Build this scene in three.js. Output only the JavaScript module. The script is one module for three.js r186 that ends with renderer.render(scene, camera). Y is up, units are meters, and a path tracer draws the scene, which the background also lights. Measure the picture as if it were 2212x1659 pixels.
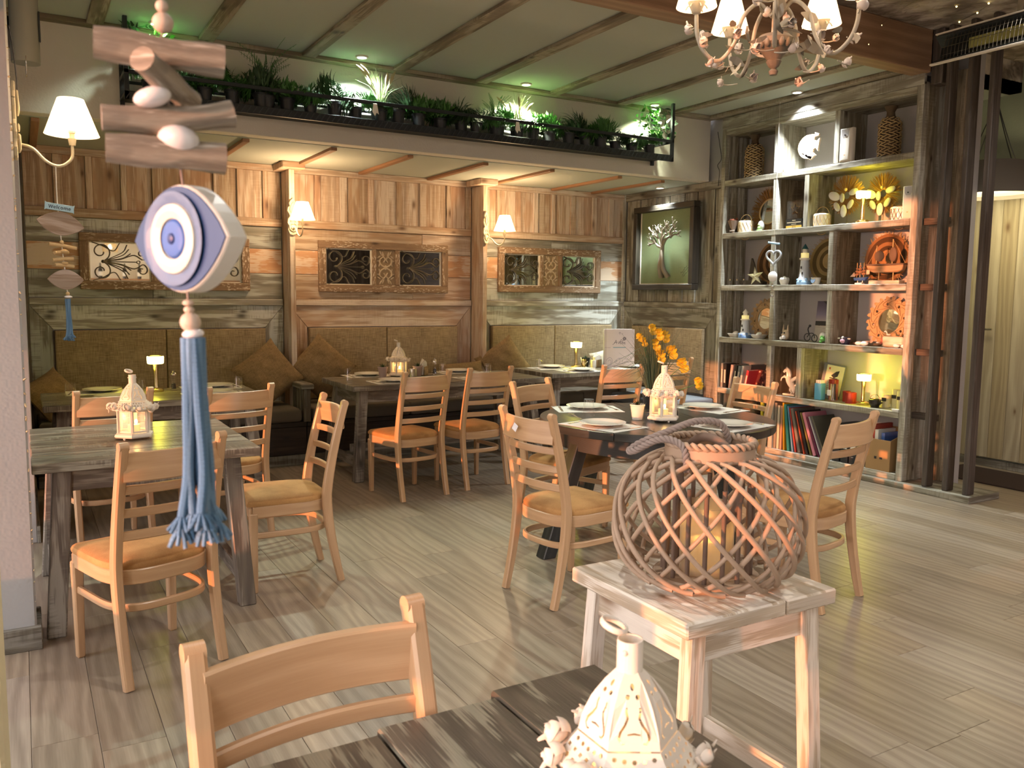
import * as THREE from 'three';
import { mergeGeometries, toCreasedNormals } from 'three/addons/utils/BufferGeometryUtils.js';

// ---------- camera, sky, sun, exposure ----------
const scene = new THREE.Scene();
const camera = new THREE.PerspectiveCamera(48.95, 2212 / 1659, 0.05, 80);
camera.rotation.order = 'YXZ';
camera.rotation.set(-5.9725 * Math.PI / 180, -30.204 * Math.PI / 180, 0.5766 * Math.PI / 180);
camera.position.set(0, 1.47, 0);
camera.focus = 4.2; camera.userData.fStop = 10;
scene.add(camera);
const renderer = new THREE.WebGLRenderer();
renderer.toneMapping = THREE.LinearToneMapping;
renderer.toneMappingExposure = 1.0;
renderer.shadowMap.enabled = true;
renderer.shadowMap.type = THREE.PCFSoftShadowMap;

// dusk sky: lavender grey overhead, warm towards the low sun in the west (-x)
const SKY = 12;
{
  const w = 128, h = 64, px = new Float32Array(w * h * 4);
  for (let j = 0; j < h; j++) for (let i = 0; i < w; i++) {
    const el = (j + .5) / h * Math.PI - Math.PI / 2, up = Math.sin(el), a = Math.max(0, up);
    const az = ((i + .5) / w - .5) * 2 * Math.PI, west = .5 - .5 * Math.cos(az);   // 1 towards -x
    const k = Math.exp(-a * 3.2) * west;
    const r = .60 - .12 * a + .30 * k, g = .60 - .08 * a + .08 * k, b = .66 - .04 * a - .10 * k;
    px.set([r, g, b, 1], (j * w + i) * 4);
  }
  const t = new THREE.DataTexture(px, w, h, THREE.RGBAFormat, THREE.FloatType);
  t.mapping = THREE.EquirectangularReflectionMapping; t.magFilter = THREE.LinearFilter; t.needsUpdate = true;
  scene.background = t; scene.backgroundIntensity = SKY;
}
// low sun: travels along +x, a little towards -z and down
const sun = new THREE.DirectionalLight(new THREE.Color().setRGB(1, .33, .13), 7);
{
  const d = new THREE.Vector3(1, -.052, -.13).normalize();
  sun.position.set(2, 1.2, -3).addScaledVector(d, -14); sun.target.position.set(2, 1.2, -3);
  sun.castShadow = true; sun.shadow.radius = 1.2; sun.shadow.mapSize.set(2048, 2048);
  Object.assign(sun.shadow.camera, { left: -6, right: 6, top: 4, bottom: -4, near: .5, far: 30 });
  scene.add(sun, sun.target);
}
// ---------- helpers ----------
const V = (x, y, z) => new THREE.Vector3(x, y, z);
const PI = Math.PI, TAU = 2 * PI;
function rng(seed) { let s = seed >>> 0; return () => { s = (s + 0x6D2B79F5) >>> 0; let t = Math.imul(s ^ (s >>> 15), 1 | s); t = (t + Math.imul(t ^ (t >>> 7), 61 | t)) ^ t; return ((t ^ (t >>> 14)) >>> 0) / 4294967296; }; }
const rnd = rng(7);
const rr = (a, b) => a + (b - a) * rnd();
const lerp = (a, b, t) => a + (b - a) * t, clamp = (x, a = 0, b = 1) => Math.min(b, Math.max(a, x));
const sstep = (a, b, x) => { const t = clamp((x - a) / (b - a)); return t * t * (3 - 2 * t); };
const mix3 = (a, b, t) => [lerp(a[0], b[0], t), lerp(a[1], b[1], t), lerp(a[2], b[2], t)];
const names = new Map();
function numbered(n) { const k = names.get(n) ?? 0; names.set(n, k + 1); return k ? n + '_' + String(k).padStart(3, '0') : n; }
// geometry: everything becomes non-indexed position/normal/uv
function flat(g) { const q = g.index ? g.toNonIndexed() : g; for (const k of Object.keys(q.attributes)) if (!['position', 'normal', 'uv'].includes(k)) q.deleteAttribute(k); if (!q.attributes.normal) q.computeVertexNormals(); if (!q.attributes.uv) boxUV(q); q.morphAttributes = {}; return q; }
function join(gs) { gs = (Array.isArray(gs) ? gs.flat(3) : [gs]).map(flat); return gs.length === 1 ? gs[0] : mergeGeometries(gs); }
function boxUV(g, grain = 0, off = true) {          // uv in metres by the dominant normal, u along the grain
  const p = g.attributes.position, uv = new Float32Array(p.count * 2), a = V(), b = V(), c = V();
  const ou = off ? rnd() * 7 : 0, ov = off ? rnd() * 7 : 0;
  for (let i = 0; i < p.count; i += 3) {
    a.fromBufferAttribute(p, i); b.fromBufferAttribute(p, i + 1); c.fromBufferAttribute(p, i + 2);
    const n = b.clone().sub(a).cross(c.clone().sub(a)), m = [Math.abs(n.x), Math.abs(n.y), Math.abs(n.z)];
    const k = m[0] >= m[1] && m[0] >= m[2] ? 0 : m[1] >= m[2] ? 1 : 2;
    let q = [0, 1, 2].filter((x) => x !== k); if (q[1] === grain) q.reverse();
    [a, b, c].forEach((v, j) => { uv[(i + j) * 2] = v.getComponent(q[0]) + ou; uv[(i + j) * 2 + 1] = v.getComponent(q[1]) + ov; });
  }
  g.setAttribute('uv', new THREE.BufferAttribute(uv, 2)); return g;
}
function fromTris(arr, grain = 0, uv = true) {
  const g = new THREE.BufferGeometry(); g.setAttribute('position', new THREE.Float32BufferAttribute(arr, 3)); g.computeVertexNormals();
  return uv ? boxUV(g, grain) : g;
}
// chamfered box, centred
function bx(w, h, d, b = .003, grain) {
  const H = [w / 2, h / 2, d / 2]; b = Math.min(b, H[0] * .9, H[1] * .9, H[2] * .9);
  const out = [], P = (s, k) => H.map((v, i) => s[i] * (i === k ? v : v - b));
  const tri = (A, B, C) => { const n = V(...B).sub(V(...A)).cross(V(...C).sub(V(...A))); const m = V(A[0] + B[0] + C[0], A[1] + B[1] + C[1], A[2] + B[2] + C[2]); if (n.dot(m) < 0) out.push(...A, ...C, ...B); else out.push(...A, ...B, ...C); };
  for (let k = 0; k < 3; k++) for (const s of [-1, 1]) {
    const [p, q] = [0, 1, 2].filter((x) => x !== k), c = (a, e) => { const v = [0, 0, 0]; v[k] = s; v[p] = a; v[q] = e; return P(v, k); };
    tri(c(-1, -1), c(1, -1), c(1, 1)); tri(c(-1, -1), c(1, 1), c(-1, 1));
    if (b > 0 && k < 3) for (const a of [-1, 1]) { // edge shared with axis p (each once)
      if (p > k) { const e = (t, ax) => { const v = [0, 0, 0]; v[k] = s; v[p] = a; v[q] = t; return P(v, ax); }; tri(e(-1, k), e(1, k), e(1, p)); tri(e(-1, k), e(1, p), e(-1, p)); }
      if (q > k) { const e = (t, ax) => { const v = [0, 0, 0]; v[k] = s; v[q] = a; v[p] = t; return P(v, ax); }; tri(e(-1, k), e(1, k), e(1, q)); tri(e(-1, k), e(1, q), e(-1, q)); }
    }
  }
  if (b > 0) for (const x of [-1, 1]) for (const y of [-1, 1]) for (const z of [-1, 1]) { const s = [x, y, z]; tri(P(s, 0), P(s, 1), P(s, 2)); }
  if (grain === undefined) grain = w >= h && w >= d ? 0 : h >= d ? 1 : 2;
  return fromTris(out, grain);
}
const box = (x0, x1, y0, y1, z0, z1, b = .003, grain) => bx(Math.abs(x1 - x0), Math.abs(y1 - y0), Math.abs(z1 - z0), b, grain).translate((x0 + x1) / 2, (y0 + y1) / 2, (z0 + z1) / 2);
// round tube through points (metres), optional radius function
function tube(pts, r, seg = 16, rad = 6, closed = false) {
  const c = new THREE.CatmullRomCurve3(pts.map((p) => Array.isArray(p) ? V(...p) : p), closed, 'catmullrom', .5);
  const g = new THREE.TubeGeometry(c, seg, typeof r === 'function' ? 1 : r, rad, closed);
  if (typeof r === 'function') {
    const p = g.attributes.position;
    for (let i = 0; i <= seg; i++) { const o = c.getPointAt(i / seg), k = r(i / seg); for (let j = 0; j <= rad; j++) { const n = i * (rad + 1) + j; p.setXYZ(n, o.x + (p.getX(n) - o.x) * k, o.y + (p.getY(n) - o.y) * k, o.z + (p.getZ(n) - o.z) * k); } }
  }
  const L = c.getLength(), uv = g.attributes.uv, rm = typeof r === 'function' ? r(.5) : r;
  for (let i = 0; i < uv.count; i++) uv.setXY(i, uv.getX(i) * L, uv.getY(i) * TAU * rm);
  return closed ? g : join([g, cap(g, rad, 0, true), cap(g, rad, seg, false)]);
}
function cap(g, rad, row, flip) {
  const p = g.attributes.position, a = [], c = V(), o = row * (rad + 1), q = (k) => V().fromBufferAttribute(p, o + k);
  for (let k = 0; k < rad; k++) c.add(q(k)); c.divideScalar(rad);
  for (let k = 0; k < rad; k++) { const A = q(k), B = q(k + 1); a.push(...c.toArray(), ...(flip ? A : B).toArray(), ...(flip ? B : A).toArray()); }
  return fromTris(a);
}
// sweep a closed 2d profile along a path; the profile's y axis stays near `up`
function sweep(path, prof, up = V(0, 1, 0), { scale, crease = .6, closed = false, frames } = {}) {
  const n = path.length, m = prof.length, ring = [];
  for (let i = 0; i < n; i++) {
    const t = closed ? path[(i + 1) % n].clone().sub(path[(i + n - 1) % n]).normalize() : path[Math.min(n - 1, i + 1)].clone().sub(path[Math.max(0, i - 1)]).normalize();
    const s = t.clone().cross(up).normalize(), u = s.clone().cross(t).normalize(), k = scale ? scale(i / (n - 1)) : [1, 1];
    ring.push(prof.map(([a, b]) => path[i].clone().addScaledVector(s, a * k[0]).addScaledVector(u, b * k[1])));
  }
  const out = []; let len = 0; const uv = [], per = [0]; for (let j = 0; j < m; j++) per.push(per[j] + Math.hypot(prof[(j + 1) % m][0] - prof[j][0], prof[(j + 1) % m][1] - prof[j][1]));
  const quad = (A, B, C, D, u0, u1, v0, v1) => { out.push(...A.toArray(), ...B.toArray(), ...C.toArray(), ...A.toArray(), ...C.toArray(), ...D.toArray()); uv.push(u0, v0, u1, v0, u1, v1, u0, v0, u1, v1, u0, v1); };
  const ou = rnd() * 5, ov = rnd() * 5;
  for (let i = 0; i < (closed ? n : n - 1); i++) { const i2 = (i + 1) % n, l2 = len + path[i2].distanceTo(path[i]); for (let j = 0; j < m; j++) { const k = (j + 1) % m; quad(ring[i][j], ring[i2][j], ring[i2][k], ring[i][k], len + ou, l2 + ou, per[j] + ov, per[j + 1] + ov); } len = l2; }
  if (!closed) for (const [i, f] of [[0, 1], [n - 1, 0]]) { const c = ring[i].reduce((a, b) => a.add(b), V()).divideScalar(m); for (let j = 0; j < m; j++) { const A = ring[i][j], B = ring[i][(j + 1) % m]; out.push(...c.toArray(), ...(f ? A : B).toArray(), ...(f ? B : A).toArray()); uv.push(ou, ov, ou + .01, ov, ou + .01, ov + .01); } }
  let g = new THREE.BufferGeometry(); g.setAttribute('position', new THREE.Float32BufferAttribute(out, 3)); g.setAttribute('uv', new THREE.Float32BufferAttribute(uv, 2));
  // outward orientation
  let vol = 0; for (let i = 0; i < out.length; i += 9) { const a = V(out[i], out[i + 1], out[i + 2]), b = V(out[i + 3], out[i + 4], out[i + 5]), c = V(out[i + 6], out[i + 7], out[i + 8]); vol += a.dot(b.cross(c)); }
  if (vol < 0) for (const k of ['position', 'uv']) { const A = g.attributes[k], s = A.itemSize, r = A.array; for (let i = 0; i < A.count; i += 3) for (let q = 0; q < s; q++) { const t = r[(i + 1) * s + q]; r[(i + 1) * s + q] = r[(i + 2) * s + q]; r[(i + 2) * s + q] = t; } }
  g.computeVertexNormals(); return crease ? toCreasedNormals(g, crease) : g;
}
const rectProf = (w, h, c = .003) => { const x = w / 2, y = h / 2; return [[-x + c, -y], [x - c, -y], [x, -y + c], [x, y - c], [x - c, y], [-x + c, y], [-x, y - c], [-x, -y + c]]; };
const circ = (r, n = 8) => Array.from({ length: n }, (_, i) => [r * Math.cos(i / n * TAU), r * Math.sin(i / n * TAU)]);
const curve = (pts, n) => new THREE.CatmullRomCurve3(pts.map((p) => V(...p)), false, 'catmullrom', .5).getSpacedPoints(n);
function lathe(pts, seg = 24) { const g = new THREE.LatheGeometry(pts.map(([x, y]) => new THREE.Vector2(Math.max(x, 1e-5), y)), seg); const uv = g.attributes.uv; for (let i = 0; i < uv.count; i++) uv.setXY(i, uv.getX(i) * .3, uv.getY(i) * .3); return g; }
const latheC = (pts, seg = 24, a = .5) => { const g = flat(lathe(pts, seg)); return toCreasedNormals(g, a); };
function shp(pts) { const s = new THREE.Shape(); pts.forEach(([x, y], i) => i ? s.lineTo(x, y) : s.moveTo(x, y)); return s; }
const holeP = (pts) => { const h = new THREE.Path(); pts.forEach(([x, y], i) => i ? h.lineTo(x, y) : h.moveTo(x, y)); return h; };
function extr(shape, depth, bevel = 0, grain = 0, cs = 12) { bevel = Math.min(bevel, depth * .45); const g = flat(new THREE.ExtrudeGeometry(Array.isArray(shape) && Array.isArray(shape[0]) ? shp(shape) : shape, { depth: depth - 2 * bevel, bevelEnabled: bevel > 0, bevelThickness: bevel, bevelSize: bevel, bevelOffset: -bevel, bevelSegments: 2, curveSegments: cs })); g.translate(0, 0, bevel); return boxUV(g, grain); }
const sph = (r, a = 12, b = 8) => new THREE.SphereGeometry(r, a, b);
const cyl = (r0, r1, h, n = 16, open = false) => new THREE.CylinderGeometry(r0, r1, h, n, 1, open);
function at(g, x, y, z, rx = 0, ry = 0, rz = 0, s = 1) { g = g.clone(); g.applyMatrix4(new THREE.Matrix4().compose(V(x, y, z), new THREE.Quaternion().setFromEuler(new THREE.Euler(rx, ry, rz, 'YXZ')), Array.isArray(s) ? V(...s) : V(s, s, s))); return g; }
function warp(g, f) { const p = g.attributes.position, v = V(); for (let i = 0; i < p.count; i++) { v.fromBufferAttribute(p, i); f(v); p.setXYZ(i, v.x, v.y, v.z); } g.computeVertexNormals(); return g; }
// objects
function thing(name, label, category, pos = [0, 0, 0], ry = 0, group) {
  const o = new THREE.Group(); o.name = numbered(name); o.position.set(...pos); o.rotation.y = ry;
  o.userData = { label, category }; if (group) o.userData.group = group; scene.add(o); return o;
}
function part(name, geos, mat, parent) { const m = new THREE.Mesh(join(geos), mat); m.name = name; m.castShadow = m.receiveShadow = true; parent.add(m); return m; }
function struct(name, geos, mat) { const m = part(numbered(name), geos, mat, scene); m.userData.kind = 'structure'; return m; }
function structG(name, pos = [0, 0, 0]) { const o = new THREE.Group(); o.name = numbered(name); o.position.set(...pos); o.userData.kind = 'structure'; scene.add(o); return o; }
function solo(name, label, category, geos, mat, pos = [0, 0, 0], ry = 0, group) { const m = part(numbered(name), geos, mat, scene); m.position.set(...pos); m.rotation.y = ry; m.userData = { label, category }; if (group) m.userData.group = group; return m; }
function copy(o, pos, ry, label, group) { const c = o.clone(); c.name = numbered(o.userData.base ?? o.name.replace(/_\d{3}$/, '')); c.position.set(...pos); c.rotation.set(0, ry ?? 0, 0); c.userData = { ...o.userData, label }; if (group) c.userData.group = group; scene.add(c); return c; }
// ---------- procedural materials ----------
function noise2(seed) {
  const r = rng(seed), n = 4096, t = new Float32Array(n); for (let i = 0; i < n; i++) t[i] = r();
  const hsh = (x, y) => t[(Math.imul(x, 374761393) + Math.imul(y, 668265263) >>> 7) & (n - 1)];
  return (x, y, px, py) => { // value noise, period px, py
    const xi = Math.floor(x), yi = Math.floor(y), fx = x - xi, fy = y - yi, ux = fx * fx * (3 - 2 * fx), uy = fy * fy * (3 - 2 * fy);
    const m = (a, p) => ((a % p) + p) % p, x0 = m(xi, px), x1 = m(xi + 1, px), y0 = m(yi, py), y1 = m(yi + 1, py);
    return lerp(lerp(hsh(x0, y0), hsh(x1, y0), ux), lerp(hsh(x0, y1), hsh(x1, y1), ux), uy);
  };
}
function fbm(N, u, v, fx, fy, oct = 3) { let s = 0, a = .5, t = 0; for (let o = 0; o < oct; o++) { s += a * N(u * fx + o * 17, v * fy + o * 31, fx, fy); t += a; a *= .5; fx *= 2; fy *= 2; } return s / t; }
function dataTex(w, h, fn, srgb = true) {
  const d = new Uint8Array(w * h * 4);
  for (let j = 0; j < h; j++) for (let i = 0; i < w; i++) { const c = fn((i + .5) / w, (j + .5) / h), k = (j * w + i) * 4; d[k] = clamp(c[0], 0, 255); d[k + 1] = clamp(c[1], 0, 255); d[k + 2] = clamp(c[2], 0, 255); d[k + 3] = c[3] ?? 255; }
  const t = new THREE.DataTexture(d, w, h, THREE.RGBAFormat); t.wrapS = t.wrapT = THREE.RepeatWrapping; t.magFilter = THREE.LinearFilter; t.minFilter = THREE.LinearMipmapLinearFilter; t.generateMipmaps = true; if (srgb) t.colorSpace = THREE.SRGBColorSpace; t.needsUpdate = true; return t;
}
// wood: u along the grain, L x W metres per repeat. returns { map, bump }
function wood(seed, o) {
  const N = noise2(seed), R = rng(seed + 5), w = o.w ?? 768, h = o.h ?? 384, L = o.L ?? 1.6, W = o.W ?? .5;
  const kn = Array.from({ length: o.knots ?? 0 }, () => [R(), R(), .5 + R()]), hei = new Float32Array(w * h);
  let idx = 0;
  const map = dataTex(w, h, (u, v) => {
    let dv = 0, kd = 0;
    for (const [ku, kv, ks] of kn) { let a = Math.abs(u - ku); a = Math.min(a, 1 - a) * L; let b = v - kv; b -= Math.round(b); b *= W; const q = Math.hypot(a * .45, b) / (.018 * ks); if (q < 6) { dv += Math.sign(b) * .05 * Math.exp(-q * q * .25); kd = Math.max(kd, Math.exp(-q * q * 1.4)); } }
    const wv = v + dv + (fbm(N, u, v, 2, 3, 2) - .5) * (o.warp ?? .12);
    const ring = .5 + .5 * Math.sin(TAU * (Math.round(o.rings ?? 9) * wv + 1.2 * fbm(N, u, v, 3, 6, 2)));
    const streak = N(u * 10, v * 180, 10, 180) * .6 + N(u * 24, v * 90, 24, 90) * .4;
    const broad = fbm(N, u, v, 3, 5, 3);
    let g = .42 * Math.pow(ring, o.ringPow ?? 1.6) + .38 * streak + .35 * (broad - .3);
    let c = mix3(o.dark, o.light, clamp(g));
    if (o.white) { const m = fbm(N, u + .37, v + .11, o.wfx ?? 5, o.wfy ?? 14, 4) * .75 + .25 * streak; c = mix3(c, o.white, sstep(o.wt ?? .5, (o.wt ?? .5) + (o.ws ?? .16), m) * (o.wa ?? .8)); g += .2 * m; }
    if (o.saw) { const m = sstep(.52, .62, fbm(N, u + .6, v + .2, 3, 5, 2)), s = N(u * 220, v * 7, 220, 7); c = mix3(c, s > .5 ? (o.white ?? o.light) : o.dark, m * Math.abs(s - .5) * o.saw); }
    if (o.chips) { const m = fbm(N, u + .2, v + .7, 36, 44, 3); c = mix3(c, o.chips, sstep(.6, .66, m) * sstep(.4, .6, fbm(N, u, v + .3, 5, 4, 2))); }
    if (o.stain) { const m = fbm(N, u + .9, v + .4, 4, 5, 3); c = mix3(c, o.stain, sstep(.52, .7, m) * .6); }
    c = mix3(c, o.knot ?? o.dark.map((x) => x * .55), kd * .85);
    hei[idx++] = clamp(g - kd * .4);
    return c;
  });
  const bump = o.bump === false ? null : dataTex(w, h, (() => { let k = 0; return () => { const q = 255 * hei[k++]; return [q, q, q]; }; })(), false);
  for (const t of [map, bump]) if (t) t.repeat.set(1 / L, 1 / W);
  return { map, bump };
}
function std(o) { return new THREE.MeshStandardMaterial({ roughness: .7, ...o }); }
function phys(o) { return new THREE.MeshPhysicalMaterial({ roughness: .5, ...o }); }
const lin = (r, g, b) => new THREE.Color().setRGB(r, g, b);
function woodMat(tex, o = {}, tints = ['#ffffff']) { return tints.map((c) => std({ map: tex.map, ...(tex.bump ? { bumpMap: tex.bump, bumpScale: o.bumpScale ?? .0012 } : {}), roughness: o.roughness ?? .65, color: c, ...o.more })); }
const pick = (a) => a[Math.floor(rnd() * a.length)];
const M = {};
// floor boards: grey beige oak laminate
M.floorT = wood(11, { w: 1024, h: 512, L: 1.3, W: .4, dark: [128, 116, 101], light: [176, 164, 147], rings: 7, ringPow: 1.1, warp: .2 });
M.floor = woodMat(M.floorT, { roughness: .34, bumpScale: .0004 }, ['#ffffff', '#f2efea', '#e6e2dc', '#fbf6ee']);
// grey-white washed rough sawn boards
M.greyT = wood(21, { w: 1024, h: 512, L: 1.5, W: .5, dark: [128, 124, 114], light: [172, 168, 156], white: [206, 209, 206], wt: .43, wa: .8, saw: 1.1, knots: 3, rings: 8, stain: [112, 104, 92] });
M.grey = woodMat(M.greyT, { roughness: .78 }, ['#ffffff', '#f0f2f0', '#e2e4e2', '#eef0e6']);
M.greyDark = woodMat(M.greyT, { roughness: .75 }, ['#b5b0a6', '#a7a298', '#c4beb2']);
// warm whitewashed pine
M.warmT = wood(31, { w: 1024, h: 512, L: 1.5, W: .5, dark: [158, 136, 116], light: [200, 178, 156], white: [212, 200, 186], wt: .42, wa: .8, wfx: 4, wfy: 22, saw: .35, knots: 3, rings: 8, knot: [104, 80, 62], stain: [172, 138, 110] });
M.warm = woodMat(M.warmT, { roughness: .75 }, ['#ffffff', '#f4efe8', '#fbf2ec', '#ebe6dd']);
M.orangeT = wood(37, { w: 768, h: 384, L: 1.2, W: .4, dark: [190, 146, 110], light: [212, 172, 136], white: [218, 202, 184], wt: .46, ws: .06, wa: .95, wfx: 7, wfy: 5, rings: 5, knots: 1 });
M.orange = woodMat(M.orangeT, { roughness: .75 }, ['#ffffff', '#f6f0ea']);
// shelf: olive grey limed wood
M.shelfT = wood(41, { L: 1.2, W: .4, dark: [126, 121, 108], light: [166, 161, 146], white: [196, 195, 184], wt: .47, wa: .75, saw: .7, rings: 6, knots: 3, knot: [60, 48, 36] });
M.shelf = woodMat(M.shelfT, { roughness: .75 }, ['#ffffff', '#f1efe8', '#e4e0d6']);
M.shelfBrown = woodMat(M.shelfT, { roughness: .8 }, ['#dcc8ac', '#d0bea4', '#dccab2']);
// table tops: dark grained, white dry-brushed, lacquered
M.topT = wood(51, { w: 1024, h: 512, L: 1.1, W: .42, dark: [92, 84, 74], light: [134, 126, 112], white: [168, 166, 152], wt: .5, wa: .7, saw: 1.2, rings: 7, knots: 2 });
M.top = woodMat(M.topT, { roughness: .3, bumpScale: .0008 }, ['#ffffff', '#f2f2ee', '#e6e5de']);
M.leg = woodMat(M.topT, { roughness: .6, bumpScale: .0012 }, ['#f6f0ee', '#ece6e6']);
M.fgT = wood(56, { w: 1024, h: 512, L: .9, W: .36, dark: [66, 60, 50], light: [104, 96, 82], white: [150, 148, 128], wt: .5, ws: .1, wa: .7, wfx: 6, wfy: 9, rings: 6, knots: 2 });
M.fg = woodMat(M.fgT, { roughness: .38, bumpScale: .001 }, ['#ffffff', '#e4e0d8', '#f4f0e6']);
// white painted stool
M.stoolT = wood(61, { w: 1024, h: 512, L: 1.0, W: .36, dark: [168, 150, 126], light: [204, 190, 168], white: [226, 219, 206], wt: .36, wa: .9, rings: 9, knots: 2, knot: [110, 84, 60], stain: [170, 158, 138] });
M.stool = woodMat(M.stoolT, { roughness: .6 }, ['#ffffff', '#f6f2ee']);
// beech chairs
M.beechT = wood(71, { w: 768, h: 256, L: .9, W: .25, dark: [180, 144, 106], light: [203, 168, 130], rings: 4, ringPow: 1, warp: .1 , bump: false });
M.beech = woodMat(M.beechT, { roughness: .33 })[0];
// dark stained round table and slats
M.darkT = wood(81, { w: 512, h: 256, L: 1.0, W: .4, dark: [40, 40, 38], light: [62, 62, 58], rings: 8, warp: .1 });
M.dark = woodMat(M.darkT, { roughness: .28, bumpScale: .0005 })[0];
M.slatT = wood(83, { w: 512, h: 256, L: 1.2, W: .3, dark: [60, 52, 46], light: [98, 88, 80], white: [130, 122, 114], wt: .56, wa: .5, rings: 6, knots: 1 });
M.slat = woodMat(M.slatT, { roughness: .65 })[0];
M.benchW = woodMat(M.slatT, { roughness: .6 }, ['#9a8472', '#8a7664']);
M.beamT = wood(86, { w: 768, h: 256, L: 1.8, W: .4, dark: [128, 98, 72], light: [168, 134, 104], rings: 6, knots: 2 });
M.beam = woodMat(M.beamT, { roughness: .6 })[0];
M.batten = woodMat(M.greyT, { roughness: .7 }, ['#c9b9a4', '#bfae98'])[0];
M.battenWarm = woodMat(M.beamT, { roughness: .6 }, ['#fff0e4'])[0];
M.doorT = wood(91, { w: 1024, h: 512, L: 2.2, W: .6, dark: [146, 134, 110], light: [190, 180, 152], rings: 9, knots: 5, warp: .25, knot: [96, 72, 46] });
M.door = woodMat(M.doorT, { roughness: .6 }, ['#ffffff', '#eee8da']);
M.frameT = wood(95, { w: 512, h: 256, L: .9, W: .3, dark: [118, 94, 72], light: [152, 126, 100], chips: [196, 182, 164], rings: 5, knots: 1 });
M.frame = woodMat(M.frameT, { roughness: .75 })[0];
M.carve = std({ color: '#b8a68e', roughness: .8 });
M.carveBack = std({ color: '#9a8468', roughness: .85 });
M.picFrame = woodMat(M.darkT, { roughness: .5 }, ['#ffe6cc'])[0];
// plaster and boards
const NP = noise2(5);
const plT = dataTex(512, 512, (u, v) => { const q = 255 * clamp(.35 + .5 * fbm(NP, u, v, 6, 6, 4) * .7 + .2 * NP(u * 120, v * 120, 120, 120)); return [q, q, q]; }, false); plT.repeat.set(1, 1);
const plaster = (c, s = .004, r = .9) => std({ color: c, roughness: r, bumpMap: plT, bumpScale: s });
M.white = plaster('#cdc6ba', .003); M.greyWall = plaster('#a9a7a4', .003); M.ceil = plaster('#a7aba0', .0004); M.shelfBack = plaster('#bcb8b4', .001);
M.pillar = plaster('#a3a5a4', .003); M.cream = plaster('#cfc7a2', .006); M.wcWall = plaster('#8e9482', .004);
const rockB = dataTex(512, 512, (u, v) => { const q = 255 * clamp(Math.abs(fbm(NP, u, v, 5, 5, 5) - .5) * 3 + .3 * fbm(NP, u, v, 24, 24, 2)); return [q, q, q]; }, false); rockB.repeat.set(.7, .7);
const rockC = dataTex(512, 512, (u, v) => { const q = fbm(NP, u + .3, v, 7, 7, 4); return mix3([112, 100, 88], [186, 176, 162], sstep(.3, .7, q)); }); rockC.repeat.set(.7, .7);
M.rock = std({ map: rockC, bumpMap: rockB, bumpScale: .05, roughness: .95 });
// fabrics
const NF = noise2(9);
const burT = dataTex(768, 768, (u, v) => { const a = NF(u * 150, v * 12, 150, 12), b = NF(u * 12 + 3, v * 150, 12, 150), s = fbm(NF, u, v, 5, 5, 2); return mix3([108, 92, 68], [184, 164, 130], clamp(.1 + .42 * a + .42 * b + .2 * (s - .4))); }); burT.repeat.set(2.2, 2.2);
const burB = dataTex(256, 256, (u, v) => { const q = 128 + 60 * Math.sin(u * TAU * 64) + 60 * Math.sin(v * TAU * 64); return [q, q, q]; }, false); burB.repeat.set(4, 4);
M.burlap = std({ map: burT, bumpMap: burB, bumpScale: .0012, roughness: .95 });
M.pillow = std({ map: burT, bumpMap: burB, bumpScale: .0012, roughness: .95, color: '#e8dcc8' });
M.paleCloth = std({ color: '#c9c4b4', roughness: .95 });
const sueT = dataTex(512, 512, (u, v) => { const s = fbm(NF, u, v, 4, 4, 4), f = NF(u * 200, v * 200, 200, 200); return mix3([150, 108, 62], [190, 146, 92], clamp(sstep(.25, .75, s) * .8 + .3 * f - .1)); }); sueT.repeat.set(2, 2);
M.suede = phys({ map: sueT, roughness: .9, sheen: .3, sheenRoughness: .5, sheenColor: lin(.5, .38, .22) });
M.benchCush = std({ color: '#5d564c', roughness: .9, bumpMap: burB, bumpScale: .0006 });
M.sideCush = std({ color: '#70757a', roughness: .8, bumpMap: burB, bumpScale: .0006 });
// plain things
M.black = std({ color: '#23262a', roughness: .45 }); M.blackMetal = std({ color: '#24282a', roughness: .5, metalness: .4 });
M.iron = std({ color: '#6e665a', roughness: .36, metalness: .85 });
M.chrome = std({ color: '#d8d4cc', roughness: .18, metalness: 1 }); M.brass = std({ color: '#c8b48a', roughness: .22, metalness: 1 });
M.mirror = std({ color: '#e4e8e6', roughness: .02, metalness: 1 });
M.porcelain = phys({ color: '#e6e2d8', roughness: .16, clearcoat: .5, clearcoatRoughness: .1 });
M.glass = phys({ color: '#ffffff', roughness: .02, transmission: 1, thickness: 0, ior: 1.45 });
M.paper = std({ color: '#dedbd4', roughness: .85 });
M.enamel = std({ color: '#ded6c8', roughness: .5 }); M.enamelEdge = std({ color: '#d2cabc', roughness: .5 });
M.cloth = std({ color: '#e8e2d6', roughness: .9 });
M.candle = phys({ color: '#ead9b4', roughness: .5, emissive: '#ffb050', emissiveIntensity: .25 });
M.flame = std({ color: '#000', emissive: '#ffc878', emissiveIntensity: 26 });
M.shadeLit = phys({ color: '#fff4dc', roughness: .9, side: THREE.DoubleSide, emissive: '#ffe2b4', emissiveIntensity: 1.5, transmission: .35, thickness: 0 });
M.bulb = std({ color: '#000', emissive: '#ffe4b8', emissiveIntensity: 5 });
M.ivory = std({ color: '#cfc4a6', roughness: .55 });
M.ledYellow = std({ color: '#000', emissive: '#fff04a', emissiveIntensity: 5 });
M.terra = std({ color: '#c9c2ba', roughness: .8 });
M.straw = std({ color: '#a87d48', roughness: .9, side: THREE.DoubleSide });
M.strawPale = std({ color: '#c8ac7c', roughness: .9 });
M.rope = std({ color: '#8d8078', roughness: .9 });
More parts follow.
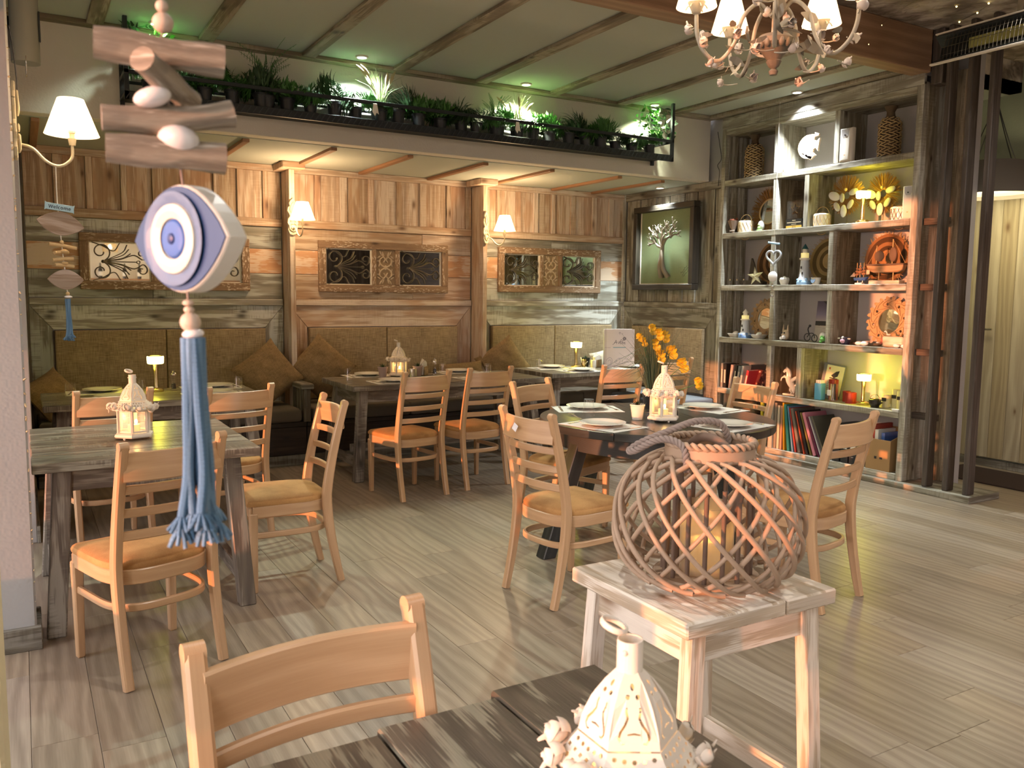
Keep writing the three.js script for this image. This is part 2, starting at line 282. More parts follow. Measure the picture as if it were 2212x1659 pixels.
M.rattan = std({ color: '#a28c76', roughness: .6 }); M.rattanDark = std({ color: '#6d5a4c', roughness: .7 });
M.leaf = phys({ color: '#3c6b2c', roughness: .5, side: THREE.DoubleSide }); M.leafDark = phys({ color: '#25421f', roughness: .6, side: THREE.DoubleSide });
M.leafBright = phys({ color: '#4d8f30', roughness: .4, side: THREE.DoubleSide });
M.grassBlade = phys({ color: '#5d6a3c', roughness: .6, side: THREE.DoubleSide }); M.plume = std({ color: '#b9aa86', roughness: .9 });
function canvasMat(w, h, draw, o = {}) {
  const c = document.createElement('canvas'); c.width = w; c.height = h; const x = c.getContext('2d'); draw(x, w, h);
  const t = new THREE.CanvasTexture(c); t.colorSpace = THREE.SRGBColorSpace; return std({ map: t, roughness: .6, ...o });
}
// uv 0..1 over the front face of a flat thing lying in x/y
function planeUV(g, w, h) { const p = g.attributes.position, uv = new Float32Array(p.count * 2); for (let i = 0; i < p.count; i++) { uv[2 * i] = p.getX(i) / w + .5; uv[2 * i + 1] = p.getY(i) / h + .5; } g.setAttribute('uv', new THREE.BufferAttribute(uv, 2)); return g; }
// ---------- the room ----------
camera.updateMatrixWorld(true); camera.updateProjectionMatrix();
const inView = (x, y, z, m = 1.04) => { const p = V(x, y, z).applyMatrix4(camera.matrixWorldInverse); if (p.z > -.1) return false; p.applyMatrix4(camera.projectionMatrix); return Math.abs(p.x) < m && Math.abs(p.y) < m; };
{ // floor: laminate boards running in z, 19.5 cm wide, in view singly, the rest joined
  const fl = structG('floor');
  part('subfloor', [box(-3, 8.2, -.12, -.011, -8.1, 3.2, 0)], std({ color: '#6a6056', roughness: .9 }), fl);
  const W = .195, L = 1.28, single = [], rest = [];
  for (let k = -8; k < 39; k++) {
    const x = -.03 + W * k + W / 2, off = rr(0, L);
    for (let z = -7.8 - off; z < 2.7; z += L) {
      const z0 = Math.max(z, -7.75), z1 = Math.min(z + L, 2.65); if (z1 - z0 < .08 || x < -1.5 || x > 7.5) continue;
      const seen = [[x, z0], [x, z1], [x, (z0 + z1) / 2], [x - W / 2, z1], [x + W / 2, z1]].some(([a, b]) => inView(a, 0, b)) && z1 > -7.3;
      (seen ? single : rest).push([x, z0, z1, Math.hypot(x, (z0 + z1) / 2)]);
    }
  }
  single.sort((a, b) => a[3] - b[3]); rest.push(...single.splice(280));
  const g = ([x, z0, z1]) => box(x - W / 2 + .0006, x + W / 2 - .0006, -.011, 0, z0 + .0006, z1 - .0006, .0012, 2);
  for (const p of single) part('floor_board', g(p), pick(M.floor), fl);
  part('far_floor_boards', rest.map(g), M.floor[0], fl).userData.kind = 'stuff';
}
const TOP = [2.135, 2.55], RAIL = [2.062, 2.135], MID = [1.418, 2.062], LOW = [1.36, 1.418], CUSH = [.5, 1.157];
const BAYS = [[.06, 2.07], [2.13, 3.992], [4.055, 5.93]];
{ // back wall with its boards
  const w = structG('wall_back');
  part('wall_core', [box(-.4, 6.5, -.02, 3.4, -7.95, -7.745, 0)], M.greyWall, w);
  BAYS.forEach(([x0, x1], bi) => {
    const up = M.warm, mid = bi === 1 ? [M.warm, M.orange, M.warm] : [M.grey, M.orange, M.grey], low = bi === 1 ? M.warm : M.grey;
    part('top_trim', [box(x0, x1, 2.55, 2.606, -7.745, -7.695, .004)], up[0], w);
    let x = x0, wide = rnd() > .5;
    while (x < x1 - .01) { const q = Math.min(x1, x + (wide ? rr(.15, .23) : rr(.045, .075))), a = x1 - q < .05 ? x1 : q; part(wide ? 'upright_board' : 'upright_batten', [box(x + .001, a - .001, TOP[0], TOP[1], -7.745, wide ? -7.722 - rnd() * .004 : -7.706 - rnd() * .004, .003, 1)], pick(up), w); x = a; wide = !wide; }
    part('upper_rail', [box(x0, x1, RAIL[0], RAIL[1], -7.745, -7.695, .005)], up[1], w);
    const ys = [MID[1], 1.866, 1.645, MID[0]];
    for (let r = 0; r < 3; r++) { let a = x0; while (a < x1 - .01) { let b = Math.min(x1, a + rr(.8, 1.5)); if (x1 - b < .35) b = x1; part('board', [box(a + .001, b - .001, ys[r + 1] + .0015, ys[r] - .0015, -7.745, -7.719 - rnd() * .004, .003)], pick(mid[r]), w); a = b; } }
    part('lower_rail', [box(x0, x1, LOW[0], LOW[1], -7.745, -7.69, .006)], low[0], w);
    // mitred surround of the upholstery
    const m = .165, yt = LOW[0], yb = .36;
    const mk = (pts, grain) => extr(pts, .03, .003, grain).translate(0, 0, -7.745);
    part('surround_board', mk([[x0 + .002, yt - .001], [x1 - .002, yt - .001], [x1 - m, CUSH[1] + .005], [x0 + m, CUSH[1] + .005]], 0), low[0], w);
    part('surround_board', mk([[x0, yt], [x0 + m - .002, CUSH[1] + .003], [x0 + m - .002, yb], [x0, yb]], 1), low[2], w);
    part('surround_board', mk([[x1, yt], [x1, yb], [x1 - m + .002, yb], [x1 - m + .002, CUSH[1] + .003]], 1), low[1], w);
  });
  part('corner_trim', [box(5.915, 5.95, .36, 2.606, -7.745, -7.69, .004, 1)], M.grey[0], w);
  for (const x of [2.1, 4.024]) { // partition posts with flat capitals
    const p = structG('post', [x, 0, -7.58]);
    part('post_shaft', [box(-.024, .024, .36, 2.55, -.14, .02, .003, 1)], M.warm[1], p);
    part('post_front', [box(-.024, .024, .36, 2.55, .0215, .11, .003, 1)], M.warm[0], p);
    part('capital', [box(-.1, .1, 2.55, 2.607, -.13, .19, .005, 0)], M.warm[2], p);
  }
}
{ // side wall of the nook, x = 5.95
  const w = structG('wall_right'), X = 5.95;
  part('wall_core', [box(X + .025, X + .3, -.02, 3.3, -7.95, -6.21, 0)], M.greyWall, w);
  let z = -7.69, wide = true;
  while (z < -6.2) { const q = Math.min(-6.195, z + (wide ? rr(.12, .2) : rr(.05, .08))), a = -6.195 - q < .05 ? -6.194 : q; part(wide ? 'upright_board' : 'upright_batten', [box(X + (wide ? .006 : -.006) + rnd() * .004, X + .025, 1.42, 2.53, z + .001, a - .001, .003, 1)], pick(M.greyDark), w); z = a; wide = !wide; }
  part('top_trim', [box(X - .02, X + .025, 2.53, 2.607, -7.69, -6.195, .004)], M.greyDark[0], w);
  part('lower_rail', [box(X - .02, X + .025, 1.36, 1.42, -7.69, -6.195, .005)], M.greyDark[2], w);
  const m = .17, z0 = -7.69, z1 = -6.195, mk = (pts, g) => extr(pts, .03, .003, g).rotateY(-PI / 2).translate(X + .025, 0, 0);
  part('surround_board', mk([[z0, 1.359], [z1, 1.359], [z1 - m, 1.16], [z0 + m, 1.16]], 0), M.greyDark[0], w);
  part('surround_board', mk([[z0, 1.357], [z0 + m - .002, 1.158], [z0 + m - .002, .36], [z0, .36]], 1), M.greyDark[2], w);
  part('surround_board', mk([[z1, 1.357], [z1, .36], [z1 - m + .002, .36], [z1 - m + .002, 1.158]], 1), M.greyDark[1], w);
}
// bulkhead over the nook and the nook's own ceiling with battens
struct('soffit', [box(-.6, 5.945, 2.612, 3.26, -7.95, -6.38, .004)], M.white);
{ const c = structG('ceiling_nook');
  part('ceiling_board', [box(-.4, 5.93, 2.607, 2.6115, -7.74, -6.5, .001)], M.ceil, c);
  for (const x of [.14, .85, 1.5, 2.17, 2.815, 3.515, 4.195, 4.955, 5.475]) part('batten', [box(x - .025, x + .025, 2.582, 2.607, -7.69, -6.52, .003, 2)], M.battenWarm, c); }
{ // main ceiling with battens, edge trims and the cross beam
  const c = structG('ceiling_main');
  part('ceiling_board', [box(-1.6, 7.6, 3.22, 3.3, -6.378, -4.2, .0)], M.ceil, c);
  for (const x of [-.2, .5, 1.19, 1.91, 2.62, 3.34, 4.06, 4.78, 5.45]) part('batten', [box(x - .05, x + .05, 3.195, 3.22, -6.29, -4.2, .003, 2)], M.batten, c);
  part('edge_batten', [box(-.6, 5.93, 3.19, 3.22, -6.38, -6.292, .003, 0)], M.batten, c);
  part('edge_batten', [box(5.84, 5.945, 3.187, 3.22, -6.29, -4.2, .003, 2)], M.batten, c);
  part('cross_beam', [box(-1.6, 5.94, 3.155, 3.46, -4.198, -4.05, .006, 0)], M.beam, c);
}
struct('ceiling_front', [box(-1.6, 7.6, 3.46, 3.6, -4.2, 2.8, 0), box(5.945, 7.6, 3.22, 3.6, -4.3, -4.2, 0)], M.rock);
// pillars on the left, open to the glazed terrace
function pillar(n, x0, x1, z0, z1, mat, base = true) {
  const p = structG('pillar'); part('pillar_body', [box(x0, x1, 0, 3.46, z0, z1, .008)], mat, p);
  if (base) part('baseboard', [box(x0, x1 + .018, 0, .1, z0 - .018, z1 + .018, .004)], M.greyDark[1], p);
  return p;
}
{ const p = pillar(1, -.55, .004, -4.1, -3.88, M.pillar);
  // knocked plaster along the front corner
  const g = []; for (let y = .2; y < 2.9; y += rr(.01, .09)) g.push(at(new THREE.IcosahedronGeometry(rr(.0015, .0045), 0), .002, y, -3.881, rnd() * 3, rnd() * 3, 0, [1, rr(1, 3), 1]));
  part('plaster_crumbs', g, M.cream, p).userData.kind = 'stuff'; }
pillar(0, -.6, -.068, -2.3, -1.95, M.cream, false);
{ const p = structG('wall_left'); part('wall_core', [box(-.45, .03, 0, 2.62, -7.745, -5.57, .004)], M.greyWall, p);
  part('corner_board', [box(.03, .056, .36, 2.606, -7.74, -7.3, .003, 1)], M.slat, p);
  part('baseboard', [box(.03, .048, 0, .1, -7.1, -5.555, .003)], M.greyDark[0], p); }
{ // outer walls with window openings (outside the frame)
  const w = structG('wall_outer'), T = .16, X = -1.5, parts = [];
  const xw = (z0, z1, y0, y1) => parts.push(box(X - T, X, y0, y1, z0, z1, 0));
  xw(-8, -5.75, 0, 3.6); xw(-3.0, -2.0, 0, 3.6); xw(-1.53, -1.25, 0, 3.6); xw(1.6, 2.8, 0, 3.6);
  xw(-5.75, -3.0, 0, .38); xw(-5.75, -3.0, 2.62, 3.6); xw(-5.75, -3.8, 1.22, 2.62); xw(-2.0, 1.6, 0, .3); xw(-2.0, 1.6, 2.62, 3.6);
  parts.push(box(-1.66, -.4, 0, 3.6, -8, -7.75, 0), box(-1.66, .03, 2.62, 3.6, -8, -6.38, 0));
  // rear wall
  const zw = (x0, x1, y0, y1) => parts.push(box(x0, x1, y0, y1, 2.65, 2.8, 0));
  zw(-1.66, 4.2, 0, 3.6); zw(4.2, 5.6, 2.7, 3.6); zw(4.2, 5.6, 0, .25);
  parts.push(box(6.4, 7.7, 0, 3.6, -8, -5.25, 0), box(7.52, 7.7, 0, 3.6, -5.3, -2.2, 0));
  part('wall_core', parts, M.greyWall, w);
  part('dark_panelling', [box(5.6, 7.7, 0, 3.6, 2.65, 2.8, 0), box(7.52, 7.7, 0, 3.6, -2.2, 2.65, 0)], M.slat, w);
  const fr = []; for (const z of [-4.95, -4.3, -3.45]) fr.push(box(X - .1, X - .04, .38, 2.62, z - .025, z + .025, .002));
  for (const z of [-.3, .7]) fr.push(box(X - .1, X - .04, .3, 2.62, z - .03, z + .03, .002));
  fr.push(box(X - .1, X - .04, .905, 1.0, -1.25, -.3, .002));
  for (const x of [4.9]) fr.push(box(x - .03, x + .03, .25, 2.7, 2.68, 2.74, .002));
  part('window_frame', fr, M.dark, w);
}
struct('ground', [box(-40, 40, -.4, -.13, -30, 40, 0)], std({ color: '#6d6a66', roughness: .95 }));
// ---------- upholstered benches along the walls ----------
const puff = (w, h, d, r = .02) => { // soft slab, centred
  const g = flat(new THREE.SphereGeometry(1, 28, 20)); const p = g.attributes.position, v = V(), e = (t, k) => Math.sign(t) * Math.pow(Math.abs(t), k);
  for (let i = 0; i < p.count; i++) { v.fromBufferAttribute(p, i); p.setXYZ(i, e(v.x, .12) * w / 2, e(v.y, .12) * h / 2, e(v.z, .42) * d / 2); }
  return toCreasedNormals(boxUV(g, 0), .7);
};
const rslab = (w, h, d, b = .018) => { const s = new THREE.Shape(), x = w / 2 - b, y = h / 2 - b; s.moveTo(-x, -y - b + b); s.lineTo(x, -y); s.lineTo(x, y); s.lineTo(-x, y); s.lineTo(-x, -y);
  const g = flat(new THREE.ExtrudeGeometry(s, { depth: d - 2 * b, bevelEnabled: true, bevelThickness: b, bevelSize: b, bevelSegments: 3 })); g.translate(0, 0, -(d - 2 * b) / 2); return toCreasedNormals(boxUV(g, 0), .6); };
{
  const B = [[.06, 2.1], [2.1, 4.024], [4.024, 5.95]];
  const lab = ['bench section under the ornate mirror with bottles reflected, nearest the left wall', 'middle bench section between the two wooden posts with burlap back panels', 'bench section between the second post and the corner, behind the menu card'];
  B.forEach(([x0, x1], i) => {
    const t = thing('upholstered_bench', lab[i], 'bench', [(x0 + x1) / 2, 0, -7.4]), w = (x1 - x0) / 2, b = BAYS[i], cx = (x0 + x1) / 2;
    part('base_panel', [box(-w + .003, w - .003, .09, .33, -.3, .275, .003, 0)], M.benchW[0], t);
    part('kick_board', [box(-w + .003, w - .003, 0, .088, -.3, .29, .003, 0)], M.greyDark[1], t);
    part('front_rail', [box(-w + .003, w - .003, .331, .372, -.3, .29, .005, 0)], M.benchW[1], t);
    const x = [b[0] - cx + .02, (b[0] + b[1]) / 2 - cx, b[1] - cx - .02];
    for (let k = 0; k < 2; k++) part('seat_cushion', [at(rslab(x[k + 1] - x[k] - .006, .62, .12, .03), (x[k] + x[k + 1]) / 2, .432, -.01, PI / 2)], M.benchCush, t);
    const m = .168, y = [b[0] + m - cx, (b[0] + b[1]) / 2 - cx, b[1] - m - cx];
    for (let k = 0; k < 2; k++) part('back_panel', [at(rslab(y[k + 1] - y[k] - .004, .66, .07, .014), (y[k] + y[k + 1]) / 2, .826, -.30)], M.burlap, t);
  });
  // short bench along the side wall
  const t = thing('upholstered_bench', 'short bench with a pale grey blue seat under the framed tree picture', 'bench', [5.62, 0, -6.7]);
  part('base_panel', [box(-.26, .325, 0, .33, -.4, .5, .003, 2)], M.greyDark[0], t);
  part('front_rail', [box(-.28, .325, .331, .372, -.4, .5, .005, 2)], M.greyDark[2], t);
  part('seat_cushion', [at(rslab(.6, .9, .1, .03), .02, .425, .05, PI / 2)], M.sideCush, t);
  part('back_panel', [at(rslab(1.14, .66, .05, .014), .315, .826, -.24, 0, PI / 2)], M.burlap, t);
  // open-slatted wooden arms
  [[2.1, 'slatted wooden armrest with a flat top between the two leaning pillows'], [4.024, 'slatted wooden armrest behind the lying pillow beside the second post']].forEach(([x, l]) => {
    const a = thing('bench_armrest', l, 'armrest', [x, 0, -7.28]);
    part('arm_top', [box(-.055, .055, .655, .7, -.17, .2, .006, 2)], M.greyDark[0], a);
    for (const z of [-.14, -.04, .06, .16]) part('arm_slat', [box(-.03, .03, .372, .654, z - .02, z + .02, .003, 1)], M.greyDark[1], a);
  });
  // burlap pillows
  const pil = (w, h, d) => { const n = 20, g = new THREE.PlaneGeometry(w, h, n, n), f = []; for (const s of [1, -1]) { const q = g.clone(), p = q.attributes.position; for (let i = 0; i < p.count; i++) { const u = p.getX(i) / w * 2, v = p.getY(i) / h * 2, k = Math.pow(Math.max(0, (1 - Math.pow(Math.abs(u), 3.2)) * (1 - Math.pow(Math.abs(v), 3.2))), .55), pin = 1 - .07 * (1 - Math.abs(u) ** 4) * Math.abs(v) ** 2 - .07 * (1 - Math.abs(v) ** 4) * Math.abs(u) ** 2; p.setXYZ(i, p.getX(i) * pin, p.getY(i) * pin, s * (k * d / 2 + .004 * Math.sin(9 * u + 5 * v) * k)); } const r = s > 0 ? q : (() => { const ix = q.index.array; for (let i = 0; i < ix.length; i += 3) { const t = ix[i]; ix[i] = ix[i + 1]; ix[i + 1] = t; } return q; })(); r.computeVertexNormals(); f.push(r); } return f; };
  const P = (l, w, h, d, pos, rot, mat = M.pillow) => { const m = solo('pillow', l, 'pillow', pil(w, h, d), mat); m.position.set(...pos); m.rotation.set(...rot); m.rotation.order = 'ZYX'; return m; };
  P('burlap pillow standing on its corner in front of the first post, left of the armrest', .46, .46, .15, [1.85, .77, -7.42], [-.25, .12, .62]);
  P('burlap pillow leaning in the corner right of the armrest, behind the tall water glass', .46, .46, .15, [2.33, .8, -7.44], [-.22, -.1, .84]);
  P('burlap pillow lying flat on its side left of the second post', .5, .32, .16, [3.76, .66, -7.42], [-.3, .05, .05]);
  P('upright burlap pillow wedged right of the second post', .44, .44, .15, [4.22, .78, -7.42], [-.2, -.35, .66]);
  P('pale cream pillow half hidden behind the standing menu card', .44, .42, .16, [5.55, .72, -7.35], [-.25, -.3, .3], M.paleCloth);
  P('olive pillow in the dark left end of the bench beside the wall', .4, .4, .14, [.2, .66, -7.3], [-.2, .8, .5]);
}
// ---------- tables ----------
// trestle table: planked top, aprons, splayed legs, low stretchers. size w (x) by d (z)
function trestle(label, pos, w, d, { nPl = 5, mats = M.top, legM = M.leg, H = .76, along = 0, th = .042, leg = .075, splay = .05, group } = {}) {
  const t = thing('wooden_table', label, 'table', pos, 0, group), X = w / 2, Z = d / 2;
  const span = along ? w : d;
  for (let k = 0; k < nPl; k++) {
    const a = -span / 2 + span * k / nPl, b = a + span / nPl - .0022;
    part('plank', [along ? box(a, b, H - th, H, -Z + rr(0, .006), Z - rr(0, .006), .0035, 2) : box(-X + rr(0, .004), X - rr(0, .004), H - th, H, a, b, .0035, 0)], mats[k % mats.length], t);
  }
  const ax = X - .09, az = Z - .09, ah = .1;
  part('apron', [box(-ax, ax, H - th - ah, H - th, az - .025, az, .003)], legM[0], t); part('apron', [box(-ax, ax, H - th - ah, H - th, -az, -az + .025, .003)], legM[1], t);
  part('apron', [box(-ax, -ax + .025, H - th - ah, H - th, -az + .026, az - .026, .003)], legM[1], t); part('apron', [box(ax - .025, ax, H - th - ah, H - th, -az + .026, az - .026, .003)], legM[0], t);
  for (const sx of [-1, 1]) for (const sz of [-1, 1]) {
    const g = bx(leg, H - th, leg, .005, 1); warp(g, (v) => { const k = .5 - v.y / (H - th); v.x += sx * splay * k; v.z += sz * splay * k; v.y += (H - th) / 2; });
    part('leg', [boxUV(g, 1).translate(sx * (ax - leg / 2 + .012), 0, sz * (az - leg / 2 + .012))], legM[sx > 0 ? 0 : 1], t);
  }
  const sy = .14, e = splay * .8;
  for (const sx of [-1, 1]) part('side_stretcher', [box(sx * (ax - .03 + e) - .02, sx * (ax - .03 + e) + .02, sy - .035, sy + .035, -az + .03, az - .03, .003, 2)], legM[1], t);
  part('long_stretcher', [box(-ax + .02, ax - .02, sy + .036, sy + .1, -.02, .02, .003, 0)], legM[0], t);
  return t;
}
trestle('limed plank table carrying only the white lantern, pushed against the left pillar', [.475, 0, -4.45], .93, 1.05, { nPl: 5 });
trestle('long plank table laid at the far left, carrying a glowing lamp', [.785, 0, -6.31], 1.38, .78, { nPl: 5, splay: .07 });
trestle('plank table laid under the middle mirror, with a lantern and napkins', [3.08, 0, -6.6], 1.77, .8, { nPl: 5, splay: .07 });
trestle('plank table in the right corner holding the standing menu card', [4.88, 0, -6.83], 1.38, .72, { nPl: 5, splay: .06 });
{ // round table, dark stained boards
  const t = thing('round_table', 'large round dark stained plank table with a glossy top, laid for four', 'table', [3.282, 0, -3.916]), r = .696, H = .75, n = 6;
  for (let k = 0; k < n; k++) {
    const a = -r + 2 * r * k / n + (k ? .002 : 0), b = -r + 2 * r * (k + 1) / n - .002, pts = [];
    for (let i = 0; i <= 14; i++) { const x = lerp(a, b, i / 14); pts.push([x, -Math.sqrt(Math.max(1e-5, r * r - x * x))]); }
    for (let i = 14; i >= 0; i--) { const x = lerp(a, b, i / 14); pts.push([x, Math.sqrt(Math.max(1e-5, r * r - x * x))]); }
    part('plank', [extr(pts, .045, .004, 1).rotateX(-PI / 2).rotateY(-.28).translate(0, H - .045, 0)], M.dark, t);
  }
  part('apron', [cyl(r - .1, r - .1, .1, 40, true).translate(0, H - .1, 0), cyl(r - .1, r - .1, .001, 40).translate(0, H - .15, 0)], std({ map: M.darkT.map, roughness: .5, side: THREE.DoubleSide }), t);
  for (const a of [PI, PI / 2, 0, -PI / 2]) { const g = bx(.085, H - .05, .085, .005, 1); warp(g, (v) => { const k = .5 - v.y / (H - .05); v.y += (H - .05) / 2; v.x += .24 * k * Math.cos(a); v.z += .24 * k * Math.sin(a); }); part('leg', [g.translate(.53 * Math.cos(a), 0, .53 * Math.sin(a))], M.dark, t); }
}
{ // foreground table: dark weathered boards running in z, x .25 .. .95
  const t = thing('wooden_table', 'dark weathered plank table in the foreground with brush-worn paint', 'table', [.482, 0, -.78]);
  for (const [a, b, z] of [[-.465, -.236, -.475], [-.232, -.002, -.47], [.002, .229, -.49], [.233, .468, -.517]]) part('plank', [box(a, b, .715, .75, z, .5, .004, 2)], M.fg[a < -.3 ? 2 : a < 0 ? 1 : 0], t);
  part('apron', [box(-.4, .4, .62, .714, -.42, -.395, .003)], M.leg[0], t); part('apron', [box(.375, .4, .62, .714, -.394, .42, .003)], M.leg[0], t); part('apron', [box(-.4, -.375, .62, .714, -.394, .42, .003)], M.leg[0], t);
  for (const sx of [-1, 1]) for (const z of [-.39, .42]) part('leg', [box(sx * .38 - .035, sx * .38 + .035, 0, .714, z - .035, z + .035, .004, 1)], M.leg[1], t);
}
{ // white washed small table with the rattan lantern, top .70
  const H = .7, x0 = 1.333, x1 = 1.858, z0 = -1.94, z1 = -1.452, cx = (x0 + x1) / 2, cz = (z0 + z1) / 2, X = (x1 - x0) / 2, Z = (z1 - z0) / 2;
  const t = thing('side_table', 'small white-washed wooden side table under the big rattan lantern', 'table', [cx, 0, cz]);
  for (const [a, b] of [[-X, X - .19], [X - .187, X]]) part('plank', [box(a, b, H - .042, H, -Z, Z + rr(-.003, .003), .0045, 2)], M.stool[a < -.1 ? 0 : 1], t);
  const ax = X - .05, az = Z - .035;
  part('apron', [box(-ax + .02, ax - .02, H - .13, H - .042, az - .03, az - .008, .002)], M.stool[0], t); part('apron', [box(-ax + .02, ax - .02, H - .13, H - .042, -az + .008, -az + .03, .002)], M.stool[1], t);
  part('apron', [box(-ax, -ax + .022, H - .13, H - .042, -az, az, .002)], M.stool[0], t); part('apron', [box(ax - .022, ax, H - .13, H - .042, -az, az, .002)], M.stool[1], t);
  for (const sx of [-1, 1]) for (const sz of [-1, 1]) { const h = H - .042, g = bx(.05, h, .042, .003, 1); warp(g, (v) => { const k = .5 - v.y / h; v.y += h / 2; v.x += sx * .035 * k; v.z += sz * .02 * k; }); part('leg', [g.translate(sx * (ax - .012), 0, sz * (az - .012))], M.stool[sx > 0 ? 1 : 0], t); }
  for (const sx of [-1, 1]) part('stretcher', [box(sx * (ax + .014) - .012, sx * (ax + .014) + .012, .08, .155, -az + .01, az - .01, .002, 2)], M.stool[1], t);
}
// ---------- ladder-back chairs ----------
// local: seat faces +z, back posts at z = 0
const chair0 = (() => {
  const t = thing('ladder_back_chair', '', 'chair');
  const zb = (y) => y < .44 ? -.072 * Math.pow(1 - y / .44, 1.5) : -.1 * Math.pow((y - .44) / .48, 1.35);
  const px = .19;
  for (const s of [-1, 1]) {
    const path = []; for (let i = 0; i <= 18; i++) { const y = .918 * i / 18; path.push(V(s * px, y, zb(y))); }
    const sc = (k) => [1, k < .45 ? lerp(.78, 1.12, k / .45) : lerp(1.12, .8, (k - .45) / .55)];
    const top = sweep(path, rectProf(.034, .044, .006), V(0, 0, 1), { scale: sc, crease: .5 });
    // rounded top end
    const e = path[18], cap = flat(new THREE.CylinderGeometry(.0174, .0174, .0332, 14, 1)).rotateZ(PI / 2);
    part('back_post', [top, cap.translate(e.x, e.y, e.z)], M.beech, t);
    const g = bx(.04, .4, .04, .005, 1); warp(g, (v) => { const k = clamp(.5 - v.y / .4); v.x *= 1 - .28 * k; v.z *= 1 - .28 * k; v.y += .2; });
    part('front_leg', [g.translate(s * .192, 0, .365)], M.beech, t);
  }
  const hoop = (w, d0, z1, n = 26) => { const p = []; for (let i = 0; i <= n; i++) { const a = PI * i / n, c = Math.cos(a), s = Math.max(0, Math.sin(a)); p.push(V(-Math.sign(c) * w * Math.pow(Math.abs(c), .62), 0, d0 - (d0 + .022) * Math.pow(s, .62))); } p.unshift(V(-w, 0, z1)); p.push(V(w, 0, z1)); return p; };
  part('seat_frame', [sweep(hoop(.198, .2, .37).map((v) => v.setY(.405)), rectProf(.02, .058, .004), V(0, 1, 0)), box(-.2, .2, .378, .434, .362, .384, .004)], M.beech, t);
  part('stretcher', [sweep(hoop(.192, .2, .365).map((v) => v.setY(.285)), rectProf(.018, .03, .004), V(0, 1, 0))], M.beech, t);
  // seat pad
  const pad = []; const out = hoop(.207, .2, .36); out.push(V(.2, 0, .393), V(-.2, 0, .393));
  const n = out.length, c = V(0, 0, .19), rows = [[1, .434], [1.01, .446], [.985, .458], [.93, .468], [.7, .478], [.35, .483], [0, .485]], tri = [];
  const pt = (i, k) => { const q = out[i % n].clone().sub(c).multiplyScalar(rows[k][0]).add(c); q.y = rows[k][1]; return q; };
  for (let k = 0; k < rows.length - 1; k++) for (let i = 0; i < n; i++) { const A = pt(i, k), B = pt(i + 1, k), C = pt(i + 1, k + 1), D = pt(i, k + 1); tri.push(...A.toArray(), ...B.toArray(), ...C.toArray(), ...A.toArray(), ...C.toArray(), ...D.toArray()); }
  part('seat_pad', [toCreasedNormals(fromTris(tri), 1)], M.suede, t);
  const rail = (y, h, sag, th, name) => { const p = []; for (let i = 0; i <= 14; i++) { const x = lerp(-.186, .186, i / 14); p.push(V(x, y, zb(y) - .004 - sag * (1 - (x / .186) ** 2))); } part(name, [sweep(p, rectProf(th, h, .004), V(0, 1, .12))], M.beech, t); };
  rail(.84, .108, .034, .02, 'top_rail'); rail(.752, .034, .032, .016, 'back_slat'); rail(.662, .034, .03, .016, 'back_slat'); rail(.572, .036, .027, .016, 'back_slat');
  return t;
})();
{ // [label, back-centre x, z at the top of the back, direction faced (x, z)]
  const C = [
    ['ladder-back chair drawn up to the near long side of the lantern table, back to us', .475, -3.325, -.3, -.93],
    ['ladder-back chair at the left end of the far left table, behind the white lantern', .43, -5.13, -.14, -.99],
    ['ladder-back chair mostly behind the blue tassel, at the far left table', 1.1, -5.06, -.2, -.98],
    ['ladder-back chair standing sideways to the right of the lantern table', 1.405, -4.29, -1, -.03],
    ['ladder-back chair at the left of the near side of the middle table', 2.49, -5.48, -.17, -.985],
    ['ladder-back chair at the right of the near side of the middle table', 3.06, -5.58, -.12, -.99],
    ['ladder-back chair with a small sticker on its top rail, left of the round table', 2.065, -3.4, 1, -.12],
    ['ladder-back chair on the far left side of the round table, facing us', 2.84, -4.63, .37, .93],
    ['ladder-back chair at the corner table, standing before the menu card', 4.18, -5.4, .02, -1],
    ['ladder-back chair at the corner table, half hidden by the yellow flowers', 5.03, -5.74, -.1, -1],
    ['ladder-back chair between the round table and the shelf, lit orange on its top rail', 4.2, -4.01, -1, -.1],
    ['ladder-back chair nearest us at the round table, right of the rattan lantern', 3.375, -2.585, -.2, -.98],
    ['ladder-back chair in the near foreground, only its back above the dark table', .397, -1.335, .08, 1]];
  C.forEach(([l, x, z, dx, dz], i) => {
    const a = Math.atan2(dx, dz), o = i ? copy(chair0, [0, 0, 0], a, l) : chair0; o.rotation.y = a; o.userData.label = l;
    o.position.set(x + .095 * Math.sin(a), 0, z + .095 * Math.cos(a));
    if (i === 6) { const s = part('sticker', [box(-.018, .018, -.016, .016, -.0006, .0006, 0)], std({ color: '#e8e6ea', roughness: .5 }), o); s.position.set(.03, .848, -.145); s.rotation.set(.2, 0, .4); }
  });
}
// ---------- lights of the room ----------
function downlight(label, x, y, z, col, power, tx = x, tz = z, ang = .75) {
  const t = thing('ceiling_spotlight', label, 'ceiling light', [x, y, z]);
  part('trim_ring', [new THREE.TorusGeometry(.04, .008, 8, 28).rotateX(PI / 2)], M.enamel, t);
  part('lens', [cyl(.034, .034, .006, 24).translate(0, -.002, 0)], std({ color: '#000', emissive: new THREE.Color().setRGB(...col), emissiveIntensity: 8 }), t);
  const L = new THREE.SpotLight(new THREE.Color().setRGB(...col), power, 0, ang, .7, 2); L.position.set(x, y - .03, z); L.target.position.set(tx, 0, tz); L.castShadow = true; L.shadow.radius = 1.5; scene.add(L, L.target);
}
downlight('green-white ceiling spot above the left end of the planter', .851, 3.214, -6.13, [.8, 1, .82], 22, .86, -6.13, 1.1);
downlight('white ceiling spot over the middle of the planter, left of the tall feathery grass', 2.267, 3.214, -6.15, [.86, 1, .95], 24, 2.27, -6.15, 1.1);
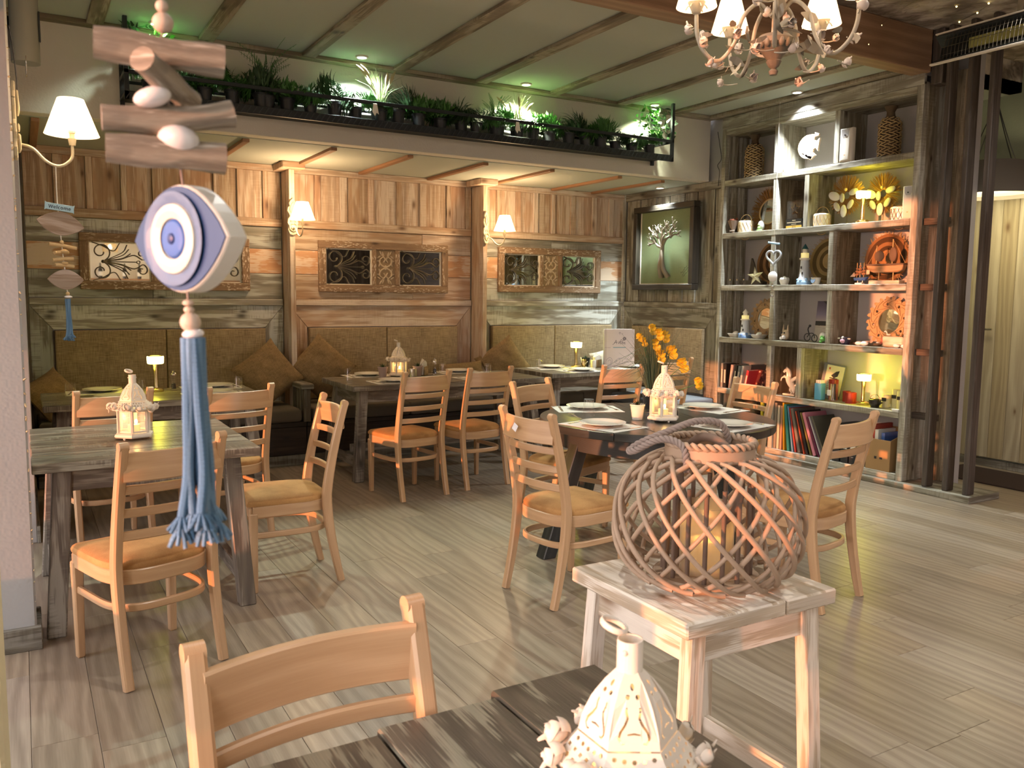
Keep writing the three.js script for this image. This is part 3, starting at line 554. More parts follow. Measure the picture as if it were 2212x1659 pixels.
downlight('yellow-green ceiling spot over the second tall grass', 3.711, 3.214, -6.19, [.95, 1, .7], 24, 3.71, -6.19, 1.1);
downlight('yellow-green ceiling spot over the right end of the planter', 5.088, 3.214, -6.2, [.92, 1, .7], 20, 5.09, -6.2, 1.1);
downlight('cool white ceiling spot in front of the shelf header', 5.79, 3.214, -5.18, [.88, .95, 1], 30, 5.9, -5.2, .95);
downlight('cool white ceiling spot above the framed tree picture', 5.8, 2.6, -6.95, [.9, 1, .98], 22, 5.86, -6.95, .9);
// further ceiling spots of the dining room behind the camera
[[1.2, -2.4], [3.4, -1.2], [5.2, -2.6], [2.4, .8]].forEach(([x, z], i) => downlight(['ceiling spot over the front of the room, left', 'ceiling spot over the middle of the front room', 'ceiling spot near the heater', 'ceiling spot at the window side'][i], x, 3.452, z, [1, .96, .9], 9, x, z, 1.2));

// ---------- shelf wall on the right: carcass of boards, bays of different widths ----------
const SX = 5.92, SB = 6.27, LV = [.1, .594, 1.09, 1.592, 2.09, 2.59];   // front, back, board tops
{
  const t = thing('shelf_unit', 'tall limed wood shelf unit of open compartments filling the right wall', 'shelf', [SX, 0, -5.11]);
  const B = (x0, x1, y0, y1, z0, z1, b, g) => box(x0 - SX, x1 - SX, y0, y1, z0 + 5.11, z1 + 5.11, b, g);
  part('back_panel', [B(SB, SB + .03, 0, 3.2, -6.19, -3.93, 0)], M.shelfBack, t);
  for (const [k, y] of LV.entries()) part('shelf_board', [B(SX, SB, y - .052, y, -6.14, -4.142, .004, 2)], M.shelf[k % 3], t);
  part('plinth', [B(5.88, 6.27, 0, .047, -6.19, -3.512, .004, 2)], M.greyDark[2], t);
  part('end_post', [B(SX, SX + .05, .047, 3.1, -6.19, -6.141, .004, 1)], M.shelf[1], t);
  part('end_post', [B(SX, SX + .07, .047, 3.1, -4.14, -4.085, .004, 1)], M.shelf[0], t);
  part('end_panel', [B(SX + .071, SB, .047, 3.1, -4.138, -4.1, .002, 1)], M.shelf[2], t);
  // upright boards lining the left end
  let x = SX + .052; [.05, .07, .04, .075, .06].forEach((w, i) => { part('lining_board', [B(x, x + w - .002, .1, 3.04, -6.19, -6.17 + (i % 2) * .022, .003, 1)], M.shelf[i % 3], t); x += w; });
  part('header_board', [B(SX - .005, SX + .03, 3.075, 3.185, -6.19, -4.085, .004, 2)], M.shelf[0], t);
  part('header_board', [B(SX, SX + .05, 3.02, 3.074, -6.14, -4.142, .004, 2)], M.shelf[1], t);
  part('top_board', [B(SX + .05, SB, 3.02, 3.06, -6.17, -4.142, .002, 2)], M.shelf[2], t);
  const D = [[5, [-5.505, -4.858]], [4, [-5.5, -5.148]], [3, [-5.5, -4.865]], [2, [-5.485, -4.853]], [1, [-5.495, -5.148]], [0, [-5.445]]];
  for (const [k, zs] of D) zs.forEach((z, i) => {
    const y0 = LV[k], y1 = k === 5 ? 3.02 : LV[k + 1] - .052;
    part('divider', [B(SX + .002, SX + .05, y0, y1, z - .025, z + .025, .003, 1)], M.shelf[i % 3], t);
    part('divider_panel', [B(SX + .051, SB, y0, y1, z - .022, z + .022, .001, 1)], (k + i) % 3 === 1 ? M.shelfBrown[1] : M.shelf[2], t);
  });
  // short links to the slat screen and the upright behind it
  for (const y of LV.slice(1, 5)) part('link', [B(SX + .1, SX + .15, y - .05, y, -4.1, -3.9, .002, 2)], M.slat, t);
  part('rear_upright', [B(SB - .05, SB, .047, 3.2, -4.02, -3.95, .003, 1)], M.shelfBrown[2], t);
}
struct('wall_shelf_back', [box(6.302, 6.42, 0, 3.5, -6.2, -3.93, 0), box(5.945, 6.3, 3.187, 3.22, -6.2, -4.2, 0), box(5.945, 6.42, 3.3, 3.5, -6.4, -4.2, 0)], M.greyWall);
// dark vertical slats
{ const t = thing('slat_screen', 'screen of three dark vertical wooden slats before the toilet door', 'screen', [5.97, 0.048, -3.735]);
  for (const z of [-3.9, -3.735, -3.575]) part('slat', [box(-.045, .045, 0, 3.407, z + 3.715, z + 3.755, .005, 1)], M.slat, t); }
solo('screen_post', 'thick dark post at the end of the big ceiling beam', 'post', [box(-.06, .06, 3.06, 3.455, -.045, .045, .006, 1)], M.slat, [5.99, 0, -4.0]);
{ // corridor with the toilet door
  const X = 7.4, w = structG('wall_corridor');
  part('wall_core', [box(X, X + .1, 2.4, 3.46, -5.25, -2.2, 0), box(X + .02, X + .1, 0, 2.4, -5.25, -2.2, 0)], M.wcWall, w);
  for (let z = -5.2, k = 0; z < -4.46; z += .105, k++) part('wall_board', [box(X - .004, X + .02, .07, 2.36, z + .001, z + .104, .003, 1)], M.door[k % 2], w);
  for (let z = -3.38, k = 0; z < -2.3; z += .16, k++) part('wall_board', [box(X - .004, X + .02, .07, 2.36, z + .001, z + .158, .003, 1)], M.door[k % 2], w);
  part('end_wall', [box(6.42, 7.42, 0, 3.46, -5.26, -5.2, 0)], M.wcWall, w);
  part('baseboard', [box(X - .02, X, 0, .068, -5.2, -2.3, .003, 2)], M.greyDark[0], w);
  const d = structG('door', [X, 0, -3.92]);
  [-.48, -.34, -.2, -.06, .08, .22, .36].forEach((z, i) => part('door_board', [box(-.045, -.01, .085, 2.36, z + .001, z + .139, .004, 1)], M.door[i % 2], d));
  part('door_edge', [box(-.03, .02, .085, 2.36, -.535, -.483, .002, 1)], M.black, d);
  part('door_handle', [tube([[-.05, 1.22, -.45], [-.09, 1.22, -.45], [-.095, 1.22, -.44], [-.095, 1.22, -.34]], .009, 16, 8), box(-.052, -.044, 1.12, 1.3, -.475, -.43, .003)], M.chrome, d);
  solo('sign', 'small grey square sign reading W.C on the wooden door', 'sign', [planeUV(box(-.058, .058, -.058, .058, 0, .004, 0), .116, .116)], canvasMat(256, 256, (x, W, H) => { x.fillStyle = '#9aa0a0'; x.fillRect(0, 0, W, H); x.fillStyle = '#14181c'; x.font = 'bold 108px sans-serif'; x.textAlign = 'center'; x.textBaseline = 'middle'; x.fillText('W.C', W / 2, H / 2 + 4); }), [7.352, 1.9, -4.0], -PI / 2);
  solo('doormat', 'dark red-brown doormat in front of the toilet door', 'doormat', [box(-.3, .3, 0, .012, -.45, .45, .004)], std({ color: '#3a2a24', roughness: 1, bumpMap: burB, bumpScale: .004 }), [6.95, 0, -3.95]);
}
{ // pendant lamp with a wide drum shade, in the corridor
  const t = thing('pendant_lamp', 'wide taupe drum pendant lamp hanging behind the dark slats', 'pendant lamp', [6.75, 2.3, -4.02]), c = std({ color: '#6b6458', roughness: .9, side: THREE.DoubleSide });
  part('shade', [cyl(.23, .34, .26, 40, true).translate(0, .13, 0)], c, t);
  part('cable', [tube([[0, .5, 0], [0, .75, 0], [0, 1.155, 0]], .01, 8, 8), ...[0, 1, 2, 3].map((k) => tube([[0, .75, 0], [.1 * Math.cos(k * PI / 2 + .4), .5, .1 * Math.sin(k * PI / 2 + .4)], [.21 * Math.cos(k * PI / 2 + .4), .26, .21 * Math.sin(k * PI / 2 + .4)]], .004, 8, 5))], M.black, t);
  part('diffuser', [cyl(.3, .3, .006, 36).translate(0, .03, 0)], std({ color: '#000', emissive: '#ffdf9a', emissiveIntensity: 2.2 }), t);
  const L = new THREE.PointLight('#fff0c4', 3.2, 0, 2); L.position.set(6.75, 2.27, -4.02); L.castShadow = true; L.shadow.radius = 8; scene.add(L);
}
{ // patio heater under the front ceiling
  const t = thing('wall_heater', 'long dark infrared heater with a wire grille hung under the front ceiling', 'heater', [5.3, 3.1, -2.95]);
  part('housing', [extr([[-.06, -.1], [.05, -.07], [.07, .03], [-.01, .1], [-.035, .08], [.03, .02], [.015, -.045], [-.06, -.08]], 1.24, .003, 2).translate(0, 0, -.62)], M.blackMetal, t);
  part('trim_strip', [box(-.03, .0, .095, .105, -.63, .63, .002), box(-.075, -.05, -.105, -.092, -.63, .63, .002)], M.enamel, t);
  part('heating_element', [box(.005, .02, -.03, .035, -.42, .5, .004)], std({ color: '#8a8450', roughness: .5, emissive: '#8a7c30', emissiveIntensity: .12 }), t);
  const wires = []; for (let k = 0; k < 44; k++) wires.push(tube([[-.055, -.085, -.55 + k * .025], [-.045, -.0, -.55 + k * .025], [-.02, .085, -.55 + k * .025]], .0022, 5, 4)); for (const y of [-.05, 0, .05]) wires.push(tube([[-.05 + Math.max(0, y) * .4, y, -.56], [-.05 + Math.max(0, y) * .4, y, .54]], .0022, 2, 4));
  part('wire_grille', wires, M.iron, t);
  part('bracket', [box(.0, .03, .08, .36, -.12, -.09, .002), box(-.02, .2, .345, .36, -.13, -.08, .002)], M.chrome, t);
}
{ // fairy lights
  const t = thing('string_lights', 'string of tiny warm fairy lights on the rough ceiling and the big beam', 'string lights', [5.2, 3.45, -3.95]);
  const pts = [[-.85, -.14, -.108], [-.65, -.2, -.108], [-.48, -.06, -.108], [-.3, -.18, -.108], [-.12, -.1, -.108], [.02, -.2, -.108], [.15, -.05, -.108], [.05, .004, .25], [.2, .004, .4], [.38, .004, .3], [.5, .004, .45], [.62, .004, .3], [.7, .004, .12]];
  part('wire', [tube(pts.map((p) => [p[0], p[1], p[2]]), .0016, 90, 4)], M.iron, t);
  part('bulb', pts.filter((p, i) => i !== 7).map((p) => at(sph(.006, 8, 6), p[0], p[1] - .004, p[2] + .004)), std({ color: '#000', emissive: '#ffdf8c', emissiveIntensity: 6 }), t);
}
// ---------- black metal planter on the bulkhead with potted plants ----------
{
  const x0 = .64, x1 = 5.21, zf = -6.06, zb = -6.365, t = thing('wall_planter', 'long black metal planter shelf hung on the white bulkhead', 'planter', [(x0 + x1) / 2, 2.7, -6.21]), X = (x1 - x0) / 2, zF = zf + 6.21, zB = zb + 6.21;
  const r = .014, B = (a, b, c, d, e, f) => box(a, b, c, d, e, f, .002);
  part('front_apron', [B(-X, X, 0, .055, zF - .02, zF)], M.blackMetal, t); part('tray', [B(-X, X, .04, .055, zB - .014, zF - .021)], M.blackMetal, t);
  const ribs = []; for (let x = -X + .02; x < X; x += .04) { const g = bx(.006, .05, .004, 0); ribs.push(at(g, x, .027, zF + .002, 0, 0, -.6)); } part('twisted_bars', ribs, M.black, t).userData.kind = 'stuff';
  part('front_rail', [B(-X, X, .165, .19, zF - .02, zF)], M.blackMetal, t);
  part('back_rail', [B(-X, X, .16, .178, zB, zB + .018)], M.blackMetal, t);
  for (const [x, z] of [[-X, zF], [-X, zB + .028], [X - .028, zF], [X - .028, zB + .028]]) part('upright', [B(x, x + .028, 0, .515, z - .028, z)], M.blackMetal, t);
  for (const x of [-X, X - .02]) part('end_rail', [B(x, x + .02, .165, .19, zB + .03, zF - .03)], M.blackMetal, t);
}
// leaf sprays: many thin leaves merged as one foliage part
const leafG = (w, l, bend = .3) => { const p = [], n = 3; const q = (i) => { const k = i / n, ww = w * Math.sin(PI * Math.min(.96, .12 + k * .85)); return [[-ww, l * k * (1 - .15 * bend * k), -bend * l * k * k], [ww, l * k * (1 - .15 * bend * k), -bend * l * k * k]]; }; for (let i = 0; i < n; i++) { const [a, b] = q(i), [c, d] = q(i + 1); p.push(...a, ...b, ...d, ...a, ...d, ...c); } return fromTris(p); };
function bushy(seed, R, H, count, w, l) {
  const r = rng(seed), out = [], base = [leafG(w, l, .3), leafG(w * .8, l * 1.2, .5), leafG(w * 1.1, l * .8, .1)];
  for (let i = 0; i < count; i++) { const a = r() * TAU, q = Math.sqrt(r()), y = r() * H * (1 - .45 * q * q); out.push(at(base[i % 3], R * q * Math.cos(a), y, R * q * Math.sin(a), -a + PI / 2, .3 + q * .9 * r() + .2, r() * .8 - .4)); }
  return join(out);
}
const potG = latheC([[0, 0], [.038, 0], [.05, .085], [.054, .085], [.054, .1], [.048, .1], [.044, .07], [0, .07]], 16);
{
  const kinds = [bushy(3, .12, .11, 420, .0065, .06), bushy(4, .125, .125, 420, .0055, .07), bushy(5, .12, .1, 400, .0075, .05)];
  const N = 25, ord = ['first', 'second', 'third', 'fourth', 'fifth', 'sixth', 'seventh', 'eighth', 'ninth', 'tenth', 'eleventh', 'twelfth', 'thirteenth', 'fourteenth', 'fifteenth', 'sixteenth', 'seventeenth', 'eighteenth', 'nineteenth', 'twentieth', 'twenty-first', 'twenty-second', 'twenty-third', 'twenty-fourth', 'twenty-fifth'];
  const protos = [];
  for (let i = 0; i < N; i++) {
    const x = .83 + (5.02 - .83) * i / (N - 1) + rr(-.02, .02), k = i % 3, l = `bushy green plant in a black pot, ${ord[i]} from the left in the planter`;
    let o;
    if (!protos[k]) { o = protos[k] = thing('potted_plant', l, 'potted plant'); part('pot', [potG], M.black, o); part('foliage', [kinds[k].clone().translate(0, .1, 0)], [M.leaf, M.leafDark, M.leaf][k], o); o.userData.group = 'bushy plants along the black planter'; }
    else o = copy(protos[k], [0, 0, 0], 0, l);
    o.position.set(x, 2.756, -6.21 + rr(-.015, .015)); o.rotation.set(0, rnd() * 6, 0); const s = rr(.95, 1.15); o.scale.set(s, s * rr(.9, 1.15), s);
  }
  // tall grasses with plumes
  const grass = (l, x, h, plume, seed) => { const t = thing('ornamental_grass', l, 'potted plant', [x, 2.756, -6.17]), r = rng(seed), g = [], pl = []; part('pot', [potG], M.black, t);
    for (let i = 0; i < 60; i++) { const a = r() * TAU, s = .04 + r() * r() * .3, q = h * (.55 + .5 * r()) * (1 - s * .8); const p = [[.02 * Math.cos(a), .07, .02 * Math.sin(a)], [s * .35 * Math.cos(a), .07 + q * .6, Math.min(.14, s * .35 * Math.sin(a))], [s * Math.cos(a), .07 + q * (1 - s), clamp(s * Math.sin(a), -.14, .3)]]; g.push(tube(p, (k) => .0028 * (1 - .85 * k), 6, 3)); }
    part('blades', g, M.grassBlade, t);
    for (let i = 0; i < plume; i++) { const a = i / plume * 5 + r(), s = .06 + r() * .1; const x1 = s * Math.cos(a), z1 = clamp(s * Math.sin(a), -.1, .2), y = h * (.85 + r() * .15); pl.push(tube([[x1 * .3, y * .5, z1 * .3], [x1, y * .85, z1], [x1 * 1.5, y * 1.0, z1]], (k) => .002 + .011 * Math.sin(PI * clamp((k - .5) * 2)), 10, 6)); }
    if (pl.length) part('plumes', pl, M.plume, t); };
  grass('tall feathery grass with pale plumes, in the middle of the planter', 2.42, .42, 8, 21);
  grass('tall arching grass, right of the middle of the planter', 3.62, .34, 4, 22);
  // ferns
  const fern = (l, x, s, seed) => { const t = thing('fern', l, 'potted plant', [x, 2.756, -6.19]), r = rng(seed), g = [], lf = leafG(.004, .04, .2); part('pot', [potG], M.black, t);
    for (let i = 0; i < 11; i++) { const a = i / 11 * TAU + r(), up = .16 + .16 * r(), out = .1 + .1 * r(), c = new THREE.CatmullRomCurve3([V(0, .08, 0), V(out * .35 * Math.cos(a), .08 + up * .7 * s, out * .3 * Math.sin(a)), V(out * s * Math.cos(a), .08 + up * s, clamp(out * s * Math.sin(a), -.14, .2))]); g.push(tube(c.getPoints(4), .0016, 6, 3)); for (let k = 2; k < 16; k++) { const p = c.getPoint(k / 16), q = 1 - Math.abs(k / 16 - .35) * 1.1; for (const d of [-1, 1]) g.push(at(lf, p.x, p.y, p.z, -a + (d > 0 ? 0 : PI), 0, 0, q).applyMatrix4(new THREE.Matrix4())); } }
    part('fronds', g, M.leaf, t); };
  fern('fern with upright fronds rising from the left part of the planter', 1.58, 1.25, 31);
  fern('fern with flat spreading fronds just left of the second tall grass', 3.42, .9, 32);
  // leafy vines on the end frames
  const vine = (l, x, y, seed, mat) => { const r = rng(seed), t = thing('trailing_vine', l, 'plant', [x, y, -6.2]), lf = leafG(.017, .06, .3), g = []; const n = 70; part('stem', [0, 1, 2, 3].map((k) => tube([[0, .12, .02 * k - .03], [.03 * Math.cos(k * 2), .0, .04 * Math.sin(k * 2)], [.06 * Math.cos(k * 2), -.14, .06 * Math.sin(k * 2)]], .002, 6, 4)), M.leafDark, t); for (let i = 0; i < n; i++) { const a = r() * TAU, q = .1 * Math.sqrt(r()); g.push(at(lf, q * Math.cos(a), (r() - .5) * .3, q * Math.sin(a), r() * TAU, r() * 2, r() * 2)); } part('leaves', g, mat, t); };
  vine('bright leafy plant lit by the spot at the left end of the planter', .9, 3.02, 41, M.leafBright);
  vine('darker leafy plant between the posts at the left end of the planter', .73, 3.06, 43, M.leafDark);
  vine('bright round-leaved vine at the right end of the planter', 5.02, 3.02, 44, M.leafBright);
  vine('dark trailing vine on the outer post at the right end of the planter', 5.2, 3.05, 46, M.leafDark);
  // white air freshener box on the bulkhead
  const a = thing('air_freshener', 'white air freshener box on the bulkhead behind the left end of the planter', 'air freshener', [.78, 2.99, -6.38]);
  part('body', [at(rslab(.09, .2, .06, .015), 0, 0, .03)], M.enamel, a); part('window', [box(.005, .035, .05, .08, .06, .063, .001)], M.glass, a); part('nozzle', [box(-.006, .006, .035, .047, .06, .064, .001)], M.black, a);
  // white ribbons tied to the planter
  [['white ribbon tied to the planter under the feathery grass', 2.33], ['white ribbon tied to the planter under the second tall grass', 3.55]].forEach(([l, x]) => solo('ribbon', l, 'ribbon', [extr([[-.012, 0], [.016, .0], [.03, -.075], [.012, -.065], [.0, -.09], [-.02, -.06]], .003, .001)], M.cloth, [x, 2.87, -6.055]));
}
// ---------- mirrors with wrought iron, framed tree, sconces ----------
{
  const make = (l, x0, x1, y0, y1, inner) => {
    const W = x1 - x0, H = y1 - y0, t = thing('wall_mirror', l, 'mirror', [(x0 + x1) / 2, (y0 + y1) / 2, -7.718]), X = W / 2, Y = H / 2, f = .07, d = .04;
    part('frame_rail', [box(-X, X, Y - f, Y, 0, d, .006, 0)], M.frame, t); part('frame_rail', [box(-X, X, -Y, -Y + f, 0, d, .006, 0)], M.frame, t);
    part('frame_stile', [box(-X, -X + f, -Y + f, Y - f, 0, d - .001, .005, 1)], M.frame, t); part('frame_stile', [box(X - f, X, -Y + f, Y - f, 0, d - .001, .005, 1)], M.frame, t);
    const pw = .2, gap = .04, half = pw / 2 + gap;
    for (const s of [-1, 1]) part('frame_stile', [box(s > 0 ? pw / 2 : -half, s > 0 ? half : -pw / 2, -Y + f, Y - f, 0, d - .002, .004, 1)], M.frame, t);
    // carved centre panel
    const cp = part('carved_panel', [box(-pw / 2, pw / 2, -Y + f, Y - f, 0, .014, .002)], M.carveBack, t), cv = [];
    for (const s of [-1, 1]) for (const v of [-1, 1]) {
      cv.push(tube([[0, 0, .02], [s * .05, v * .03, .022], [s * .06, v * .075, .022], [s * .02, v * .11, .022], [s * .035, v * .15, .022]], (k) => .009 * (1 - .5 * k), 18, 6));
      cv.push(tube([[s * .02, v * .05, .02], [s * .004, v * .08, .024], [s * .02, v * .1, .02]], .007, 8, 6));
      for (const [a, b, r] of [[.06, .03, .4], [.068, .1, 1], [.05, .14, -.5], [.03, .125, .2], [.07, .065, 1.4]]) cv.push(at(sph(.012, 8, 6), s * a, v * b, .018, 0, 0, s * v * r, [.7, 1.8, .6]));
    }
    cv.push(at(sph(.018, 10, 8), 0, 0, .02, 0, 0, 0, [1, 1.3, .5]));
    part('carving', cv, M.carve, cp);
    for (const s of [-1, 1]) {
      const a = s > 0 ? half : -X + f, b = s > 0 ? X - f : -half, w = b - a, h = 2 * (Y - f), cx = (a + b) / 2;
      part('mirror_pane', [box(a, b, -h / 2, h / 2, .001, .006, 0)], M.mirror, t);
      const bd = [box(a, b, h / 2 - .008, h / 2, .006, .022, .001), box(a, b, -h / 2, -h / 2 + .008, .006, .022, .001), box(a, a + .008, -h / 2, h / 2, .006, .022, .001), box(b - .008, b, -h / 2, h / 2, .006, .022, .001)];
      part('bead', bd, M.enamel, t);
      // wrought iron scrolls
      const I = [], q = (pts, r = .0052) => tube(pts.map(([u, v]) => [cx + u * w / 2, v * h / 2, .02]), r, 30, 6);
      const spiral = (ox, oy, r0, r1, a0, a1, sx = w / 2, n = 14) => { const p = []; for (let i = 0; i <= n; i++) { const k = i / n, an = lerp(a0, a1, k), r = lerp(r0, r1, k); p.push([ox + r * Math.cos(an) * h / w, oy + r * Math.sin(an)]); } return p; };
      const k0 = inner ? -.55 : -.55;
      for (const v of [-1, 1]) {
        I.push(q([[k0, 0], ...spiral(-.62, v * .5, .48, .14, v * -1.2, v * 6.2)]));
        for (const e of [.28, .5, .72]) I.push(q([[k0, 0], [k0 + .25, v * e * .25], [.1, v * e * .7], [.42 - e * .25, v * (e + .15)]], .0042));
        I.push(q([[k0, v * .02], [0, v * .12], [.45, v * .35], ...spiral(.72, v * .42, .3, .08, v * -1.5, v * 5.2)], .0048));
        I.push(q([[k0 - .35, v * .98], [k0, v * .8], [-.2, v * .55], [0, v * .95]], .004));
      }
      I.push(q([[k0, 0], [.2, 0], [.55, 0]], .004), at(new THREE.TorusGeometry(.012, .003, 6, 14), cx + .6 * w / 2, 0, .02), at(sph(.014, 8, 6), cx + k0 * w / 2, 0, .021));
      part('iron_scrolls', I, M.iron, t);
    }
  };
  make('long ornate mirror with iron scrolls, half hidden by the evil eye charm', .43, 1.775, 1.487, 1.945, true);
  make('ornate double mirror with iron scrolls on the middle wall between the posts', 2.4, 3.72, 1.487, 1.963);
  make('ornate double mirror with iron scrolls on the right wall section near the corner', 4.3, 5.6, 1.505, 1.975);
}
{ // framed tree relief on the side wall
  const W = .96, H = .885, t = thing('framed_picture', 'dark framed green picture with a relief tree of driftwood', 'picture', [5.905, 1.99, -6.945], -PI / 2), X = W / 2, Y = H / 2, f = .06;
  part('frame_rail', [box(-X, X, Y - f, Y, -.02, .07, .006, 0)], M.picFrame, t); part('frame_rail', [box(-X, X, -Y, -Y + f, -.02, .07, .006, 0)], M.picFrame, t);
  for (const s of [-1, 1]) part('frame_stile', [box(s > 0 ? X - f : -X, s > 0 ? X : -X + f, -Y + f, Y - f, -.02, .069, .005, 1)], M.picFrame, t);
  part('canvas', [planeUV(box(-X + f, X - f, -Y + f, Y - f, -.015, 0, 0), W - 2 * f, H - 2 * f)], canvasMat(512, 512, (x, w, h) => { x.fillStyle = '#6f7d5a'; x.fillRect(0, 0, w, h); const r = rng(2); for (let i = 0; i < 1500; i++) { x.fillStyle = r() > .5 ? 'rgba(120,134,98,.10)' : 'rgba(90,102,72,.10)'; x.fillRect(r() * w, r() * h, 30 * r(), 12 * r()); } x.strokeStyle = '#2e3424'; x.lineWidth = 2.5; x.save(); x.translate(400, 440); x.rotate(-.75); for (let k = 0; k < 3; k++) { x.beginPath(); for (let i = 0; i < 12; i++) x.lineTo(i * 7, k * 16 + (i % 2 ? -5 : 3) * r() * 1.6); x.stroke(); } x.restore(); }), t);
  part('liner', [box(-X + f, X - f, -Y + f, -Y + f + .008, .0, .012, .001), box(-X + f, -X + f + .008, -Y + f, Y - f, 0, .012, .001)], M.enamel, t);
  const g = [], r = rng(12), z = .055; g.push(tube([[-.05, -.31, .012], [-.03, -.2, z], [-.01, -.08, z], [0, .02, z]], (k) => .032 * (1 - .35 * k), 20, 8), tube([[.055, -.31, .012], [.02, -.22, z], [.012, -.1, z + .01], [-.01, .0, z]], (k) => .028 * (1 - .4 * k), 20, 8));
  const br = (x, y, a, l, w, d) => { const x1 = x + l * Math.cos(a), y1 = y + l * Math.sin(a), m = [x + .5 * l * Math.cos(a + .25), y + .5 * l * Math.sin(a + .25), z + .02 * r()]; g.push(tube([[x, y, z], m, [x1, y1, z + .03 * r()]], (k) => w * (1 - .45 * k), 8, 6)); if (d) for (const s of [-1, 1, .2]) br(lerp(x, x1, .85), lerp(y, y1, .85), a + s * (.35 + .4 * r()), l * (.5 + .3 * r()), w * .58, d - 1); };
  br(0, .0, 2.6, .15, .019, 2); br(0, .02, .55, .17, .019, 2); br(0, .0, 1.6, .15, .017, 2); br(0, .0, 2.1, .13, .014, 2); br(0, .02, 1.05, .14, .014, 2);
  part('relief_tree', g, std({ color: '#857b6c', roughness: .5, metalness: .25 }), t);
  part('picture_hooks', [at(new THREE.TorusGeometry(.014, .004, 6, 14), -.32, Y + .008, .02), at(new THREE.TorusGeometry(.014, .004, 6, 14), .32, Y + .008, .02)], M.chrome, t);
}
// wall lamps: carved plate, curved arm, cone shade
function sconce(label, pos, ry, s, power) {
  const t = thing('wall_lamp', label, 'wall lamp', pos, ry); t.scale.setScalar(s);
  const out = [[0, -.155], [.03, -.14], [.045, -.105], [.036, -.07], [.05, -.045], [.044, -.01], [.026, .01], [.034, .035], [.05, .06], [.042, .09], [.026, .1], [.034, .125], [.02, .15], [0, .17]];
  const ol = [...out, ...out.slice(1, -1).reverse().map(([x, y]) => [-x, y])];
  part('back_plate', [extr(ol, .016, .005, 1)], M.ivory, t);
  const cv = []; for (const q of [-1, 1]) cv.push(tube([[0, -.12, .02], [q * .028, -.1, .024], [q * .03, -.06, .024], [q * .008, -.05, .022]], .006, 12, 6), tube([[0, .03, .02], [q * .026, .06, .024], [q * .02, .095, .022], [0, .13, .02]], .006, 12, 6), at(sph(.012, 8, 6), q * .016, -.02, .022, 0, 0, q * .5, [.7, 1.5, .5])); cv.push(at(sph(.02, 10, 8), 0, -.085, .02, 0, 0, 0, [1, 1, .6]));
  part('carved_ornament', cv, M.ivory, t);
  part('arm', [tube([[0, -.085, .02], [0, -.1, .07], [.0, -.15, .12], [0, -.165, .17], [0, -.13, .215], [0, -.07, .22]], .0062, 30, 8), cyl(.017, .012, .03, 14).translate(0, -.06, .22), cyl(.01, .01, .05, 12).translate(0, -.03, .22)], M.ivory, t);
  const sh = part('shade', [cyl(.052, .108, .15, 36, true).translate(0, .045, .22)], M.shadeLit, t);
  part('bulb', [at(sph(.02, 12, 8), 0, .03, .22, 0, 0, 0, [1, 1.4, 1])], M.bulb, t);
  part('socket', [cyl(.014, .014, .03, 12).translate(0, -.008, .22)], M.ivory, t);
  const L = new THREE.PointLight('#ffd2a0', power, 0, 2), p = V(0, .06, .22).multiplyScalar(s).applyAxisAngle(V(0, 1, 0), ry).add(V(...pos)); L.position.copy(p); L.castShadow = true; L.shadow.radius = 2; scene.add(L);
  return t;
}
sconce('ivory wall lamp with a lit cone shade on the first wooden post', [2.1, 2.13, -7.468], .12, 1, 2.2);
sconce('ivory wall lamp with a lit cone shade on the second wooden post', [4.022, 2.13, -7.468], .55, 1, 2.2);
sconce('ivory wall lamp on the left pillar with a mobile hanging from its arm', [.005, 2.14, -4.0], PI / 2, .96, 1.5);
{ // round ventilation duct
  const t = thing('vent_pipe', 'thick grey round pipe coming down from the ceiling at the top left', 'pipe', [.075, 2.545, -4.75]);
  part('pipe', [cyl(.062, .062, .67, 32).translate(0, .335, 0)], std({ color: '#6a6c64', roughness: .55 }), t);
  part('seam_ring', [at(new THREE.TorusGeometry(.0625, .003, 6, 40), 0, .002, 0, 0, PI / 2)], M.chrome, t);
  part('seam_strip', [box(.058, .066, .1, .24, .015, .03, .002)], M.blackMetal, t);
  solo('cable', 'thin dark cable running down the pillar beside the wall lamp', 'cable', [tube([[0, .35, 0], [.012, .25, -.01], [.02, .1, -.01], [.015, 0, 0]], .003, 14, 5)], M.black, [.01, 2.2, -4.14]);
  solo('cable', 'loose black cable hanging in the corner left of the shelf', 'cable', [tube([[0, .42, 0], [.0, .3, .03], [.01, .16, .05], [0, .1, .01], [.0, .04, .04], [.0, -.1, .03]], .003, 26, 5)], M.black, [5.925, 2.65, -6.26]);
}
// ---------- tableware ----------
const plateG = latheC([[0, .004], [.05, .004], [.07, .007], [.085, .013], [.126, .02], [.13, .021], [.129, .024], [.086, .0175], [.068, .0105], [0, .009]], 40, .6);
const footG = lathe([[0, 0], [.06, 0], [.07, .006]], 28);
const glassG = latheC([[.0, .0], [.031, 0], [.0365, .098], [.0345, .098], [.03, .012], [0, .01]], 24, .6);
const up = (g) => g.clone().rotateX(PI).translate(0, .098, 0);
const matM = canvasMat(512, 360, (x, w, h) => { x.fillStyle = '#dcd9d3'; x.fillRect(0, 0, w, h); x.strokeStyle = 'rgba(120,124,140,.45)'; x.lineWidth = 3; x.beginPath(); x.arc(380, 280, 60, 0, 6); x.arc(430, 300, 90, 2, 5); x.stroke(); x.beginPath(); for (let i = 0; i < 80; i++) x.lineTo(40 + i * 5, 60 + 18 * Math.sin(i * .35)); x.stroke(); }, { roughness: .9 });
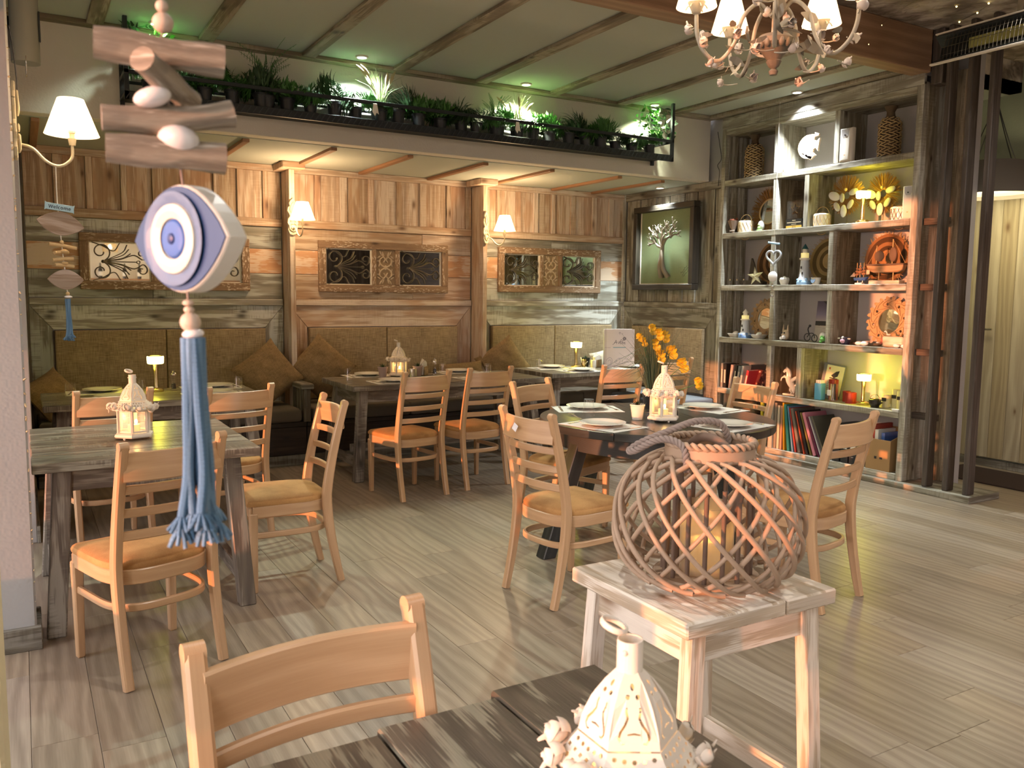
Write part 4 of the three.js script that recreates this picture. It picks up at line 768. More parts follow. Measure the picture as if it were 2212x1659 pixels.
const knifeG = join([extr([[0, -.009], [.11, -.009], [.122, .004], [.0, .009]], .002, .0006).translate(0, 0, 0), extr([[-.1, -.007], [0, -.006], [0, .006], [-.1, .008]], .005, .0015).translate(0, 0, -.001)]).rotateX(-PI / 2);
const forkG = (() => { const g = [extr([[-.11, -.007], [-.02, -.004], [.02, -.004], [.035, -.011], [.035, .011], [.02, .004], [-.02, .004], [-.11, .007]], .0025, .0008)]; for (let k = 0; k < 4; k++) g.push(box(.035, .078, -.011 + k * .0063, -.0075 + k * .0063, 0, .0022, .0006)); return join(g).rotateX(-PI / 2); })();
const spoonG = join([extr([[-.1, -.006], [.03, -.003], [.03, .003], [-.1, .006]], .0025, .0008).rotateX(-PI / 2), at(sph(.018, 14, 8), .05, .004, 0, 0, 0, 0, [1.35, .22, 1])]);
const proto = {};
function put(kind, name, label, cat, build, pos, ry = 0, group) {
  if (!proto[kind]) { const t = proto[kind] = thing(name, label, cat, pos, ry, group); build(t); return t; }
  return copy(proto[kind], pos, ry, label, group);
}
const plate = (l, x, y, z) => put('plate', 'plate', l, 'plate', (t) => { part('dish', [plateG], M.porcelain, t); part('foot_ring', [footG], M.porcelain, t); }, [x, y, z]);
const glass = (l, x, y, z, inv = true) => put(inv ? 'glassI' : 'glassU', 'water_glass', l, 'glass', (t) => part('tumbler', [inv ? up(glassG) : glassG], M.glass, t), [x, y, z]);
const mat = (l, x, y, z, ry, w = .42, d = .3) => put('mat' + w, 'placemat', l, 'placemat', (t) => part('sheet', [planeUV(extr([[-w / 2, -d / 2], [w / 2, -d / 2], [w / 2, d / 2], [-w / 2, d / 2]], .0012), w, d).rotateX(-PI / 2)], matM, t), [x, y, z], ry);
const knife = (l, x, y, z, ry) => put('knife', 'knife', l, 'knife', (t) => part('steel', [knifeG], M.chrome, t), [x, y, z], ry);
const fork = (l, x, y, z, ry) => put('fork', 'fork', l, 'fork', (t) => part('steel', [forkG], M.chrome, t), [x, y, z], ry);
const spoon = (l, x, y, z, ry) => put('spoon', 'spoon', l, 'spoon', (t) => part('steel', [spoonG], M.chrome, t), [x, y, z], ry);
function lamp(label, x, y, z, power = .25, col = '#fff23c') { // cordless table lamp with a drum head
  const t = put('lamp', 'table_lamp', label, 'table lamp', (t) => {
    part('base', [latheC([[0, 0], [.05, 0], [.052, .004], [.052, .02], [.046, .024], [.018, .03], [0, .03]], 32)], M.brass, t);
    part('stem', [latheC([[.016, .03], [.0135, .1], [.019, .2], [.0, .2]], 20)], M.brass, t);
    part('lamp_head', [latheC([[0, .2], [.05, .2], [.056, .206], [.058, .25], [.054, .256]], 32)], std({ color: '#fff', emissive: '#fff6b0', emissiveIntensity: 2.4 }), t);
    part('lamp_cap', [latheC([[.054, .254], [.05, .259], [0, .259]], 32)], M.brass, t);
  }, [x, y, z]);
  const L = new THREE.PointLight(col, power, 0, 2); L.position.set(x, y + .19, z); L.castShadow = true; L.shadow.radius = 2.4; 
  // light set in a ring just under and around the head
  L.position.y = y + .275; scene.add(L); const L2 = L.clone(); L2.position.y = y + .185; L2.position.x -= .03; L2.position.z += .03; scene.add(L2);
  return t;
}
const mill = (l, x, y, z) => put('mill', 'pepper_mill', l, 'pepper mill', (t) => { part('body', [latheC([[0, 0], [.026, 0], [.027, .03], [.019, .06], [.023, .1], [.023, .112], [0, .112]], 20)], M.glass, t); part('peppercorns', [latheC([[0, .012], [.018, .014], [.014, .05], [0, .055]], 14)], std({ color: '#2b221c', roughness: .9 }), t); part('head', [latheC([[0, .113], [.021, .113], [.021, .124], [.014, .132], [.008, .136], [.009, .146], [0, .15]], 20)], M.chrome, t); }, [x, y, z]);
const succ = (l, x, y, z, m, kind) => put(kind, 'succulent', l, 'potted plant', (t) => { part('pot', [latheC([[0, 0], [.03, 0], [.042, .08], [.045, .082], [.045, .09], [.039, .09], [.036, .07], [0, .07]], 24)], m, t); const g = [], lf = leafG(.009, .055, .25); for (let i = 0; i < 34; i++) g.push(at(lf, 0, .075, 0, i * 2.4, .15 + .9 * (i / 34), 0, .6 + .5 * i / 34)); part('leaves', g, M.leafDark, t); }, [x, y, z]);
const holder = (l, x, y, z, ry) => put('holder', 'napkin_holder', l, 'napkin holder', (t) => { part('holder_frame', [box(-.06, .06, 0, .006, -.03, .03, .002), box(-.06, .06, .006, .08, .024, .03, .002), box(-.06, .06, .006, .08, -.03, -.024, .002)], M.brass, t); for (let k = 0; k < 4; k++) part('napkin', [at(extr([[-.055, 0], [.055, 0], [.055, .1], [.02, .14 - k * .006], [-.055, .1]], .006, .001), 0, .007, -.018 + k * .009, 0, -.03 * k)], [M.terra, M.cloth, M.terra, M.paper][k], t); }, [x, y, z], ry);
{ // round table, y .75
  const y = .7505, S = 'round table', c = [3.282, -3.916];
  const set = (px, pz, mx, mz, ry, who) => {
    mat(`white placemat ${who} of the round table`, mx, y, mz, ry);
    plate(`white plate ${who} of the round table`, px, y + .0015, pz);
    const f = (u, v) => [mx + u * Math.cos(ry) + v * Math.sin(ry), mz - u * Math.sin(ry) + v * Math.cos(ry)];
    const a = f(-.175, .0), b = f(.17, 0);
    fork(`fork beside the plate ${who} of the round table`, a[0], y + .0018, a[1], ry + PI / 2 + .1); knife(`knife beside the plate ${who} of the round table`, b[0], y + .0018, b[1], ry + PI / 2 - .08);
  };
  set(3.13, -4.42, 3.12, -4.4, 2.75, 'at the far left'); set(2.79, -3.78, 2.8, -3.79, -1.35, 'at the near left, before the stickered chair');
  set(3.82, -4.09, 3.85, -4.06, 1.7, 'at the far right'); set(3.42, -3.44, 3.46, -3.46, .2, 'on the near side, behind the rope handle');
  glass('upturned water glass standing left on the round table', 2.97, y, -4.17); glass('upturned water glass before the lantern on the round table', 2.985, y, -3.62); glass('upturned water glass on the right of the lantern, round table', 3.47, y, -3.98);
  mill('glass pepper mill right of the lantern on the round table', 3.36, y, -3.83);
  succ('small succulent in a white conical pot left of the lantern, round table', 3.13, y, -3.9, M.porcelain, 'sw');
  // tall pot of yellow flowers
  const t = thing('flower_pot', 'tall arrangement of yellow flowers and grass blades on the round table', 'flowers', [3.42, y, -4.1]), r = rng(77), g = [];
  part('pot', [latheC([[0, 0], [.055, 0], [.075, .12], [.078, .125], [.07, .125], [.066, .1], [0, .1]], 28)], M.black, t);
  for (let i = 0; i < 150; i++) { const a = r() * TAU, s = .03 + .2 * Math.pow(r(), 1.6), h = .22 + .26 * r(), dr = r() < .16 ? .2 : 0; g.push(tube([[.03 * Math.cos(a), .1, .03 * Math.sin(a)], [(.03 + s * .35) * Math.cos(a), .1 + h * .65, (.03 + s * .35) * Math.sin(a)], [(s + dr) * Math.cos(a), .1 + h * (1 - dr * 3), (s + dr) * Math.sin(a)]], (k) => .0034 * (1 - .85 * k), 7, 3)); }
  part('grass_blades', g, phys({ color: '#4c5a40', roughness: .5, side: THREE.DoubleSide }), t);
  const pet = (() => { const p = []; const W = .024, L = .042, n = 4; const q = (i, s) => { const k = i / n; return [s * W * Math.sin(PI * (.1 + .72 * k)), .008 + .012 * Math.sin(k * 2.6) - .01 * k * k, L * k]; }; for (let i = 0; i < n; i++) { const a = q(i, -1), b = q(i, 1), c2 = q(i + 1, 1), d = q(i + 1, -1), m0 = [0, a[1] - .005, a[2]], m1 = [0, d[1] - .005, d[2]]; p.push(...a, ...m0, ...m1, ...a, ...m1, ...d, ...m0, ...b, ...c2, ...m0, ...c2, ...m1); } return fromTris(p); })();
  const fm = phys({ color: '#e6bc20', roughness: .55, side: THREE.DoubleSide, transmission: .3, thickness: 0 });
  const F = [[-.02, .52, .02, .9], [.02, .49, .05, 1], [-.07, .44, .0, .8], [.06, .475, -.02, 1], [.0, .425, .05, 1.05], [.03, .36, .09, 1.1], [.1, .38, .06, 1.2], [.17, .3, .05, 1.25], [.27, .19, .06, 1], [-.1, .47, .03, .7]];
  const rx = [.62, -.78];   // along the picture: roughly right = (.82, .57)
  F.forEach(([u, h, d, s], i) => { const x = u * .82 - d * .57 * .6, z = u * .57 + d * .82 * .6, y1 = h; const ps = []; for (let k = 0; k < 6; k++) ps.push(at(pet, 0, 0, 0, k * TAU / 6, (k % 2) * .12 - .1)); const fl = part('flower', ps, fm, t); fl.position.set(x, y1, z); fl.rotation.set(.7 + .5 * r(), 0, .9 - .7 * r()); fl.scale.setScalar(s); const c2 = part('flower_centre', [latheC([[0, 0], [.008, .002], [.01, .014], [.007, .012], [0, .006]], 10)], std({ color: '#b87a10', roughness: .7 }), fl); });
  part('flower_stems', F.map(([u, h, d]) => { const x = u * .82 - d * .35, z = u * .57 + d * .49; return tube([[0, .1, 0], [x * .45, h * .7, z * .45], [x, h, z]], .0022, 8, 4); }), M.leaf, t);
}
{ // middle table
  const y = .7605, T = 'middle table';
  [['far left', 2.62, -7.08, 2.62, -7.0, PI], ['near left', 2.62, -6.4, 2.64, -6.42, 0], ['far right', 3.5, -7.1, 3.5, -7.0, PI], ['near right', 3.42, -6.38, 3.42, -6.42, 0]].forEach(([w, px, pz, mx, mz, ry]) => { mat(`white placemat at the ${w} of the middle table`, mx, y, mz, ry); plate(`white plate at the ${w} of the middle table`, px, y + .0015, w.includes('far') ? -6.99 : -6.42); const s = ry ? -1 : 1; fork(`fork at the ${w} of the middle table`, mx - s * .17, y + .0018, mz, PI / 2 * s + .2); knife(`knife at the ${w} of the middle table`, mx + s * .17, y + .0018, mz, PI / 2 * s); });
  glass('upturned water glass at the left end of the middle table', 2.34, y, -6.72, true); glass('upturned water glass behind the napkins on the middle table', 3.29, y, -6.9, true); glass('upturned water glass at the right end of the middle table', 3.62, y, -6.66, true);
  succ('succulent in a patterned taupe pot left of the middle table lantern', 2.68, y, -6.82, std({ color: '#a58f88', roughness: .7 }), 'sp'); succ('succulent in a patterned taupe pot right of the middle table lantern', 2.99, y, -6.78, M.terra, 'sp');
  part('tea_light_cup', [latheC([[.03, 0], [.034, 0], [.036, .075], [.033, .075], [.03, .006], [0, .006]], 20)], M.chrome, (() => { const t = thing('metal_cup', 'small shiny metal cup right before the middle table lantern', 'cup', [2.9, y, -6.68]); return t; })());
  holder('napkin holder with folded brown napkins on the middle table', 3.07, y, -6.84, .9); mill('glass pepper mill right of the napkins on the middle table', 3.18, y, -6.84);
}
{ // corner table
  const y = .7605;
  [['left end', 4.55, -7.03, 4.52, -7.0, PI], ['near side', 4.63, -6.62, 4.63, -6.64, 0], ['right, beyond the menu', 5.32, -6.72, 5.3, -6.74, 0]].forEach(([w, px, pz, mx, mz, ry]) => { mat(`white placemat on the corner table, ${w}`, mx, y, mz, ry); plate(`white plate on the corner table, ${w}`, px, y + .0015, pz); fork(`fork on the corner table, ${w}`, mx - .17, y + .0018, mz, 1.3); knife(`knife on the corner table, ${w}`, mx + .17, y + .0018, mz, 1.5); });
  glass('upturned water glass at the left end of the corner table', 4.4, y, -7.02, true);
  lamp('cordless brass lamp glowing yellow on the corner table', 4.79, y, -6.96, .24);
  holder('napkin holder lit yellow beside the lamp on the corner table', 5.0, y, -6.9, .5);
  const jar = (l, x, z, m) => { const t = thing('small_jar', l, 'jar', [x, y, z]); part('jar_body', [latheC([[0, 0], [.026, 0], [.028, .07], [.024, .08], [.022, .07], [.022, .01], [0, .01]], 18)], m, t); return t; };
  const j = jar('small brass jar holding sugar sticks, beside the lamp', 4.9, -6.98, M.brass); part('sugar_stick', [0, 1, 2, 3].map((k) => at(box(-.006, .006, 0, .09, -.002, .002, .001), -.012 + k * .008, .015, .006 * (k % 2), k, 0, .3 - k * .2)), M.paper, j);
  jar('small cream jar standing before the napkin holder, corner table', 4.93, -6.86, M.enamel);
  succ('dark little succulent behind the jars on the corner table', 4.95, y, -7.02, M.black, 'sb');
  for (let k = 0; k < 3; k++) glass(`water glass in the row behind the menu card, ${['first', 'second', 'third'][k]} from the left`, 5.06 + k * .085, y, -7.08 + k * .02, true);
  // standing menu
  const W = .31, H = .385, m = canvasMat(620, 770, (x, w, h) => { x.fillStyle = '#b9a9a2'; x.fillRect(0, 0, w, h); x.fillStyle = '#a99993'; x.fillRect(0, 0, 46, h); x.strokeStyle = '#2c2730'; x.fillStyle = '#2c2730'; x.lineWidth = 7; x.lineCap = 'round';
    const L = (p) => { x.beginPath(); p.forEach(([a, b], i) => i ? x.lineTo(a, b) : x.moveTo(a, b)); x.stroke(); };
    L([[170, 312], [205, 285], [240, 222], [256, 296]]); L([[205, 272], [262, 262]]); L([[285, 250], [292, 290], [318, 262], [310, 244]]); x.beginPath(); x.ellipse(345, 252, 20, 44, .2, 0, 7); x.stroke(); L([[326, 254], [364, 250]]); x.beginPath(); x.ellipse(385, 278, 13, 18, .2, 0, 7); x.stroke(); L([[430, 262], [414, 264], [412, 280], [428, 290], [418, 304]]); L([[386, 232], [396, 222]]);
    x.save(); x.translate(412, 190); for (let k = 0; k < 8; k++) { x.rotate(PI / 4); x.fillRect(-6, 10, 12, 30); } x.beginPath(); x.arc(0, 0, 15, 0, 7); x.lineWidth = 6; x.stroke(); x.restore();
    x.fillStyle = '#5f7f86'; x.fillRect(180, 360, 260, 16); x.lineWidth = 3; L([[10, 372], [130, 372]]); L([[520, 372], [610, 372]]);
    x.lineWidth = 5; L([[296, 80], [316, 60], [336, 80]]); L([[306, 92], [326, 92]]); L([[352, 86], [380, 96]]);
    x.strokeStyle = '#6c6476'; x.lineWidth = 6; x.beginPath(); x.ellipse(100, 660, 62, 90, .3, 3.2, 8.2); x.stroke(); x.beginPath(); x.ellipse(105, 670, 32, 54, .3, 3.4, 8); x.stroke();
    x.beginPath(); x.moveTo(210, 660); x.quadraticCurveTo(300, 540, 430, 600); x.quadraticCurveTo(470, 630, 500, 560); x.moveTo(210, 660); x.quadraticCurveTo(300, 740, 430, 650); x.quadraticCurveTo(460, 640, 510, 680); x.stroke(); x.beginPath(); x.arc(252, 640, 9, 0, 7); x.stroke(); L([[300, 580], [330, 620], [300, 690]]); L([[360, 600], [380, 660]]); x.beginPath(); x.moveTo(520, 540); x.quadraticCurveTo(580, 590, 540, 640); x.moveTo(120, 760); x.quadraticCurveTo(220, 700, 320, 760); x.stroke(); }, { roughness: .55 });
  const t = thing('menu_card', 'standing pinkish menu card with handwritten title and fish drawing', 'menu', [5.21, y, -6.8], -.42); part('cover', [planeUV(at(box(-W / 2, W / 2, 0, H, -.002, .002, .001), 0, -H / 2, 0), W, H).translate(0, H / 2, 0)], m, t); t.children[0].rotation.x = -.06; part('back_cover', [at(box(-W / 2, W / 2, 0, H, -.002, .002, .001), 0, 0, -.09, 0, .16)], M.paper, t);
}
{ // far left table
  const y = .7605;
  [['left', .48, -6.62, .46, -6.6, PI], ['right end', 1.25, -6.6, 1.22, -6.6, PI], ['near right, behind the tassel', 1.16, -6.16, 1.16, -6.14, 0], ['near left, behind the white lantern', .52, -6.14, .52, -6.14, 0]].forEach(([w, px, pz, mx, mz, ry]) => { mat(`white placemat on the far left table, ${w}`, mx, y, mz, ry); plate(`white plate on the far left table, ${w}`, px, y + .0015, pz); fork(`fork on the far left table, ${w}`, mx - .18, y + .0018, mz, 1.4); knife(`knife on the far left table, ${w}`, mx + .18, y + .0018, mz, 1.6); });
  glass('upturned water glass at the left end of the far left table', .27, y, -6.4); glass('upturned water glass behind the white lantern, far left table', .72, y, -6.5); glass('upturned water glass at the right end of the far left table', 1.36, y, -6.34);
  lamp('cordless brass lamp glowing yellow on the far left table', .82, y, -6.48, .24); mill('glass pepper mill lit yellow beside the lamp on the far left table', .94, y, -6.5);
}
// ---------- white pierced-metal lanterns ----------
const prof = [[.0165, .258], [.03, .245], [.046, .225], [.058, .2], [.063, .178]];   // upper roof: radius, height
const facet = (pr, holes) => { // one pierced facet of a hexagonal roof, bent along its profile
  const L = [0]; for (let i = 1; i < pr.length; i++) L.push(L[i - 1] + Math.hypot(pr[i][0] - pr[i - 1][0], pr[i][1] - pr[i - 1][1]));
  const T = L[L.length - 1], f = (s) => { let i = 1; while (i < pr.length - 1 && s > L[i]) i++; const k = clamp((s - L[i - 1]) / (L[i] - L[i - 1]), 0, 1); return [lerp(pr[i - 1][0], pr[i][0], k), lerp(pr[i - 1][1], pr[i][1], k)]; };
  const sd = []; for (let i = 0; i <= 10; i++) { const s = T * i / 10; sd.push([f(s)[0] / 2, s]); }
  const sh = shp([...sd, ...sd.slice().reverse().map(([x, y]) => [-x, y])]);
  for (const h of holes(T)) sh.holes.push(holeP(h));
  const g = flat(new THREE.ExtrudeGeometry(sh, { depth: .0012, bevelEnabled: false }));
  return boxUV(warp(g, (v) => { const [r, y] = f(v.y), z = v.z; v.set(v.x, y, r * .866 + z - .0012); }), 0);
};
const blob = (x, y, a, b, n = 8, rot = 0) => Array.from({ length: n }, (_, i) => { const t = i / n * TAU, u = a * Math.cos(t), v = b * Math.sin(t); return [x + u * Math.cos(rot) - v * Math.sin(rot), y + u * Math.sin(rot) + v * Math.cos(rot)]; });
const band = (c, w) => { const l = [], r = []; c.forEach(([x, y], i) => { const a = c[Math.max(0, i - 1)], b = c[Math.min(c.length - 1, i + 1)], d = Math.hypot(b[0] - a[0], b[1] - a[1]), k = w * (1 - .35 * Math.abs(i / (c.length - 1) * 2 - 1)); l.push([x - (b[1] - a[1]) / d * k, y + (b[0] - a[0]) / d * k]); r.push([x + (b[1] - a[1]) / d * k, y - (b[0] - a[0]) / d * k]); }); return [...l, ...r.reverse()]; };
const upF = facet(prof, (T) => [blob(0, T * .2, .0025, .005), blob(-.006, T * .33, .0028, .0035), blob(.006, T * .33, .0028, .0035),
  ...[-1, 1].map((s) => band([[.008, .46], [.0085, .52], [.007, .6], [.0105, .68], [.0165, .77], [.0185, .85], [.015, .91], [.011, .9]].map(([x, y]) => [s * x, y * T]), .0017)),
  band([[-.008, .8], [0, .785], [.008, .8]].map(([x, y]) => [x, y * T]), .0014)]);
const loF = facet([[.0635, .176], [.078, .158], [.094, .142]], (T) => { const h = []; for (let r = 0; r < 3; r++) { const n = 5 + r, y = T * (.2 + .28 * r), w = .024 + .009 * r; for (let k = 0; k < n; k++) { const x = (k / (n - 1) - .5) * 2 * w; h.push(blob(x, y + .002 * Math.cos(x * 90), .0032 + .0004 * r, .0034 + .0003 * r, r === 1 ? 4 : 6, r)); } } return h; });
const hexRing = (r0, r1, y0, y1) => [0, 1, 2, 3, 4, 5].map((k) => { const a0 = k * PI / 3, a1 = a0 + PI / 3, q = (r, y, a) => [r * Math.cos(a), y, r * Math.sin(a)]; const A = q(r0, y0, a0), B = q(r0, y0, a1), C = q(r1, y1, a1), D = q(r1, y1, a0); return [...A, ...D, ...C, ...A, ...C, ...B]; }).flat();
const hexSolid = (rows) => { const o = []; for (let i = 0; i < rows.length - 1; i++) o.push(...hexRing(rows[i][0], rows[i + 1][0], rows[i][1], rows[i + 1][1])); return fromTris(o); };
const glowPane = phys({ color: '#ffffff', roughness: .25, transmission: 1, thickness: 0, bumpMap: rockB, bumpScale: .002 });
const petalRose = (s) => { const g = []; for (let k = 0; k < 7; k++) { const a = k * 2.4, r = .2 + k * .09; g.push(at(new THREE.SphereGeometry(1, 7, 5, 0, 2.2, .4, 1.6), 0, -.1 * k + .2, 0, a, .15 * k, 0, [r, .75, r])); } return at(join(g), 0, 0, 0, 0, 0, 0, s); };
const rosePetal = std({ color: '#ddd2c2', roughness: .85, side: THREE.DoubleSide });
const lantern0 = (() => {
  const t = thing('lantern', '', 'lantern'), rot = (g, k) => g.clone().rotateY(k * PI / 3 + PI / 6 + PI / 2);
  part('base', [hexSolid([[0, .01], [.086, .01], [.09, .016], [.088, .024], [.074, .03], [0, .03]]), ...[0, 2, 4].map((k) => at(sph(.006, 10, 8), .07 * Math.cos(k * PI / 3 + .5), .0055, .07 * Math.sin(k * PI / 3 + .5)))], M.enamel, t);
  for (let k = 0; k < 6; k++) part('corner_post', [box(-.005, .005, .03, .136, -.005, .005, .001).rotateY(-k * PI / 3).translate(.071 * Math.cos(k * PI / 3), 0, .071 * Math.sin(k * PI / 3))], M.enamel, t);
  for (let k = 0; k < 6; k++) { const fr = rot(join([box(-.032, .032, .032, .04, .059, .062, .001), box(-.032, .032, .128, .136, .059, .062, .001), box(-.032, -.026, .04, .128, .059, .062, .001), box(.026, .032, .04, .128, .059, .062, .001)]), k); const p = part('pane_frame', fr, M.enamel, t); part('glass_pane', [rot(box(-.026, .026, .04, .128, .0595, .061, 0), k)], glowPane, p); }
  part('eave', [hexSolid([[.06, .137], [.096, .137], [.097, .143], [.062, .145]])], M.enamel, t);
  for (let k = 0; k < 6; k++) { part('lower_roof_panel', [rot(loF, k)], M.enamel, t); part('roof_panel', [rot(upF, k)], M.enamel, t); }
  part('neck', [latheC([[.0165, .256], [.0165, .296], [.0145, .296], [.0145, .256]], 24), at(sph(.004, 8, 6), -.0165, .283, 0), at(sph(.004, 8, 6), .0165, .283, 0)], M.enamel, t);
  part('ring_handle', [at(new THREE.TorusGeometry(.0165, .0022, 8, 32), -.0075, .312, -.019, -1.2, .35, 0, [1, 1, 2])], M.enamel, t);
  part('garland', Array.from({ length: 16 }, (_, k) => { const a = k / 16 * TAU + .1 * (k % 3); return at(petalRose(.016 + .004 * (k % 3)), .1 * Math.cos(a), .146 + .006 * (k % 2), .1 * Math.sin(a), a, 1.0, 0); }), rosePetal, t);
  part('candle', [cyl(.026, .026, .035, 20).translate(0, .0475, 0)], M.candle, t);
  part('flame', [at(sph(.0065, 10, 8), .008, .078, .006, 0, 0, 0, [1, 1.7, 1])], M.flame, t);
  return t;
})();
{
  const P = [['white pierced lantern in the foreground with a bent ring handle', [.64, .7505, -.80], .52, 1.0], ['white hexagonal lantern with flower garland alone on the left plank table', [.455, .7605, -4.44], .3, 1.05], ['white lantern among the pots on the middle table', [2.83, .7605, -6.83], .9, 1.0], ['white lantern with flower garland in the middle of the round table', [3.225, .7505, -3.78], .75, 1.1]];
  P.forEach(([l, p, ry, s], i) => { const o = i ? copy(lantern0, p, ry, l) : lantern0; if (!i) { o.position.set(...p); o.rotation.set(0, ry, 0); o.userData.label = l; } o.scale.setScalar(s); const L = new THREE.PointLight('#ffc070', .035, 0, 2); L.position.set(p[0] + .008, p[1] + .088 * s, p[2] + .006); L.castShadow = true; L.shadow.radius = .5; scene.add(L); });
  // loose garland flowers lying around the foreground lantern
  const t = thing('flower_garland', 'crumpled white flower garland lying around the foreground lantern', 'garland', [.64, .7505, -.8]);
  for (let k = 0; k < 14; k++) { const a = 2 + k * .42, r = .12 + .015 * (k % 2); part('flower', [at(petalRose(.022 + .006 * (k % 3)), r * Math.cos(a), .02 + .004 * (k % 3), r * Math.sin(a), a, 1.1, 0)], rosePetal, t); }
}
{ // big rattan lantern on the side table
  const t = thing('rattan_lantern', 'big round woven rattan lantern with a rope handle and a candle inside', 'lantern', [1.606, .7, -1.686]);
  const R = (y) => { const k = (y - .012) / .335; return lerp(.135, .112, k) + .126 * Math.pow(Math.max(0, 1 - Math.pow(Math.abs(2 * k - .96) / 1.04, 2.3)), .62); };
  part('base_disc', [latheC([[0, 0], [.14, 0], [.145, .006], [.145, .016], [.14, .02], [0, .02]], 40)], M.rattan, t);
  const rod = (a0, tw, out, y0, y1, w) => { const p = []; for (let i = 0; i <= 22; i++) { const k = i / 22, y = lerp(y0, y1, .5 - .5 * Math.cos(PI * k)), a = a0 + tw * k; p.push([(R(y) + out) * Math.cos(a), y, (R(y) + out) * Math.sin(a)]); } return tube(p, w, 30, 7); };
  const rr2 = rng(14);
  for (let k = 0; k < 18; k++) { const a = k / 18 * TAU + (rr2() - .5) * .1; part('rattan_rod', [rod(a, 1.75 + (rr2() - .5) * .15, .006, .016, .345, .0062 + rr2() * .0012)], M.rattan, t); part('rattan_rod', [rod(a + .1, -1.75 + (rr2() - .5) * .15, -.007, .016, .345, .006 + rr2() * .0012)], M.rattan, t); }
  part('rim_band', [latheC([[.117, .338], [.121, .341], [.121, .372], [.117, .376], [.111, .372], [.111, .34]], 40)], M.rattan, t);
  const br = []; for (let s = 0; s < 2; s++) { const p = []; for (let i = 0; i < 120; i++) { const a = i / 120 * TAU, q = a * 18 + s * PI; p.push([(.116 + .006 * Math.cos(q)) * Math.cos(a), .382 + .006 * Math.sin(q), (.116 + .006 * Math.cos(q)) * Math.sin(a)]); } br.push(tube(p, .0062, 240, 6, true)); }
  part('braided_rim', br, M.rattan, t);
  const cage = []; for (let k = 0; k < 16; k++) { const a = k / 16 * TAU; cage.push(cyl(.0065, .0065, .25, 7).translate(.118 * Math.cos(a), .145, .118 * Math.sin(a))); } cage.push(at(new THREE.TorusGeometry(.118, .012, 8, 40), 0, .275, 0, 0, PI / 2));
  part('inner_cage', cage, M.rattanDark, t);
  part('candle_jar', [latheC([[0, .022], [.072, .022], [.074, .21], [.071, .21], [.069, .026], [0, .026]], 32)], phys({ color: '#f2ead8', roughness: .3, transmission: .85, thickness: 0 }), t);
  part('candle', [latheC([[0, .028], [.05, .028], [.05, .105], [.044, .11], [0, .104]], 28)], phys({ color: '#f0dfb8', roughness: .5, emissive: '#ffc880', emissiveIntensity: .3 }), t);
  part('flame', [at(sph(.007, 10, 8), 0, .122, 0, 0, 0, 0, [1, 1.8, 1])], M.flame, t);
  const L = new THREE.PointLight('#ffc070', .09, 0, 2); L.position.set(1.606, .7 + .15, -1.686); L.castShadow = true; L.shadow.radius = .5; scene.add(L);
  // rope handle, fallen over to the left
  const rx = .715, rz = .7, S = .00123, q = ([u, h, d]) => V(u * S * rx - d * rz, .372 + h * S, u * S * rz + d * rx);
  const c = new THREE.CatmullRomCurve3([[38, -30, -.075], [38, 10, -.085], [18, 42, -.06], [-30, 48, -.03], [-90, 28, .01], [-158, -4, .03], [-174, -18, .035], [-160, -14, .05], [-112, 14, .07], [-82, 18, .08], [-54, 6, .1], [-46, -22, .115], [-44, -44, .12]].map(q)), fr = c.computeFrenetFrames(160), st = [];
  for (let s = 0; s < 3; s++) { const p = []; for (let i = 0; i <= 160; i++) { const o = c.getPointAt(i / 160), a = i * .62 + s * TAU / 3; p.push(o.addScaledVector(fr.normals[i], .0052 * Math.cos(a)).addScaledVector(fr.binormals[i], .0052 * Math.sin(a))); } st.push(tube(p, .0052, 320, 6)); }
  part('rope_handle', st, M.rope, t);
}
